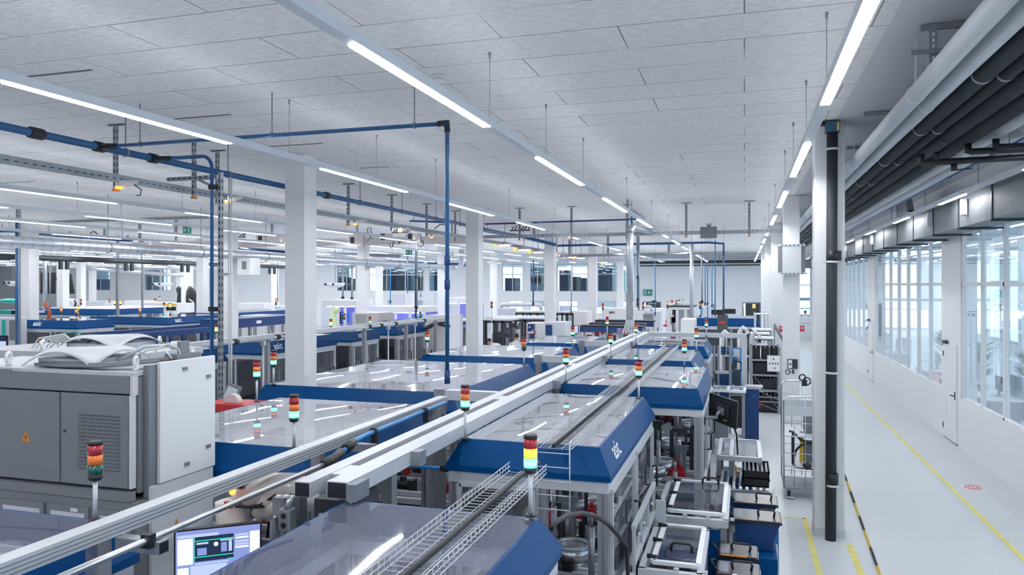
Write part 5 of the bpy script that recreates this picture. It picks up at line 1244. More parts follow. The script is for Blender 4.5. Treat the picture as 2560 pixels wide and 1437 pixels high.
# ---- black monitor seen from behind on its post
mo = thing('monitor', 'black monitor seen from behind on a swivel arm beside the widest right hood', 'monitor', (-.23, 8.75, 0))
TL, TR, BR, BL = (at(1773, 981, d=9.45), at(1844, 1004, d=9.15), at(1840, 1074, d=9.15), at(1772, 1046, d=9.45))
nrm = (TR-TL).cross(BL-TL).normalized()
if nrm.y > 0: nrm = -nrm
MB().prism([TL, TR, BR, BL], -nrm*.035).build('housing', 'black', mo, bevel=.006)
c = (TL+TR+BR+BL)/4; X_ = (TR-TL).normalized(); Z_ = (TL-BL).normalized()
MB().obox(c+nrm*.02, [X_, Z_, nrm], .2, .16, .03).build('back_bulge', 'black', mo, bevel=.008)
MB().obox(c+nrm*.045, [X_, Z_, nrm], .09, .09, .014).build('mount_plate', 'mid', mo)
MB().obox(c+nrm*.037+X_*.06-Z_*.1, [X_, Z_, nrm], .05, .012, .004).build('yellow_label', 'yellow', mo)
pp = at(1756, 1054, d=9.05); base = V((pp.x, pp.y, 0))
MB().tube([c+nrm*.05, c+nrm*.12-Z_*.03, c+nrm*.14-Z_*.07], .02, 8).tube([c+nrm*.14-Z_*.07, pp+V((0, 0, .05))], .022, 8).build('swivel_arm', 'mid', mo)
MB().cyl(pp-V((0, 0, .02)), pp+V((0, 0, .06)), .04, n=12).box(pp.x-.05, pp.y-.03, pp.z+.06, pp.x+.0, pp.y+.03, pp.z+.15).build('arm_joint', 'black', mo)
MB().box(pp.x-.022, pp.y-.022, 0, pp.x+.022, pp.y+.022, pp.z-.02).build('post', 'alu', mo); MB().box(pp.x-.04, pp.y-.12, 0, pp.x+.12, pp.y+.12, .012).build('foot_plate', 'alu', mo)
MB().tube([c+X_*.15-Z_*.13, c+X_*.2-Z_*.25+V((0, .1, 0)), c+X_*.22-Z_*.5+V((0, .15, 0))], .012, 6).build('cable', 'black', mo)

# ---- tall blue cabinet and further feeder tables behind
bc = thing('blue_cabinet', 'tall blue cabinet with a red switch on the walkway side', 'cabinet', (.16, 17, 0))
p0, p1 = at(1862, 1102, z=0), at(1897, 1102, z=0)
MB().box(p0.x, p0.y, .02, p1.x, p0.y+.4, 1.13).build('housing', 'navy', bc, bevel=.006); MB().box(p0.x-.06, p0.y+.02, .02, p0.x-.001, p0.y+.3, 1.0).build('side_post', 'alu', bc)
MB().box(p1.x+.001, p0.y+.05, .72, p1.x+.04, p0.y+.13, .86).build('red_switch', 'red', bc); MB().box(p1.x-.12, p0.y-.008, .98, p1.x-.09, p0.y-.001, 1.01).build('lamp', 'hose', bc)
MB().box(p0.x-.0, p0.y+.02, 1.131, p1.x+.05, p0.y+.36, 1.16).build('top_tray', 'alu2', bc)
for k in range(4): MB().cyl((p0.x-.0, p0.y+.03+.08*k, 1.18), (p1.x+.08, p0.y+.03+.08*k, 1.18), .02, n=8).build('top_roller', 'alu2', bc)
ft = thing('lid_table', 'pair of small clear lids on a white frame behind the black monitor', 'feeder station', (-.2, 14, 0))
a, b = at(1779, 973, z=1.3), at(1862, 953, z=1.3)
y0, y1 = a.y, a.y+.6; xr = at(1862, 973, z=1.3).x
for (p_, q_) in (((a.x, y0), (xr, y0)), ((a.x, y1), (xr, y1)), ((a.x, y0), (a.x, y1)), ((xr, y0), (xr, y1)), (((a.x+xr)/2, y0), ((a.x+xr)/2, y1))): MB().bar((*p_, 1.28), (*q_, 1.28), .05, .05).build('frame_bar', 'letter', ft)
for u, v in ((a.x+.03, (a.x+xr)/2-.03), ((a.x+xr)/2+.03, xr-.03)): MB().add([(u, y0+.03, 1.3), (v, y0+.03, 1.3), (v, y1-.03, 1.3), (u, y1-.03, 1.3)], [(0, 1, 2, 3)]).build('lid', 'pane', ft)
for x in (a.x+.02, xr-.02):
    for y in (y0+.03, y1-.03): MB().box(x-.025, y-.025, 0, x+.025, y+.025, 1.254).build('leg', 'alu', ft)
MB().box((a.x+xr)/2+.05, y0+.04, .55, xr-.06, y0+.5, 1.18).build('dark_unit', 'black', ft); MB().box(a.x+.06, y0+.1, .3, (a.x+xr)/2, y1-.2, .9).build('inner_unit', 'mid', ft); MB().box((a.x+xr)/2-.0, y0+.01, .7, (a.x+xr)/2+.02, y0+.03, .95).build('led_strip', 'greenled', ft)
# white low step / boxes under the monitor
wb_ = thing('low_table', 'low aluminium table with white plates below the black monitor', 'table', (-.1, 12.6, 0))
MB().box(-.42, 12.4, .42, .02, 13.0, .46).build('table_plate', 'letter', wb_); MB().box(-.42, 12.38, .3, .02, 12.42, .36).build('front_rail', 'dark', wb_)
for x in (-.4, 0):
    for y in (12.42, 12.98): MB().box(x-.03, y-.03, 0, x+.03, y+.03, .419).build('leg', 'alu', wb_)
# blue hand frame and instruments beyond the last hood
bs = thing('blue_stand', 'bright blue tubular stand with black hoses beyond the last right hood', 'stand', at(1838, 935, y=18.6))
p = at(1830, 870, y=18.6); q = at(1852, 935, y=18.6)
for x in (p.x, q.x): MB().cyl((x, 18.6, 0), (x, 18.6, p.z), .018, n=8).build('upright', 'hose', bs)
for z in (p.z, p.z-.25, p.z-.55): MB().cyl((p.x, 18.6, z), (q.x, 18.6, z), .016, n=8).build('cross_tube', 'hose', bs)
MB().torus((q.x-.08, 18.55, p.z-.42), (0, 1, 0), .12, .02).build('coiled_hose', 'black', bs); MB().box(p.x+.05, 18.5, p.z-.9, q.x-.02, 18.7, p.z-.5).build('pump_body', 'dark', bs); MB().box(p.x+.03, 18.56, p.z-.2, q.x-.02, 18.66, p.z-.02).build('tray', 'alu2', bs)
sw = thing('valve_panel', 'black panel with six blue round gauges beyond the last right hood', 'panel', at(1808, 875, y=18.4))
p = at(1802, 886, y=18.4); q = at(1816, 866, y=18.4)
MB().box(p.x, 18.4, p.z, q.x, 18.44, q.z).build('plate', 'black', sw); MB().box(p.x+.04, 18.42, 0, p.x+.08, 18.46, p.z).build('post', 'alu', sw)
for i in range(2):
    for j in range(3): MB().cyl((p.x+.035+.075*i, 18.385, p.z+.04+.065*j), (p.x+.035+.075*i, 18.399, p.z+.04+.065*j), .024, n=10).build('gauge', 'hose', sw)
ac = thing('access_frame', 'aluminium guard frame with blue panel between the last right hood and the post', 'guard', (-.5, 18, 0))
for px in (1774, 1786, 1796, 1825): x = at(px, 900, y=17.9).x; MB().box(x-.025, 17.87, 0, x+.025, 17.93, 2.0).build('upright', 'alu', ac)
xa_, xb_ = at(1788, 900, y=17.9).x, at(1822, 900, y=17.9).x
MB().box(xa_, 17.89, .45, xb_, 17.91, 1.35).build('blue_panel', 'navy', ac); MB().box(xa_, 17.86, 1.36, xb_, 17.94, 1.42).build('cross_rail', 'alu2', ac); MB().box(at(1776, 900, y=17.9).x, 17.93, .5, xa_-.06, 17.97, 1.8).build('grey_unit', 'mid', ac)

# ---- storage rack
rk = thing('storage_rack', 'grey steel storage rack with diagonal braces left of the second right column', 'rack', (.5, 21.5, 0))
xa_, xb_ = .17, .88; ya, yb = 21.0, 22.0
for x in (xa_, xb_):
    for y in (ya, yb): MB().box(x-.03, y-.03, 0, x+.03, y+.03, 1.75).build('upright', 'galv', rk)
for z in (.62, 1.02, 1.42): MB().box(xa_, ya, z-.05, xb_, yb, z).build('shelf', 'galv', rk)
for (a, b_) in (((xa_, 1.1), (xb_, .08)), ((xa_+.1, .62), (xb_, .35)), ((xa_, .32), (xb_, .06))): MB().bar((a, b_, 0), (a, b_, 0.01), .01) if False else MB().bar((a[0] if isinstance(a, tuple) else a, ya-.035, a[1]), (b_[0], ya-.035, b_[1]), .035, .012).build('brace', 'galv', rk)
for z in (.42, .3): MB().box(xa_, ya-.02, z-.015, xb_, ya+.01, z+.015).build('cross_bar', 'galv', rk)
for i, x in enumerate((.21, .44, .67)): crate('tall black crate on the rack top shelf, %s of three' % ('left', 'middle', 'right')[i], x, 21.08, 1.421, .19, .7, .3, 'black crates on the rack', 0 or 1)
crate('wide black crate on the middle shelf of the rack', .22, 21.1, 1.021, .6, .6, .3, 'black crates on the rack')
crate('wide black crate on the lower shelf of the rack', .22, 21.1, .621, .6, .6, .28, 'black crates on the rack')
crate('black crate standing on the floor under the rack', .24, 21.1, .002, .6, .7, .45, 'black crates on the rack')
ns = thing('notice_sheet', 'white notice sheet with five small dark pictures hanging on the rack', 'sign', (.75, 20.93, 1.1))
a, b = at(1918, 928, y=20.93), at(1950, 889, y=20.93)
MB().box(a.x, 20.925, a.z, b.x, 20.93, b.z).build('sheet', 'paper', ns); w_, h_ = b.x-a.x, b.z-a.z
for u, v in ((.5, .78), (.2, .5), (.42, .5), (.62, .5), (.82, .5), (.6, .22)): MB().box(a.x+w_*(u-.05), 20.922, a.z+h_*(v-.05), a.x+w_*(u+.05), 20.9248, a.z+h_*(v+.05)).build('picture', 'ink', ns)
# chutes above the rack
for i, (py, pxa, pxb, Y) in enumerate(((822, 1880, 1930, 24.5), (832, 1876, 1925, 23.8), (843, 1874, 1935, 23))):
    a, b = at(pxa, py, y=Y), at(pxb, py, y=Y)
    t = thing('chute_tray', 'white chute tray above the rack, %s of three' % ('top', 'middle', 'lowest')[i], 'tray', a)
    MB().box(a.x, Y, a.z-.05, b.x, Y+.6, a.z).build('tray', 'letter', t); MB().box(a.x+.05, Y-.01, a.z-.08, b.x-.05, Y+.02, a.z-.051).build('dark_rail', 'dark', t)
    MB().box(a.x+.02, Y+.3, 0, a.x+.06, Y+.34, a.z-.051).box(b.x-.06, Y+.3, 0, b.x-.02, Y+.34, a.z-.051).build('leg', 'alu', t)
rl = thing('side_guide', 'dark sloping guide rail at the right end of the chute trays', 'rail', at(1945, 830, y=23))
a, b = at(1936, 812, y=24), at(1958, 850, y=21.5); MB().bar(a, b, .04, .09).build('rail', 'dark', rl); MB().bar(b, V((b.x, b.y, 0)), .04).build('post', 'alu', rl); MB().bar(a, V((a.x, a.y, 0)), .04).build('post', 'alu', rl)
for i, (px, py, w, Y) in enumerate(((1905, 800, 34, 25.2), (1925, 790, 26, 30))):
    a = at(px, py, y=Y); t = thing('guard_cage', 'pale frame cage with shelves right of the far blue machine, %s one' % ('nearer', 'farther')[i], 'guard', a)
    x0_, x1_ = at(px-w/2, py, y=Y).x, at(px+w/2, py, y=Y).x
    for x in (x0_, x1_):
        for y in (Y, Y+.8): MB().box(x-.03, y-.03, 0, x+.03, y+.03, a.z+.2).build('post', 'cabl', t)
    for z in (a.z+.2, a.z-.3, a.z-.8): MB().box(x0_, Y, z-.03, x1_, Y+.8, z).build('shelf_plate', 'cabl', t)
# robot-like white gripper heads near the far machine
for i, (px, py, Y) in enumerate(((1850, 828, 22.4), (1880, 840, 22.4), (1805, 838, 22.4))):
    p = at(px, py, y=Y); t = thing('robot_arm', 'small white robot arm beside the far blue machine, %s of three' % ('middle', 'right', 'left')[i], 'robot', p)
    MB().cyl((p.x, Y, 0), (p.x, Y, .9), .09, n=12).build('pedestal', 'cabl', t); MB().tube([(p.x, Y, .9), (p.x, Y, p.z), (p.x+.08, Y-.05, p.z+.12), (p.x+.2, Y-.1, p.z+.02)], [.08, .07, .06, .05], 10).build('arm', 'white', t); MB().ball((p.x+.2, Y-.1, p.z-.02), .06).build('wrist', 'white', t); MB().box(p.x+.17, Y-.13, p.z-.16, p.x+.23, Y-.07, p.z-.08).build('gripper', 'black', t)

# ---- roll container
cx0, cx1, cy0, cy1 = .6, 1.25, 12.72, 13.5
ca = thing('roll_container', 'grey wire roll container behind the column with hoses and boxes', 'trolley', (.95, 13.1, 0))
for y, zt in ((cy0, 1.62), (cy1, 1.78)):
    MB().tube([(cx0, y, .17), (cx0, y, zt-.1)]+arc((cx0+.1, y, zt-.1), math.pi, math.pi/2, .1, (1, 0, 0), (0, 0, 1), 5)+[(cx1-.1, y, zt)]+arc((cx1-.1, y, zt-.1), math.pi/2, 0, .1, (1, 0, 0), (0, 0, 1), 5)+[(cx1, y, .17)], .013, 8).build('end_frame', 'steel', ca)
    for k in range(3): x = cx0+.16+.16*k; MB().cyl((x, y, .2), (x, y, zt-.01), .006, n=6).build('upright_wire', 'steel', ca)
    for z in (.45, .72, 1.2, zt-.22): MB().cyl((cx0, y, z), (cx1, y, z), .006, n=6).build('cross_wire', 'steel', ca)
    MB().box(cx0+.02, y-.006, 1.32, cx1-.02, y+.006, 1.46).build('sign_plate', 'alu2', ca)
for z in (.17, .52, 1.0): MB().box(cx0, cy0, z-.02, cx1, cy1, z).build('shelf', 'alu2' if z > .2 else 'mid', ca)
for x in (cx0+.08, cx1-.08):
    for y in (cy0+.08, cy1-.08): w_ = MB().cyl((x-.02, y, .065), (x+.02, y, .065), .064, n=14).build('wheel', 'black', ca); MB().box(x-.03, y-.04, .08, x+.03, y+.04, .149).build('wheel_fork', 'mid', w_)
MB().box(cx0+.02, cy0-.05, .02, cx0+.16, cy0-.015, .045).build('brake_pedal', 'steel', ca)
hp = thing('hose_reel', 'black bent hose frame hanging in the roll container', 'hose', (.9, 12.75, .9))
MB().tube([(.68, 12.76, 1.06), (.74, 12.76, 1.06), (.74, 12.76, .55), (.78, 12.76, .5), (1.2, 12.76, .48)], .022, 8).build('upright_hose', 'black', hp); MB().tube([(.76, 12.76, 1.03), (.86, 12.76, .93), (1.0, 12.76, .9), (1.2, 12.76, .92)], .02, 8).build('upper_hose', 'black', hp); MB().tube(arc((1.02, 12.76, .66), math.pi, math.pi*.4, .26, (1, 0, 0), (0, 0, .9)), .02, 8).build('bow_hose', 'black', hp); MB().ball((.95, 12.74, .53), .07, .04, .06).build('clamp_lump', 'black', hp)
tag(MB().box(.93, 13.1, .521, 1.18, 13.4, .82).build('storage_box', 'cab', bevel=.01), 'grey plastic box on the lower shelf of the roll container', 'box')
tag(MB().box(.93, 13.0, 1.001, 1.18, 13.35, 1.28).build('storage_box', 'mid', bevel=.01), 'dark grey glassy box on the upper shelf of the roll container', 'box')
tag(MB().box(.86, 13.05, .521, .92, 13.12, 1.0).build('yellow_level', 'yellow'), 'yellow upright bar standing in the roll container', 'bar')
hk = MB().torus((.93, 13.5, 1.84), (0, 1, 0), .05, .012).torus((1.0, 13.5, 1.78), (0, 1, 0), .06, .012).box(.92, 13.46, 1.70, 1.0, 13.54, 1.80)
tag(hk.build('coiled_strap', 'black'), 'black coiled strap hung on top of the roll container', 'strap')
# items on the second right column face
cy = 19.56
a, b = at(1969, 921, y=cy-.02), at(1994, 898, y=cy-.02)
cbx = thing('charging_panel', 'dark panel with white handset on the second right column', 'panel', (a.x, cy, a.z))
MB().box(a.x, cy-.03, a.z, b.x, cy-.002, b.z).build('panel_plate', 'ink', cbx); MB().box(a.x+.015, cy-.06, a.z+.02, a.x+.1, cy-.031, b.z-.02).build('handset', 'letter', cbx); MB().box(a.x+.03, cy-.064, a.z+.08, a.x+.085, cy-.0605, a.z+.14).build('handset_display', 'mid', cbx); MB().tube([(a.x+.05, cy-.03, b.z), (a.x+.05, cy-.03, b.z+.1), (a.x+.1, cy-.02, b.z+.13)], .008, 6).build('cord', 'letter', cbx)
tag(MB().torus(at(1969, 930, y=cy-.02), (0, 1, 0), .055, .008).build('hanging_ring', 'black'), 'black ring hanging on the column under the dark panel', 'ring')
p = at(1983, 929, y=cy-.02); tag(MB().box(p.x-.018, cy-.03, p.z-.05, p.x+.018, cy-.002, p.z+.05).build('key_fob', 'black'), 'small black device on the column right of the hanging ring', 'device')
for px, py, Xw, lab in ((1953, 822, None, 'red fire hose sign left of the second right column'), (2005, 821, None, 'paler red fire hose sign right of the second right column')):
    Y = 27.9; p = at(px, py, y=Y)
    t = thing('fire_sign', lab, 'sign', p); MB().box(p.x-.075, Y, p.z-.1, p.x+.075, Y+.02, p.z+.1).build('sign_board', 'red' , t); MB().torus((p.x, Y-.003, p.z+.02), (0, 1, 0), .04, .01).build('pictogram', 'letter', t); MB().box(p.x-.09, Y+.02, p.z-.11, p.x+.09, Y+.03, p.z+.11).build('bracket', 'white', t)
p = at(2000, 912, y=cy+.1); tag(MB().box(1.292, p.y-.05, p.z-.09, 1.30, p.y+.08, p.z+.09).build('yellow_tag', 'yellow'), 'yellow tag on the right side of the second right column', 'tag')
# ================================================================== CONTROL CABINET AT LEFT
X1, Y0, Y1, ZT = -3.75, 3.96, 4.66, 2.83
XL_ = -5.6; zpl = 2.02
cab = thing('control_cabinet', 'large grey two-door control cabinet with white side at the left edge', 'cabinet', ((X1+XL_)/2, (Y0+Y1)/2, 0))
MB().box(XL_, Y0+.06, zpl, X1-.075, Y1, ZT-.04).build('carcass', 'cab', cab)
MB().box(X1-.074, Y0+.1, zpl-.04, X1-.03, Y1, ZT+.03).build('corner_pillar', 'mid', cab)
MB().box(X1-.029, Y0+.17, zpl+.04, X1, Y1+.02, ZT+.045).build('side_panel', 'white', cab, bevel=.004)['label'] = 'white removable side panel'
MB().box(X1-.03, Y0+.1, .1, X1-.004, Y1, zpl+.035).build('lower_side_panel', 'cabl', cab)
for y, z in ((Y1-.06, ZT-.1), (Y1-.06, zpl+.2), (Y0+.4, ZT-.02), (Y0+.42, zpl+.12)): MB().box(X1+.0005, y-.02, z-.012, X1+.012, y+.02, z+.012).build('panel_latch', 'mid', cab)
zd0, zd1 = zpl+.04, ZT-.16
xs = [XL_, at(150, 1000, y=Y0).x, X1-.1]
for i in range(2):
    d = MB().box(xs[i]+.006, Y0, zd0, xs[i+1]-.006, Y0+.055, zd1).build('door', 'cab', cab, bevel=.004)
    if i == 0:
        c = at(64, 1092, y=Y0-.004); r = .038
        MB().prism([(c.x-r, Y0-.003, c.z-r*.8), (c.x+r, Y0-.003, c.z-r*.8), (c.x, Y0-.003, c.z+r*1.1)], (0, .0025, 0)).build('warning_sign', 'orange', d)
        MB().prism([(c.x+.006, Y0-.005, c.z+.018), (c.x-.01, Y0-.005, c.z-.004), (c.x, Y0-.005, c.z-.004), (c.x-.006, Y0-.005, c.z-.022), (c.x+.01, Y0-.005, c.z+.002), (c.x, Y0-.005, c.z+.002)], (0, .0015, 0)).build('lightning_symbol', 'ink', d)
    else:
        a = at(197, 1035, y=Y0); b_ = at(304, 1183, y=Y0); lv = MB(); lg = MB()
        for ci in range(5):
            for ri in range(16):
                x0 = a.x+(b_.x-a.x)*(ci/5); x1 = x0+(b_.x-a.x)/5*.8; z = a.z+(b_.z-a.z)*ri/15.5
                lv.box(x0, Y0-.004, z-.003, x1, Y0-.0008, z+.001); lg.box(x0, Y0-.009, z+.001, x1, Y0-.0008, z+.0045)
        lv.build('vent_slots', 'dark', d); lg.build('vent_louvres', 'cab', d)
        p = at(163, 1077, y=Y0); MB().cyl((p.x, Y0-.008, p.z), (p.x, Y0-.0005, p.z), .009, n=10).build('lock', 'ink', d)
MB().box(XL_, Y0+.005, zd1+.012, X1-.1, Y0+.06, ZT-.035).build('header_strip', 'cab', cab)
p = at(13, 927, y=Y0); MB().box(p.x-.07, Y0-.001, p.z-.012, p.x+.05, Y0+.0045, p.z+.012).build('name_plate', 'mid', cab)
MB().box(X1-.098, Y0+.01, zd1+.0, X1-.078, Y0+.06, ZT-.03).build('corner_clip', 'busbar', cab)
MB().box(XL_, Y0+.02, ZT-.034, X1-.076, Y1, ZT-.01).build('roof_plate', 'roof', cab)
MB().box(XL_, Y0-.01, .1, X1-.032, Y1-.02, zpl-.045).build('base_carcass', 'cab', cab)
for i in range(3):
    x0 = xs[0]+.72+.36*i if False else at((10, 128, 250)[i], 1250, y=Y0).x; x1 = at((118, 230, 335)[i], 1250, y=Y0).x
    MB().box(x0, Y0-.03, 1.2, x1, Y0-.0105, zpl-.1).build('lower_door', 'cab', cab); MB().box(x0+.03, Y0-.034, 1.2, x1-.03, Y0-.0305, zpl-.14).build('door_field', 'cabl', cab)
MB().box(XL_, Y0-.02, zpl-.04, X1-.08, Y0+.04, zpl+.02).build('plinth_rail', 'cab', cab)
p = at(184, 1275, y=Y0-.04); MB().box(p.x-.03, Y0-.038, p.z-.012, p.x+.03, Y0-.0345, p.z+.012).build('type_label', 'paper', cab)
c = at(442, 1308, x=X1+.002); MB().prism([(X1-.002, c.y-.03, c.z-.03), (X1-.002, c.y+.03, c.z-.03), (X1-.002, c.y, c.z+.035)], (.003, 0, 0)).build('warning_sign', 'orange', cab)
MB().box(X1-.099, Y0+.002, zd0, X1-.086, Y0+.05, zd1).build('edge_trim', 'cabl', cab)
def eyebolt(t, x, y, z, R=.034):
    MB().torus((x, y, z+.06), (1, .5, 0), R, .012, 16, 8).cyl((x, y, z), (x, y, z+.03), .02, n=10).build('eyebolt', 'white', t)
for px, py in ((22, 912), (340, 925), (510, 902)):
    q = at(px, py, z=ZT-.005); eyebolt(cab, min(q.x, X1-.1), min(max(q.y, Y0+.06), Y1-.06), ZT-.01)
def canopy(t, x0, x1, y0, y1, z, h=.10):
    """roof vent cover: a thin sheet with two scalloped edges"""
    n = 16; top = []; vs = []; fs = []
    rows = 6
    for j in range(rows+1):
        v = j/rows
        for i in range(n+1):
            u = i/n; x = x0+(x1-x0)*u; y = y0+(y1-y0)*v
            zz = z+h*(math.sin(math.pi*u)**.7)*(1-.5*(2*v-1)**2)*.9
            if j == 0: zz -= 0
            vs.append((x, y, zz))
    for j in range(rows):
        for i in range(n): k = j*(n+1)+i; fs.append((k, k+1, k+n+2, k+n+1))
    return MB().add(vs, fs, True)
def roof_vent(t, a0, a1, b0, b1, z):
    """square base with a domed cover whose edges arch up on two sides"""
    cx, cy = (a0+a1)/2, (b0+b1)/2
    MB().box(a0+.08, b0+.06, z, a1-.08, b1-.06, z+.06).build('vent_base', 'cabl', t)
    N = 16; vs = []; fs = []
    for j in range(N+1):
        for i in range(N+1):
            u, v = i/N*2-1, j/N*2-1
            zz = z+.025+.075*(1-abs(u)**2.2*abs(v)**2.2)-.03*max(abs(u), abs(v))**4*0
            zz = z+.008+.115*(1-u*u*v*v)*(1-.12*(u*u+v*v)/2)
            vs.append((cx+u*(a1-a0)/2, cy+v*(b1-b0)/2, zz))
    for j in range(N):
        for i in range(N): k = j*(N+1)+i; fs.append((k, k+1, k+N+2, k+N+1))
    o = MB().add(vs, fs, True).build('vent_cover', 'roof', t); k = o.modifiers.new('sheet', 'SOLIDIFY'); k.thickness = .006
roof_vent(cab, -4.85, -4.22, 4.03, 4.6, ZT-.009)
cbm = MB()
for k in range(6):
    z = ZT+.012+.012*(k % 2); y = Y0+.07+.018*k
    cbm.tube([(-4.75+.03*k, y+.02, z), (-4.5, y-.01, z), (-4.15, y-.0, z+.005), (-3.98, y+.06+.02*k, z+.02), (-3.85-.01*k, y+.2+.05*k, z+.03)], .011, 6)
tag(cbm.build('cable_bundle', 'cab'), 'bundle of grey cables lying along the front roof edge of the control cabinet', 'cables')
gl = thing('cable_gland', 'white cable gland with light grey lead on the roof of the control cabinet', 'cable', (-3.9, 4.5, ZT))
MB().box(-3.94, 4.38, ZT+.0, -3.83, 4.62, ZT+.075).build('entry_block', 'cab', gl); MB().tube([(-4.28, 4.3, ZT+.03), (-4.15, 4.42, ZT+.12), (-3.98, 4.47, ZT+.13), (-3.93, 4.48, ZT+.13)], .014, 8).build('lead', 'cabl', gl); MB().cyl((-3.96, 4.47, ZT+.13), (-3.88, 4.5, ZT+.13), .03, n=12).build('gland_nut', 'white', gl); MB().box(-3.9, 4.46, ZT+.076, -3.87, 4.55, ZT+.16).build('gland_angle', 'cab', gl)
lp = MB(); a = V((-4.05, 4.35, ZT+.02))
lp.tube([a, a+V((.03, .05, .09)), a+V((.1, .08, .13)), a+V((.17, .1, .09)), a+V((.2, .1, .02))], .005, 6); lp.tube([a+V((-.2, 0, 0)), a+V((-.05, .05, .08)), a+V((.1, .03, .1)), a+V((.2, .0, .03))], .006, 6)
tag(lp.build('cable_loop', 'white'), 'thin white cable loop on the control cabinet roof near its right corner', 'cable')
# second cabinet behind
c2 = thing('control_cabinet', 'second light grey cabinet roof with arched vent cover behind the first', 'cabinet', (-5.8, 5.6, 0))
MB().box(-6.9, 5.2, .1, -5.0, 6.02, 2.74).build('carcass', 'cabl', c2); MB().box(-6.92, 5.18, 2.741, -4.98, 6.04, 2.80).build('roof_plate', 'roof', c2)
MB().box(-4.999, 5.2, 2.66, -4.985, 6.02, 2.74).build('roof_rail', 'alu2', c2)
roof_vent(c2, -6.05, -5.35, 5.35, 5.98, 2.801)
for px, py in ((70, 880), (474, 858)): q = at(px, py, z=2.8); eyebolt(c2, min(max(q.x, -6.85), -5.06), min(max(q.y, 5.26), 5.95), 2.80)
jb = thing('junction_box', 'grey junction box with curled white and green cables on the second cabinet', 'box', at(215, 870, z=2.80))
q = at(213, 868, z=2.82); q.y = max(q.y, 5.3)
MB().box(q.x-.09, q.y-.04, 2.802, q.x+.06, q.y+.08, 2.88).build('housing', 'cab', jb); MB().tube([(q.x+.06, q.y, 2.85), (q.x+.12, q.y, 2.86), (q.x+.16, q.y+.02, 2.82)], .022, 8).build('plug', 'white', jb)
for k in range(5): MB().tube([(q.x-.09, q.y, 2.84), (q.x-.2, q.y-.01*k, 2.88+.015*k), (q.x-.34-.03*k, q.y-.02*k, 2.86+.01*k), (q.x-.42-.02*k, q.y-.03*k, 2.81)], .007, 6).build('white_cable', 'white', jb)
MB().tube([(q.x-.1, q.y+.1, 2.86), (q.x-.25, q.y+.15, 2.95), (q.x-.45, q.y+.15, 2.93), (q.x-.5, q.y+.15, 2.82)], .006, 6).build('green_cable', 'teal', jb)

# ================================================================== ROBOT AND SCREEN AT THE BOTTOM
rb = thing('scara_robot', 'cream articulated robot under the single beam, behind the screen', 'robot', (-3.05, 4.1, 0))
def P(px, py, d): return at(px, py, d=d)
a, b = P(600, 1225, 4.75), P(705, 1220, 4.95)
MB().tube([P(585, 1222, 4.75), P(620, 1222, 4.8), P(690, 1230, 4.95), P(760, 1215, 5.05)], [.07, .115, .125, .09], 14).build('upper_arm', 'beige', rb)
MB().tube([P(645, 1290, 4.75), P(660, 1272, 4.75), P(720, 1265, 4.85), P(790, 1250, 5.0)], [.05, .085, .07, .06], 12).build('lower_arm', 'beige', rb)
MB().tube([P(570, 1250, 4.75), P(575, 1290, 4.75), P(600, 1330, 4.75), V((-3.05, 4.1, .9))], [.08, .09, .12, .14], 14).build('column_body', 'beige', rb)
MB().tube([V((-3.05, 4.1, .02)), V((-3.05, 4.1, .9))], .16, 14).build('pedestal', 'cab', rb)
MB().cyl(P(580, 1232, 4.6), P(583, 1226, 4.62), .018, n=10).build('orange_light', 'led', rb); MB().box(*(P(573, 1262, 4.62)-V((.03, .01, .02))), *(P(573, 1262, 4.62)+V((.02, .01, .02)))).build('red_switch', 'red', rb)
MB().tube([P(595, 1215, 4.7), P(606, 1196, 4.7)], .035, 8).build('connector', 'dark', rb)
MB().tube([P(590, 1255, 4.65), P(615, 1268, 4.65), P(650, 1262, 4.7), P(690, 1236, 4.75)], .008, 6).build('cable', 'black', rb); MB().tube([P(588, 1266, 4.64), P(640, 1268, 4.66), P(695, 1260, 4.75)], .008, 6).build('cable', 'black', rb)
ps = thing('equipment_frame', 'dark aluminium upright with switch box and gauges left of the nearest hood', 'frame', (-2.55, 4.3, 0))
for px, d in ((705, 4.62), (745, 4.72)):
    q = P(px, 1250, d); MB().box(q.x-.04, q.y-.04, .05, q.x+.04, q.y+.04, 2.1).build('upright', 'alu', ps)
q = P(716, 1295, 4.4); MB().box(q.x-.042, q.y-.03, q.z-.075, q.x+.042, q.y+.04, q.z+.06).build('switch_box', 'cab', ps, bevel=.012); 
for dz in (.02, -.035): MB().cyl((q.x, q.y-.032, q.z+dz), (q.x, q.y-.0305, q.z+dz), .018, n=12).build('port', 'black', ps)
MB().tube([(q.x+.01, q.y, q.z+.06), (q.x+.02, q.y, q.z+.1), (q.x+.03, q.y+.02, q.z+.13)], [.025, .02, .012], 10).build('cable_gland', 'steel', ps)
q2 = P(688, 1320, 4.45); MB().cyl((q2.x, q2.y, q2.z-.2), (q2.x, q2.y, q2.z+.05), .03, n=14).build('cylinder', 'mid', ps); MB().cyl((q2.x, q2.y, q2.z+.05), (q2.x, q2.y, q2.z+.075), .012, n=8).build('rod_end', 'steel', ps)
for px, py in ((719, 1217), (712, 1242), (727, 1243), (693, 1242)): e_ = P(px, py, 4.5); MB().box(e_.x-.014, e_.y, e_.z-.006, e_.x+.014, e_.y+.03, e_.z+.006).build('bolt_head', 'letter', ps)
mt = thing('drive_unit', 'dark drive unit with small connectors under the beam end caps', 'motor', (-2.3, 4.1, 1.7))
MB().box(-2.46, 3.95, .9, -2.22, 4.3, 2.12).build('housing', 'dark', mt); MB().torus((-2.28, 3.92, 1.98), (0, 1, 0), .06, .02).build('hose_loop', 'black', mt)
for x, z in ((-2.42, 2.03), (-2.42, 1.99)): MB().box(x, 3.935, z-.008, x+.035, 3.949, z+.008).build('connector', 'letter', mt)
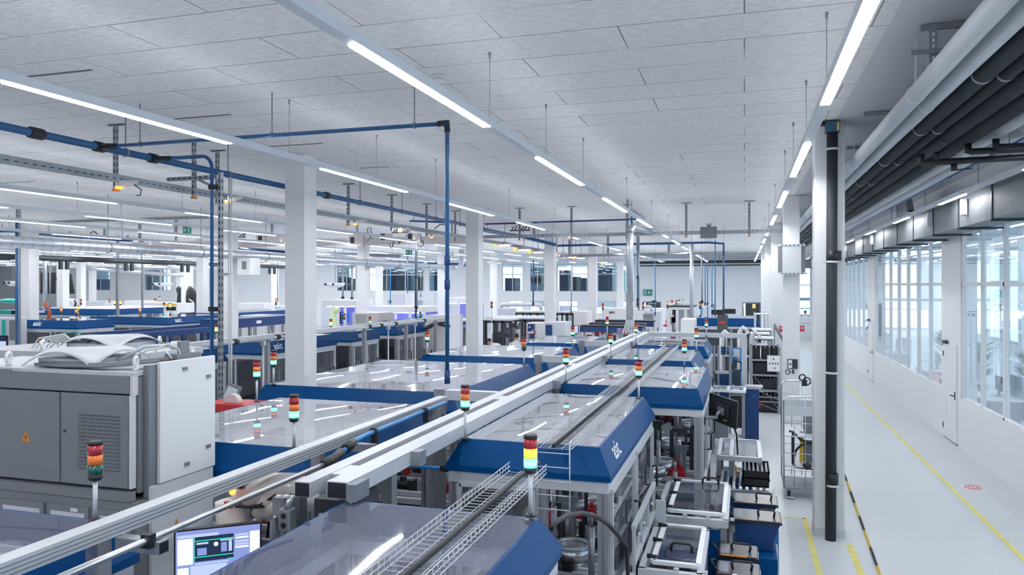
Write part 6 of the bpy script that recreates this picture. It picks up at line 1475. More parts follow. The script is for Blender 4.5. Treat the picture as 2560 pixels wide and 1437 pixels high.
MB().ball((-2.25, 3.92, 2.06), .025).build('knob', 'letter', mt); MB().box(-2.35, 3.93, 2.02, -2.28, 3.949, 2.07).build('sensor_frame', 'cab', mt)
# inspection screen
sc = thing('screen', 'flat screen showing a camera inspection program at the bottom left', 'monitor', (-2.8, 3.4, 0))
s0, s1, s2, s3 = at(439, 1331, d=4.05), at(650, 1309, d=4.2), at(650, 1420, d=4.2), at(440, 1450, d=4.05)
Xs = (s1-s0); Xs.z = 0; Wd = Xs.length; Xs.normalize(); Zs = V((0, 0, 1)); Ns = Xs.cross(Zs)
Ht = Wd*.60; o = s0+V((0, 0, -Ht))
def rect(u0, v0, u1, v1, lift, m_, name='screen_window', par=None, th=.0015):
    c = o+Xs*(Wd*(u0+u1)/2)+Zs*(Ht*(v0+v1)/2)+Ns*lift
    return MB().obox(c, [Xs, Zs, Ns], Wd*(u1-u0), Ht*(v1-v0), th).build(name, m_, par if par else sc)
rect(-.02, -.03, 1.02, 1.03, -.02, 'black', 'housing', th=.036)
dsp = rect(0, 0, 1, 1, .0, 'screen', 'display')
k_ = .003
for (u0, v0, u1, v1, m_) in ((.02, .86, .5, .92, 'screenlight'), (.02, .30, .2, .84, 'screenwhite'), (.215, .34, .68, .86, 'screendark'), (.7, .80, .86, .84, 'screenlight'), (.7, .74, .86, .78, 'screenwhite'), (.7, .66, .86, .70, 'screenlight'), (.7, .60, .86, .64, 'screenlight'), (.7, .54, .86, .58, 'screenwhite'), (.875, .4, .995, .87, 'screenwhite'), (.02, .04, .15, .24, 'screenwhite'), (.17, .04, .6, .26, 'screenlight'), (.22, .28, .62, .31, 'screenlight')):
    rect(u0, v0, u1, v1, k_, m_, 'screen_window', dsp); 
for (u0, v0, u1, v1, m_) in ((.215, .77, .68, .785, 'screengreen'), (.215, .43, .68, .445, 'screengreen'), (.22, .46, .24, .75, 'screendark'), (.24, .70, .38, .74, 'screenlight'), (.52, .73, .67, .76, 'screenlight'), (.53, .5, .6, .7, 'screen'), (.25, .47, .36, .62, 'screen'), (.62, .5, .66, .72, 'screenlight'), (.215, .34, .22, .86, 'screengreen'), (.61, .335, .68, .35, 'screengreen')):
    rect(u0, v0, u1, v1, k_+.002, m_, 'image_mark', dsp)
c = o+Xs*(Wd*.47)+Zs*(Ht*.68)+Ns*(k_+.004); MB().tube([c-Ns*.001, c+Ns*.001], .012, 16).build('image_spot', 'screenwhite', dsp)
MB().bar(o+Xs*Wd*.5-Ns*.06+V((0, 0, -.0)), V((o.x+Xs.x*Wd*.5, o.y+.06, .0)), .06).build('stand', 'alu', sc)
# white machine block behind screen (lower cabinet base at the foot of the robot)
tag(MB().box(-3.72, 4.662, 0.02, -3.6, 4.69, 1.7).build('side_post', 'dark'), 'dark upright post right of the control cabinet base', 'post')

# ================================================================== SECOND ROW DETAILS
kb = thing('cable_trunking', 'silver beam along the second machine row, left of the nearest column', 'beam', (-8.5, 14, 2.3))
MB().box(-8.66, 8.5, 2.37, -8.56, 20.6, 2.46).build('beam', 'alu2', kb)
for y in (9.5, 12.2, 16, 18.3, 20.3): MB().box(-8.65, y-.04, .05, -8.57, y+.04, 2.369).build('support_post', 'alu', kb)
kp = thing('conduit', 'pale round tube with black couplings along the second machine row beam', 'conduit', (-8.45, 14, 2.3))
MB().cyl((-8.48, 8.7, 2.40), (-8.48, 20.65, 2.40), .034, n=10).build('tube', 'cabl', kp)
for y in (11.1, 12.35, 12.6, 13.1, 16.0, 16.6, 17.4, 19.2): MB().tube([(-8.48, y-.06, 2.40), (-8.48, y+.06, 2.40)], .05, 10).build('coupling', 'black', kp)
for y in (11.9, 17.0, 18.6): MB().cyl((-8.48, y, .0), (-8.48, y, 2.35), .018, n=8).box(-8.52, y-.03, 2.28, -8.44, y+.03, 2.362).build('drop_tube', 'alu2', kp)
# red and white box between cabinet and machine
rbx = thing('red_tray', 'red tray with white half disc beside the pinkish cover', 'tray', at(575, 1010, y=7.6))
q = at(585, 1008, y=7.3); MB().box(q.x-.35, 7.2, q.z-.08, q.x+.3, 7.6, q.z).build('tray', 'red', rbx); MB().prism(arc((q.x-.06, 7.32, q.z+.001), 0, math.pi, .1, (1, 0, 0), (0, 0, 1), 10), (0, .08, 0)).build('half_disc', 'busbar', rbx); MB().box(q.x-.3, 7.25, .02, q.x+.25, 7.55, q.z-.081).build('stand', 'mid', rbx)
hp = thing('hand_terminal', 'grey rounded hand panel leaning beside the second row machine', 'panel', at(580, 985, y=8))
q = at(580, 982, y=8.1); MB().obox(q, [(.94, .1, -.33), (.3, .3, .9), (.2, -.95, .2)], .2, .22, .03).build('housing', 'cab', hp, bevel=.01); MB().obox(q+V((0, -.02, 0)), [(.94, .1, -.33), (.3, .3, .9), (.2, -.95, .2)], .14, .15, .012).build('display', 'alu2', hp); MB().bar(q, V((q.x, 8.2, 0)), .04).build('stand', 'alu', hp)

# ================================================================== BACKGROUND MACHINES
def block(label, px0, px1, py0, py1, Y, depth, m='white', name='machine_cabinet', cat='cabinet', group=None, door=1, foot=True):
    """closed cabinet seen from the hall, front at Y, standing on the floor"""
    a, b_ = at(px0, py1, y=Y), at(px1, py0, y=Y)
    t = thing(name, label, cat, ((a.x+b_.x)/2, Y, 0), group)
    MB().box(a.x, Y, .06, b_.x, Y+depth, b_.z).build('carcass', m, t, bevel=.01)
    n = max(1, door)
    for k in range(n):
        u0, u1 = a.x+(b_.x-a.x)*k/n+.03, a.x+(b_.x-a.x)*(k+1)/n-.03
        dd = MB().box(u0, Y-.02, .2, u1, Y-.001, b_.z-.08).build('door', m, t)
        MB().box(u1-.1, Y-.035, b_.z*.5, u1-.06, Y-.021, b_.z*.5+.2).build('handle', 'dark', dd)
    MB().box(a.x+.02, Y+.02, 0, b_.x-.02, Y+depth-.02, .058).build('plinth', 'dark', t)
    return t
block('tall white cabinet with cables on top, right of the asic hoods', 1062, 1114, 788, 889, 20.9, 1.2, door=2)
q = at(1090, 805, y=20.8)
tag(MB().tube([at(1062, 822, y=20.7), at(1075, 818, y=20.7), at(1090, 808, y=20.7), at(1112, 814, y=20.7), at(1125, 815, y=20.7)], .04, 7).tube([at(1064, 818, y=20.75), at(1085, 808, y=20.75), at(1115, 806, y=20.75)], .03, 7).build('cable_hose', 'black'), 'black hoses draped in front of the tall white cabinet', 'hoses')
vu = block('cream unit with rounded louvred vent beside the third row column', 881, 949, 782, 822, 22, 1.0, 'busbar', name='vented_unit', door=0)
a, b = at(884, 784, y=21.97), at(924, 810, y=21.97)
MB().prism([(a.x, 21.93, a.z), (b.x, 21.93, a.z), (b.x-.1, 21.93, b.z), (a.x+.1, 21.93, b.z)], (0, .06, 0)).build('vent_panel', 'white', vu); lv = MB()
for k in range(9): z = a.z+(b.z-a.z)*(k+1)/10; lv.box(a.x+.06+.008*k, 21.92, z-.006, b.x-.06-.008*k, 21.929, z+.006)
lv.build('vent_louvres', 'cab', vu); q = at(904, 817, y=21.97); MB().box(q.x-.1, 21.97, q.z-.03, q.x+.02, 21.995, q.z+.03).build('switch', 'ink', vu)
# violet-lit enclosed cell
def cell(label, px0, px1, py0, py1, Y, depth, nwin, lit='violet'):
    a, b_ = at(px0, py1, y=Y), at(px1, py0, y=Y); x0, x1, zt = a.x, b_.x, b_.z
    t = thing('machine_cell', label, 'machine', ((x0+x1)/2, Y, 0))
    MB().box(x0, Y, zt-.28, x1, Y+depth, zt).build('roof_housing', 'white', t, bevel=.02); MB().box(x0, Y, .05, x1, Y+depth, .75).build('base_housing', 'white', t)
    MB().box(x0, Y+depth-.05, .751, x1, Y+depth, zt-.281).build('back_wall', 'violet', t)
    for k in range(nwin+1): x = x0+(x1-x0)*k/nwin; MB().box(x-.05, Y, .751, x+.05, Y+.08, zt-.281).build('post', 'white', t)
    for k in range(nwin):
        u0, u1 = x0+(x1-x0)*k/nwin+.05, x0+(x1-x0)*(k+1)/nwin-.05
        MB().add([(u0, Y+.03, .75), (u1, Y+.03, .75), (u1, Y+.03, zt-.28), (u0, Y+.03, zt-.28)], [(0, 1, 2, 3)]).build('window', 'pane', t)
    MB().box(x0+.1, Y+.2, zt-.32, x1-.1, Y+.3, zt-.285).build('inner_lamp', 'violetlamp', t)
    rnd = random.Random(int(px0))
    for k in range(int((x1-x0)*3)):
        x = rnd.uniform(x0+.15, x1-.15); z = rnd.uniform(.8, zt-.7); w = rnd.uniform(.06, .25); h = rnd.uniform(.1, .55)
        MB().box(x-w/2, Y+.35, z, x+w/2, Y+.35+rnd.uniform(.1, depth-.6), min(z+h, zt-.35)).build('mechanism', ('violet', 'hose', 'cabl', 'navy')[k % 4], t)
    return t
cell('long white cell with violet lit windows right of the nearest column', 805, 890, 750, 835, 30, 1.6, 3)
cell('white cell with violet blue windows beside the vented cream unit', 918, 1060, 766, 835, 31, 1.6, 4)
cell('white cell with violet interior left of the second white column', 1112, 1180, 744, 830, 36, 1.8, 2)
tag(MB().tube([V((at(834, 800, y=28.5).x, 28.5, 0)), at(834, 800, y=28.5), at(832, 780, y=28.5), at(838, 772, y=28.5), at(846, 778, y=28.5)], .13, 8).build('hi_vis_hose', mat('pale_green_cover', (.62, .72, .45), .6)), 'pale yellow green robot cover in front of the violet cell', 'robot')
block('grey upper cabinet on the roof level beyond the violet cells', 979, 1012, 735, 800, 38, 1.0, 'cabl', door=1); block('white rounded cabinet beside the grey upper one', 1012, 1026, 737, 800, 38, 1., 'white', door=1); block('grey cabinet with round black knob left of the far column', 1084, 1110, 733, 800, 38, 1., 'cabl', door=1)
block('white housing right of the tall blue pipe at the second column', 1114, 1135, 788, 890, 22.2, .8, 'cabl', door=1)
# dark framed machines in the middle
def darkframe(label, px0, px1, py0, Y, depth, top='cabl', n=4, zc=.9):
    a = at(px0, py0, y=Y); b_ = at(px1, py0, y=Y); x0, x1, zt = a.x, b_.x, a.z
    t = thing('framed_machine', label, 'machine', ((x0+x1)/2, Y, 0)); rnd = random.Random(int(px0*3))
    MB().box(x0, Y, zt-.06, x1, Y+depth, zt).build('roof_plate', top, t)
    for k in range(n+1):
        x = x0+(x1-x0)*k/n
        MB().box(x-.035, Y, .02, x+.035, Y+.07, zt-.061).build('post', 'dark', t)
        if k in (0, n): MB().box(x-.035, Y+depth-.07, .02, x+.035, Y+depth, zt-.061).build('post', 'dark', t)
    MB().box(x0, Y+.0, zt-.16, x1, Y+.06, zt-.062).build('front_rail', 'dark', t)
    MB().box(x0, Y+.1, .1, x1, Y+depth, zc).build('base_cabinet', 'dark', t)
    for k in range(n): u0, u1 = x0+(x1-x0)*k/n+.04, x0+(x1-x0)*(k+1)/n-.04; MB().add([(u0, Y+.02, zc), (u1, Y+.02, zc), (u1, Y+.02, zt-.16), (u0, Y+.02, zt-.16)], [(0, 1, 2, 3)]).build('window', 'pane', t)
    for k in range(5*n):
        x = rnd.uniform(x0+.1, x1-.1); y = rnd.uniform(Y+.2, Y+depth-.25); h = rnd.uniform(.15, zt-zc-.25); w = rnd.uniform(.04, .14)
        MB().box(x-w, y, zc+.001, x+w, y+.15, zc+h).box(x-w*.5, y-.04, zc+h*.5, x+w*.5, y, zc+h*.8).build('mechanism', ('cabl', 'dark', 'white', 'mid', 'black')[k % 5], t)
    return t
darkframe('dark framed machine the bending person leans toward', 1213, 1278, 797, 28.6, 1.6, n=3)
darkframe('dark framed machine with long pale roof right of the second column', 1215, 1362, 793, 31, 2.2, n=6)
darkframe('dark framed machine behind, with roof ledge and bent grey pipe', 1290, 1362, 778, 36, 2.0, n=4)
darkframe('dark framed machine right of the middle white column', 1392, 1432, 779, 34, 2., n=3)
darkframe('dark framed table machine left of the second white column', 1118, 1174, 799, 27, 1.6, n=3)
block('white cabinet below the pale roof with blue notice board', 1316, 1385, 808, 875, 25.2, .9, 'white', door=2)
nb = thing('notice_board', 'dark blue board with white notes on the white cabinet in the middle', 'board', at(1328, 830, y=25.15)); a, b = at(1320, 846, y=25.15), at(1336, 810, y=25.15)
MB().box(a.x, 25.12, a.z, b.x, 25.17, b.z).build('board', 'navy', nb)
for u, v in ((.3, .8), (.75, .55), (.4, .35)): MB().box(a.x+(b.x-a.x)*(u-.1), 25.11, a.z+(b.z-a.z)*(v-.05), a.x+(b.x-a.x)*(u+.1), 25.119, a.z+(b.z-a.z)*(v+.05)).build('note', 'letter', nb)
a, b = at(1314, 834, y=24.8), at(1339, 828, y=24.8)
rp = thing('red_bar', 'red and white striped bar below the notice board', 'bar', a); MB().box(a.x, 24.75, a.z, b.x, 24.8, b.z).build('bar', 'red', rp); MB().box(a.x+.05, 24.74, (a.z+b.z)/2-.02, b.x-.05, 24.749, (a.z+b.z)/2+.03).build('stripe', 'letter', rp); MB().box(a.x+.1, 24.76, 0, a.x+.14, 24.8, a.z).build('post', 'alu', rp)
block('white cabinet with blue square panel before the middle column', 1362, 1412, 806, 870, 23.6, 1., 'cabl', door=2)
a, b = at(1364, 838, y=23.55), at(1380, 812, y=23.55); tag(MB().box(a.x, 23.545, a.z, b.x, 23.575, b.z).build('blue_board', 'navy'), 'dark blue square panel fixed on the pale cabinet front near the middle column', 'panel')
block('small white cabinet with black handle right of the middle column', 1434, 1467, 779, 830, 33, 1.2, 'white', door=1)
block('white cupboard behind the second column top', 1244, 1278, 771, 795, 38, 1., 'cabl', door=1)
bp_ = tag(MB().tube([at(1253, 770, y=37), at(1253, 762, y=37), at(1258, 761, y=37), at(1331, 761, y=37), at(1340, 761, y=37), at(1350, 764, y=37), at(1354, 775, y=37)], .1, 8).build('vent_pipe', 'cabl'), 'bent pale vent pipe on top of the dark framed machines', 'pipe')
# IMA machine
im = block('white machine with black IMA lettering in the background', 1504, 1655, 772, 812, 40, 1.8, 'white', name='packaging_machine', cat='machine', door=0)
q = at(1522, 784, y=39.98); hL = 10/FPX*((q-V((0, 0, CH))).dot(V((-SI, CO, 0))))
text('iMA', 'lettering', 'ink', q, (1, 0, 0), (0, 0, 1), hL*.95, im, .02)
block('white machine housing under the far doorway pipe', 1612, 1650, 778, 830, 38.5, 1., 'cabl', door=1)
a = at(1620, 800, y=38.4); tag(MB().box(a.x-.25, 38.42, a.z-.28, a.x+.25, 38.46, a.z+.3).build('mounted_poster', 'mid'), 'dark picture poster on the white housing below the exit sign', 'poster')
tag(MB().tube([at(1612, 767, y=38), at(1624, 766, y=38), at(1629, 770, y=38), at(1629, 778, y=38)], .09, 8).build('vent_pipe', 'cabl'), 'short bent vent pipe in front of the dark doorway', 'pipe')
# three conveyors with navy fronts
for i, (px0, px1, py, Y) in enumerate(((1488, 1634, 804, 33), (1472, 1612, 812, 30.5), (1450, 1606, 818, 28.5))):
    a, b_ = at(px0, py, y=Y), at(px1, py, y=Y)
    t = thing('flat_conveyor', 'dark flat conveyor with navy front, %s of three before the IMA machine' % ('rearmost', 'middle', 'front')[i], 'conveyor', a)
    MB().box(a.x, Y, a.z, b_.x, Y+.7, a.z+.08).build('belt', 'black', t); MB().box(a.x, Y-.05, a.z-.18, b_.x, Y-.001, a.z+.02).build('front_skirt', 'navy', t)
    for k in range(6): x = a.x+(b_.x-a.x)*k/5; MB().box(x-.03, Y+.05, 0, x+.03, Y+.1, a.z-.0).build('leg', 'cabl', t)
    for k in range(7): x = a.x+.3+(b_.x-a.x-.6)*k/6; MB().box(x-.1, Y+.2, .1, x+.12, Y+.5, a.z-.3-.1*(k % 3)).build('stored_part', ('cabl', 'dark', 'white', 'red')[(k+i) % 4 if k % 5 else 3], t)
tag(MB().prism([at(1542, 835, y=28), at(1574, 834, y=28), at(1576, 826, y=28), at(1542, 821, y=28)], (0, .3, 0)).build('purple_panel', mat('muted_purple', (.22, .17, .30), .6)), 'muted purple sloped panel beneath the navy conveyors', 'panel')
# caged cell at the far right
cg = thing('caged_cell', 'tall caged robot cell with dark mesh door left of the thick silver pipe', 'machine', at(1690, 800, y=31))
x0, x1, zt = at(1672, 800, y=31).x, at(1735, 800, y=31).x, at(1690, 774, y=31).z
for k in range(4): x = x0+(x1-x0)*k/3; MB().box(x-.06, 31, 0, x+.06, 31.1, zt).build('post', 'white', cg)
MB().box(x0, 31, zt, x1, 33, zt+.1).build('roof', 'white', cg); MB().box(x0, 31, zt+.101, x1, 33, zt+.16).build('roof_edge', 'ink', cg); MB().box(x0+.06, 31.9, 0, x0+(x1-x0)*.33, 31.95, zt-.01).build('dark_interior', 'dark', cg); MB().box(x0+(x1-x0)*.36, 31.6, 0, x1, 31.7, zt-.01).build('pale_interior', 'cabl', cg)
rnd = random.Random(5)
for k in range(14): x = rnd.uniform(x0+.1, x0+(x1-x0)*.3); z = rnd.uniform(.2, zt-.4); MB().box(x-.08, 31.5, z, x+.08, 31.8, z+.3).build('mechanism', ('cabl', 'mid', 'white', 'red')[k % 4 if k < 4 else k % 3], cg)
block('pale rounded housing in front of the caged cell', 1702, 1737, 798, 850, 24.2, 1., 'white', door=0)
tag(MB().tube([at(1665, 800, y=36), at(1665, 812, y=36), at(1678, 814, y=36)], .02, 6).box(*(at(1658, 816, y=36)), *(at(1672, 812, y=36)+V((0, .4, 0)))).build('hand_truck', 'red'), 'small red hand truck before the far wall', 'trolley')
for i, (px, py) in enumerate(((1795, 781), (1822, 779))): q = at(px, py, y=36); tag(MB().box(q.x-.3, 36, q.z-.1, q.x+.3, 36.4, q.z+.12).build('dark_box', 'black'), 'black box on top of the far cell, %s one' % ('left', 'right')[i], 'box')
fg = thing('fence_panel', 'pale mesh fence receding toward the far wall right of the silver pipe', 'fence', at(1770, 770, y=40))
for k in range(8): q = at(1754+5*k, 785, y=34+1.6*k); MB().box(q.x-.03, q.y-.03, 0, q.x+.03, q.y+.03, 2.4).build('post', 'hose' if k % 3 == 0 else 'cabl', fg)
a_, b_ = at(1754, 785, y=34), at(1789, 785, y=45.2); MB().bar(V((a_.x, a_.y, 2.36)), V((b_.x, b_.y, 2.36)), .05).bar(V((a_.x, a_.y, 1.2)), V((b_.x, b_.y, 1.2)), .05).build('rail', 'cabl', fg)
# left background
for i, (px0, py0, px1, py1, X) in enumerate(((238, 838, 505, 815, -16.2), (310, 842, 522, 820, -15.2))):
    p, q = at(px0, py0, x=X), at(px1, py1, x=X)
    t = thing('flow_rack', 'long navy flow rack beam behind the cabinets at left, %s one' % ('farther', 'nearer')[i], 'rack', p)
    MB().box(X-.05, p.y, p.z-.08, X+.05, q.y, p.z+.08).build('top_beam', 'navy', t)
    for k in range(4): y = p.y+(q.y-p.y)*k/3; MB().box(X-.04, y-.04, 0, X+.04, y+.04, p.z-.081).build('post', 'navy', t)
    MB().box(X-.8, p.y+.1, 1.1, X-.1, q.y, 1.2).build('shelf', 'mid', t); MB().box(X-.8, p.y+.1, .1, X-.2, q.y, 1.0).build('dark_load', 'dark', t)
    for k in range(6): y = p.y+.4+(q.y-p.y-.8)*k/5; MB().box(X-.6, y-.12, 1.201, X-.2, y+.12, 1.65).build('stored_box', 'cabl' if k % 2 else 'dark', t)
sh = thing('parts_rack', 'parts rack with navy rail and row of white trays left of the nearest column', 'rack', at(660, 840, x=-12.5))
X = -12.2; ya, yb = yat(602, X), yat(740, X)
MB().box(X-.04, ya, 1.55, X+.02, yb, 1.66).build('navy_rail', 'navy', sh); MB().box(X-.8, ya, .9, X-.05, yb, .96).build('shelf', 'alu', sh); MB().box(X-.8, ya, .1, X-.1, yb, .85).build('base', 'cab', sh)
for k in range(9): y = ya+.15+(yb-ya-.3)*k/8; MB().box(X+.021, y-.1, 1.60, X+.06, y+.1, 1.70).build('white_tray', 'letter', sh)
MB().box(X-.5, ya, 1.0, X-.45, ya+(yb-ya)*.4, 1.95).build('dark_board', 'black', sh)
for k, (u, w_) in enumerate(((.08, .1), (.2, .06), (.38, .06))): MB().box(X-.44, ya+(yb-ya)*u-.15, 1.3+.1*k, X-.42, ya+(yb-ya)*u+.15, 1.45+.1*k).build('white_label', 'letter', sh)
for k in range(5): y = ya+(yb-ya)*k/4; MB().box(X-.05, y-.04, 0, X+.0, y+.04, 2.3).build('post', 'alu', sh)
MB().bar((X-.02, ya+(yb-ya)*.5, 2.2), (X-.02, ya+(yb-ya)*.72, 1.2), .05).build('brace', 'alu2', sh)
nb2 = thing('navy_canopy', 'navy long canopy with white oval label behind the parts rack', 'canopy', at(650, 792, x=-15)); X = -15.5; ya, yb = yat(566, X), yat(738, X)
MB().box(X-1, ya, 2.0, X, yb, 2.3).build('canopy', 'navy', nb2); MB().box(X+.001, ya+(yb-ya)*.4, 2.1, X+.01, ya+(yb-ya)*.47, 2.2).build('label_oval', 'letter', nb2)
for k in range(4): y = ya+(yb-ya)*k/3; MB().box(X-.1, y-.05, 0, X-.02, y+.05, 1.999).build('post', 'alu', nb2)
MB().box(X-.9, ya, .1, X-.12, yb, 1.1).build('base', 'cabl', nb2)
for i, (px0, px1, py0, py1, Y, mm_, lab, dr_) in enumerate((
    (-40, 46, 795, 880, 18.1, 'cabl', 'pale cabinet at the left frame edge with green stripe', 2), (600, 735, 790, 830, 24.5, 'white', 'white bench housing behind the navy canopy', 4),
    (208, 262, 753, 780, 40, 'cabl', 'pale glazed enclosure before the far windows at left', 2), (310, 352, 752, 785, 36, 'white', 'cream machine with red script and dark window at left', 1),
    (360, 405, 756, 785, 34, 'white', 'white cabinet left of the yellow-trimmed machine', 2), (595, 660, 758, 790, 36, 'white', 'low white machines right of the third row column', 3), (650, 735, 765, 790, 38, 'cabl', 'grey low machine near the left side of the nearest column', 2))):
    block(lab, px0, px1, py0, py1, Y, .3 if px0 < 0 else 1.2, mm_, door=dr_)
ym = block('white machine with yellow trim and black windows at left', 408, 443, 758, 786, 30, 1.2, 'white', name='machining_centre', cat='machine', door=0)
a, b = at(410, 762, y=29.97), at(441, 759, y=29.97); MB().box(a.x, 29.95, a.z, b.x, 29.999, b.z).build('yellow_trim', 'yellow', ym)
for u in (422, 433): a = at(u, 772, y=29.97); MB().box(a.x-.16, 29.97, a.z-.08, a.x+.16, 29.999, a.z+.1).build('window', 'black', ym)
tl_ = thing('green_machine', 'machine with turquoise cover at the left frame edge', 'machine', at(20, 770, y=24)); a, b = at(-10, 785, y=24), at(28, 776, y=24)
MB().box(a.x, 24, a.z, b.x, 24.8, b.z).build('turquoise_cover', 'teal', tl_); MB().box(b.x, 24, a.z, b.x+.5, 24.8, b.z).build('dark_end', 'black', tl_); MB().box(a.x, 24, 0.02, b.x+.5, 24.8, a.z-.001).build('base', 'cabl', tl_)
tag(MB().ball(at(24, 752, y=27), .5, .4, .12).build('turquoise_dome', 'teal'), 'turquoise dome above the machine at the left edge', 'cover')
b3 = thing('green_panel_door', 'narrow turquoise panel between pale posts at the left edge', 'panel', at(8, 830, y=17.8)); a, b = at(4, 850, y=17.8), at(11, 800, y=17.8); MB().box(a.x, 17.8, a.z, b.x, 17.85, b.z).build('panel', 'teal', b3); MB().box(b.x+.2, 17.8, a.z, b.x+.6, 17.85, b.z).build('grey_door', 'mid', b3)
mn = thing('operator_screen', 'operator screen with bright picture at the left frame edge', 'monitor', at(6, 866, y=14)); a, b = at(-6, 876, y=14), at(13, 853, y=14); MB().box(a.x, 14.02, a.z-.02, b.x+.03, 14.06, b.z+.14).build('housing', 'black', mn); MB().box(a.x, 14, a.z, b.x, 14.019, b.z).build('display', 'screenlight', mn); MB().box(a.x, 14, b.z+.03, b.x, 14.019, b.z+.12).build('upper_display', 'screendark', mn); MB().bar((a.x+.1, 14.1, a.z), (a.x+.1, 14.1, 0), .06).build('post', 'alu', mn)
# dark banners and brown hose at left
q = at(115, 752, y=19.3); tag(MB().tube([at(112, 757, y=19.4), at(118, 768, y=19.4), at(124, 780, y=19.4), at(122, 795, y=19.4), at(121, 802, y=19.4)], .06, 8).build('brown_hose', 'rust'), 'brown flexible hose hanging down to the far left asic hood', 'hose')
bn = thing('dark_banner', 'black banner panels beside the fifth row column, far left', 'banner', at(120, 705, y=36)); 
for u0, u1 in ((101, 106), (119, 136)): a, b = at(u0, 734, y=36), at(u1, 681, y=36); MB().box(a.x, 36, a.z, b.x, 36.1, b.z).build('panel', 'black', bn); MB().bar(((a.x+b.x)/2, 36.05, b.z), ((a.x+b.x)/2, 36.05, ZC-.002), .03).build('suspension', 'mid', bn)
tb = thing('dark_screen_wall', 'black trapezoid panel with short arm beside the fourth row column', 'panel', at(175, 710, y=35))
MB().prism([at(167, 734, y=35), at(185, 734, y=35), at(175, 683, y=35), at(167, 683, y=35)], (0, .1, 0)).build('trapezoid', 'black', tb); a, b = at(138, 701, y=35), at(167, 694, y=35); MB().box(a.x, 35, a.z, b.x, 35.1, b.z).build('arm', 'black', tb)
MB().bar(at(172, 683, y=35.05), V((at(172, 683, y=35.05).x, 35.05, ZC-.002)), .08).build('suspension', 'mid', tb)
wr_ = thing('white_robot', 'white articulated robot beside the fourth row column at left', 'robot', at(175, 775, y=35)); MB().tube([V((at(175, 790, y=35).x, 35, 0)), at(175, 778, y=35), at(172, 765, y=35), at(178, 753, y=35), at(186, 752, y=35)], [.3, .26, .24, .21, .14], 10).build('arm', 'white', wr_); MB().tube([at(186, 750, y=34.8), at(190, 760, y=34.8), at(184, 770, y=34.8), at(178, 776, y=34.8)], .05, 6).build('hose', 'black', wr_)
for i, (px, py, Y, w) in enumerate(((408, 711, 41.5, .9), (838, 712, 37, .8), (32, 708, 30, .5))):
    q = at(px, py, y=Y); t = thing('ring_lamp', 'white round hanging lamp dish, %s' % ('before the far windows at left', 'right of the nearest column', 'at the far left edge')[i], 'lamp', q)
    MB().tube([q+V((0, 0, .12)), q+V((0, 0, -.05)), q+V((0, 0, -.15))], [w*.7, w*.6, w*.3], 12).build('dish', 'white', t); MB().cyl(q+V((0, 0, .12)), V((q.x, q.y, ZC)), .015, n=5).build('cord', 'mid', t)
    for s_ in (-.4, .2): MB().ball(q+V((s_*w, -w*.62, .03)), .07).build('socket', 'ink', t)
bk = thing('black_robot_cover', 'black covered robot standing between two far left columns', 'robot', at(480, 740, y=34.6)); MB().tube([V((at(480, 765, y=34.6).x, 34.6, 0)), at(479, 760, y=34.6), at(480, 740, y=34.6), at(477, 726, y=34.6), at(474, 716, y=34.6)], [.35, .3, .32, .25, .08], 10).build('cover', 'black', bk); MB().bar(at(473, 748, y=34.2), at(484, 756, y=34.2), .06).build('pale_strap', 'cabl', bk)
bk2 = thing('black_robot_cover', 'slim black robot arm left of the black covered one', 'robot', at(446, 740, y=34.6)); MB().tube([V((at(447, 765, y=34.6).x, 34.6, 0)), at(447, 755, y=34.6), at(448, 735, y=34.6), at(446, 722, y=34.6), at(449, 717, y=34.6)], [.15, .12, .1, .14, .1], 8).build('cover', 'dark', bk2)

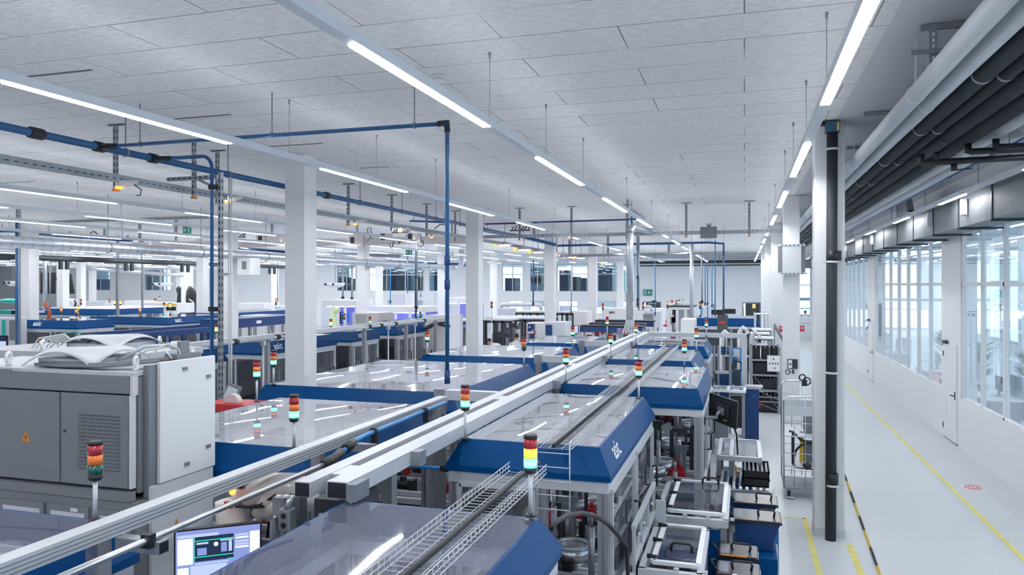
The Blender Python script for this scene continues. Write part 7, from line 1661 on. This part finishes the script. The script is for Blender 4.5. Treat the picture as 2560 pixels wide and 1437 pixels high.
# ================================================================== PEOPLE
def limb(b, pts, rs, n=10): b.tube(pts, rs, n)
def skin_mesh(name, verts, edges, radii, m, parent, sub=1):
    me = bpy.data.meshes.new(name); o0 = org(parent)
    me.from_pydata([tuple(V(v)-o0) for v in verts], edges, []); me.update()
    o = bpy.data.objects.new(name, me); COL.objects.link(o); o.parent = parent
    ORG[o.name] = o0.copy()
    sk = o.modifiers.new('skin', 'SKIN'); sk.use_smooth_shade = True
    for i, r in enumerate(radii):
        rr = r if isinstance(r, tuple) else (r, r); me.skin_vertices[0].data[i].radius = rr
    me.skin_vertices[0].data[0].use_root = True
    s2 = o.modifiers.new('smooth', 'SUBSURF'); s2.levels = sub; s2.render_levels = sub
    me.materials.append(M[m]); return o
def person(label, foot, face, hgt=1.75, bend=0., arms='forward', hair_back=True, coat='coat', cat='person'):
    """standing figure in a coat; face is the horizontal direction it looks to; bend leans the trunk forward (radians)"""
    k = hgt/1.75; F_ = V((face[0], face[1], 0)).normalized(); S_ = V((F_.y, -F_.x, 0)); O = V((foot[0], foot[1], 0)); U = V((0, 0, 1))
    t = thing('person', label, cat, O)
    def W(f, s_, u): return O+(F_*f+S_*s_+U*u)*k
    tr = U*math.cos(bend)+F_*math.sin(bend)      # trunk direction
    hip = W(0, 0, .92)
    def T(u, s_=0, f=0):
        fw = F_*math.cos(bend)-U*math.sin(bend)
        return hip+(tr*u+S_*s_+fw*f)*k
    hb = bend*.9; hd = (U*math.cos(hb)+F_*math.sin(hb))
    neck = T(.53); head = neck+(hd*.17+F_*.03)*k
    vs = [hip, T(.22), T(.42), neck, neck+(hd*.07)*k, head,
          T(.44, .17), T(.44, -.17)]
    es = [(0, 1), (1, 2), (2, 3), (3, 4), (4, 5), (2, 6), (2, 7)]
    rs = [(.16*k, .12*k), (.15*k, .115*k), (.165*k, .12*k), (.075*k, .07*k), (.055*k, .055*k), (.085*k, .105*k), (.085*k, .08*k), (.085*k, .08*k)]
    if arms == 'forward': ar = [(.32, .24, .08), (.40, .17, .34)]
    elif arms == 'down': ar = [(.14, .25, .0), (-.08, .26, .08)]
    else: ar = [(.24, .27, .1), (.22, .1, .3)]
    for sg in (1, -1):
        b0 = 6 if sg == 1 else 7
        if arms == 'forward':
            el_ = T(.44, .19*sg)+(F_*.10-U*.26)*k; wr__ = el_+(F_*.22-U*.06)*k; ha = wr__+(F_*.1)*k
        else:
            el_ = T(.44, .21*sg)+(F_*.02-U*.28)*k; wr__ = el_+(F_*.1-U*.22)*k; ha = wr__+(F_*.03-U*.09)*k
        i = len(vs); vs += [el_, wr__, ha]; es += [(b0, i), (i, i+1), (i+1, i+2)]; rs += [.052*k, .038*k, .034*k]
    for sg in (1, -1):
        i = len(vs); vs += [W(0, .1*sg, .88), W(.02, .11*sg, .48), W(-.02, .12*sg, .09), W(.14, .13*sg, .04)]
        es += [(0, i), (i, i+1), (i+1, i+2), (i+2, i+3)]; rs += [.09*k, .06*k, .045*k, .04*k]
    skin_mesh('body', vs, es, rs, 'skin', t, 1)
    # coat over trunk and arms
    n = 14
    def ring(c, rx, ry, ax): 
        a1 = S_; a2 = ax.cross(S_).normalized(); return [c+(a1*(math.cos(2*math.pi*q/n)*rx)+a2*(math.sin(2*math.pi*q/n)*ry))*k for q in range(n)]
    loops = [ring(W(.0, 0, .42), .25, .2, U), ring(W(0, 0, .7), .235, .19, U), ring(hip, .215, .17, (U+tr).normalized()), ring(T(.2), .2, .15, tr), ring(T(.38), .215, .155, tr), ring(T(.47), .19, .125, tr), ring(T(.53), .09, .08, tr), ring(T(.56), .075, .07, tr)]
    ct_ = MB(); ct_.loft(loops, True, True); ct_.build('coat', coat, t)
    for sg in (1, -1):
        i = 8 if sg == 1 else 11
        MB().tube([T(.45, .13*sg), T(.44, .19*sg), vs[i], vs[i+1]], [.075*k, .085*k, .068*k, .052*k], 10).build('sleeve', coat, t)
        hb_ = vs[i+1]; dr_ = (vs[i+2]-vs[i+1]).normalized(); hm = MB()
        for q in range(4): of = S_*((q-1.5)*.019*k); hm.tube([hb_+dr_*.05*k+of*.8, hb_+dr_*(.11+.01*(q in (1, 2)))*k+of, hb_+dr_*.145*k+of-U*.018*k], [.011*k, .009*k, .007*k], 6)
        hm.tube([hb_+dr_*.03*k-S_*(.03*sg*k), hb_+dr_*.07*k-S_*(.055*sg*k), hb_+dr_*.1*k-S_*(.055*sg*k)], [.012*k, .01*k, .008*k], 6)
        hm.build('fingers', 'skin', t)
    tm = MB()
    for sg in (1, -1): tm.tube([W(0, .1*sg, .86), W(.015, .11*sg, .48), W(-.02, .12*sg, .1)], [.095*k, .075*k, .06*k], 10)
    tm.build('trousers', 'trouser', t)
    for sg in (1, -1): MB().ball(W(.06, .125*sg, .045), .055*k if abs(F_.x) < .5 else .13*k, .13*k if abs(F_.x) < .5 else .055*k, .045*k).build('shoe', 'black', t)
    # head shape, face and hair
    hw = head+(F_*.005)*k; fdir = (F_*math.cos(hb)-U*math.sin(hb)).normalized()
    hm = MB(); R_ = Matrix((S_, fdir, hd)).transposed()
    def HB(bm2, c, rx, ry, rz):
        s0 = len(bm2.v); bm2.ball((0, 0, 0), rx, ry, rz, 14, 10)
        for q in range(s0, len(bm2.v)): bm2.v[q] = c+R_@bm2.v[q]
    HB(hm, hw, .076*k, .095*k, .112*k); HB(hm, hw+fdir*.03*k-hd*.055*k, .052*k, .06*k, .055*k)
    hm.tube([hw+fdir*.085*k+hd*.015*k, hw+fdir*.112*k-hd*.02*k], [.008*k, .014*k], 6)
    for sg in (1, -1): HB(hm, hw+S_*(.078*sg*k)-fdir*.005*k, .012*k, .022*k, .03*k)
    hm.build('face', 'skin', t)
    ey = MB()
    for sg in (1, -1): HB(ey, hw+S_*(.03*sg*k)+fdir*.086*k+hd*.018*k, .011*k, .006*k, .007*k)
    ey.build('eyes', 'ink', t)
    MB().obox(hw+fdir*.089*k-hd*.052*k, [S_, fdir, hd], .042*k, .006, .008*k).build('mouth', 'red', t)
    hr = MB(); HB(hr, hw-fdir*.014*k+hd*.022*k, .083*k, .098*k, .106*k); hr.build('hair', 'hair', t)
    return t
p1 = at(1262, 711, y=25.6); person('person in white coat bending forward to the left at the dark framed machine', (p1.x, 25.6), (-1, .15), 1.78, 1.0, 'forward')
p2 = at(1291, 711, y=25.0); person('person in white coat seen from behind, right of the bending one', (p2.x, 25.0), (-.25, 1), 1.72, .18, 'forward')
p3 = at(1426, 711, y=29.0); person('dark-haired person in white coat right of the middle column, by the blue screen', (p3.x, 29.), (.3, 1), 1.76, .1, 'forward')
p4 = at(996, 711, y=29.6); person('dark-haired person looking right behind the second row beam, before the violet cell', (p4.x, 29.6), (1, .1), 1.78, .1, 'down')
p5 = at(2013, 711, y=52.6); person('person in white coat seen from behind at the far end of the aisle', (p5.x, 52.6), (.1, 1), 1.72, .2, 'forward')
ds = thing('reception_desk', 'white counter at the end of the aisle where a person stands', 'desk', (3.6, 51.6, 0)); MB().box(3.1, 51.5, 0, 4.25, 51.9, 1.25).build('counter_body', 'white', ds); MB().box(3.05, 51.45, 1.251, 4.28, 51.95, 1.29).build('counter_top', 'letter', ds); MB().box(3.3, 51.49, .9, 4.1, 51.499, .94).build('counter_line', mat('pale_red_line', (.6, .4, .45), .6), ds)
bsn = thing('blue_monitor', 'bright blue lit screen right of the dark-haired person at the middle', 'monitor', at(1438, 822, y=28.6)); a, b = at(1433, 834, y=28.6), at(1446, 813, y=28.6); MB().box(a.x, 28.6, a.z, b.x, 28.65, b.z).build('housing', 'dark', bsn); MB().box(a.x+.02, 28.59, a.z+.03, b.x-.02, 28.599, b.z-.02).build('display', 'screenlight', bsn); MB().bar(((a.x+b.x)/2, 28.66, a.z), ((a.x+b.x)/2, 28.66, 0), .05).build('post', 'alu', bsn)

# ================================================================== LIGHT AND VIEW
wd = bpy.data.worlds.new('daylight'); SC.world = wd; wd.use_nodes = True
bg = wd.node_tree.nodes['Background']; bg.inputs[0].default_value = (.84, .92, 1.0, 1); bg.inputs[1].default_value = 2.4
SC.view_settings.view_transform = 'Standard'
try: SC.view_settings.look = 'None'
except Exception: pass
SC.view_settings.gamma = 1; SC.view_settings.use_curve_mapping = False
SC.view_settings.exposure = 0.88
try:
    SC.cycles.use_denoising = True; SC.cycles.transparent_max_bounces = 24; SC.cycles.max_bounces = 10; SC.cycles.diffuse_bounces = 7; SC.cycles.glossy_bounces = 4
    SC.cycles.sample_clamp_indirect = 6; SC.cycles.caustics_reflective = False; SC.cycles.caustics_refractive = False
except Exception: pass
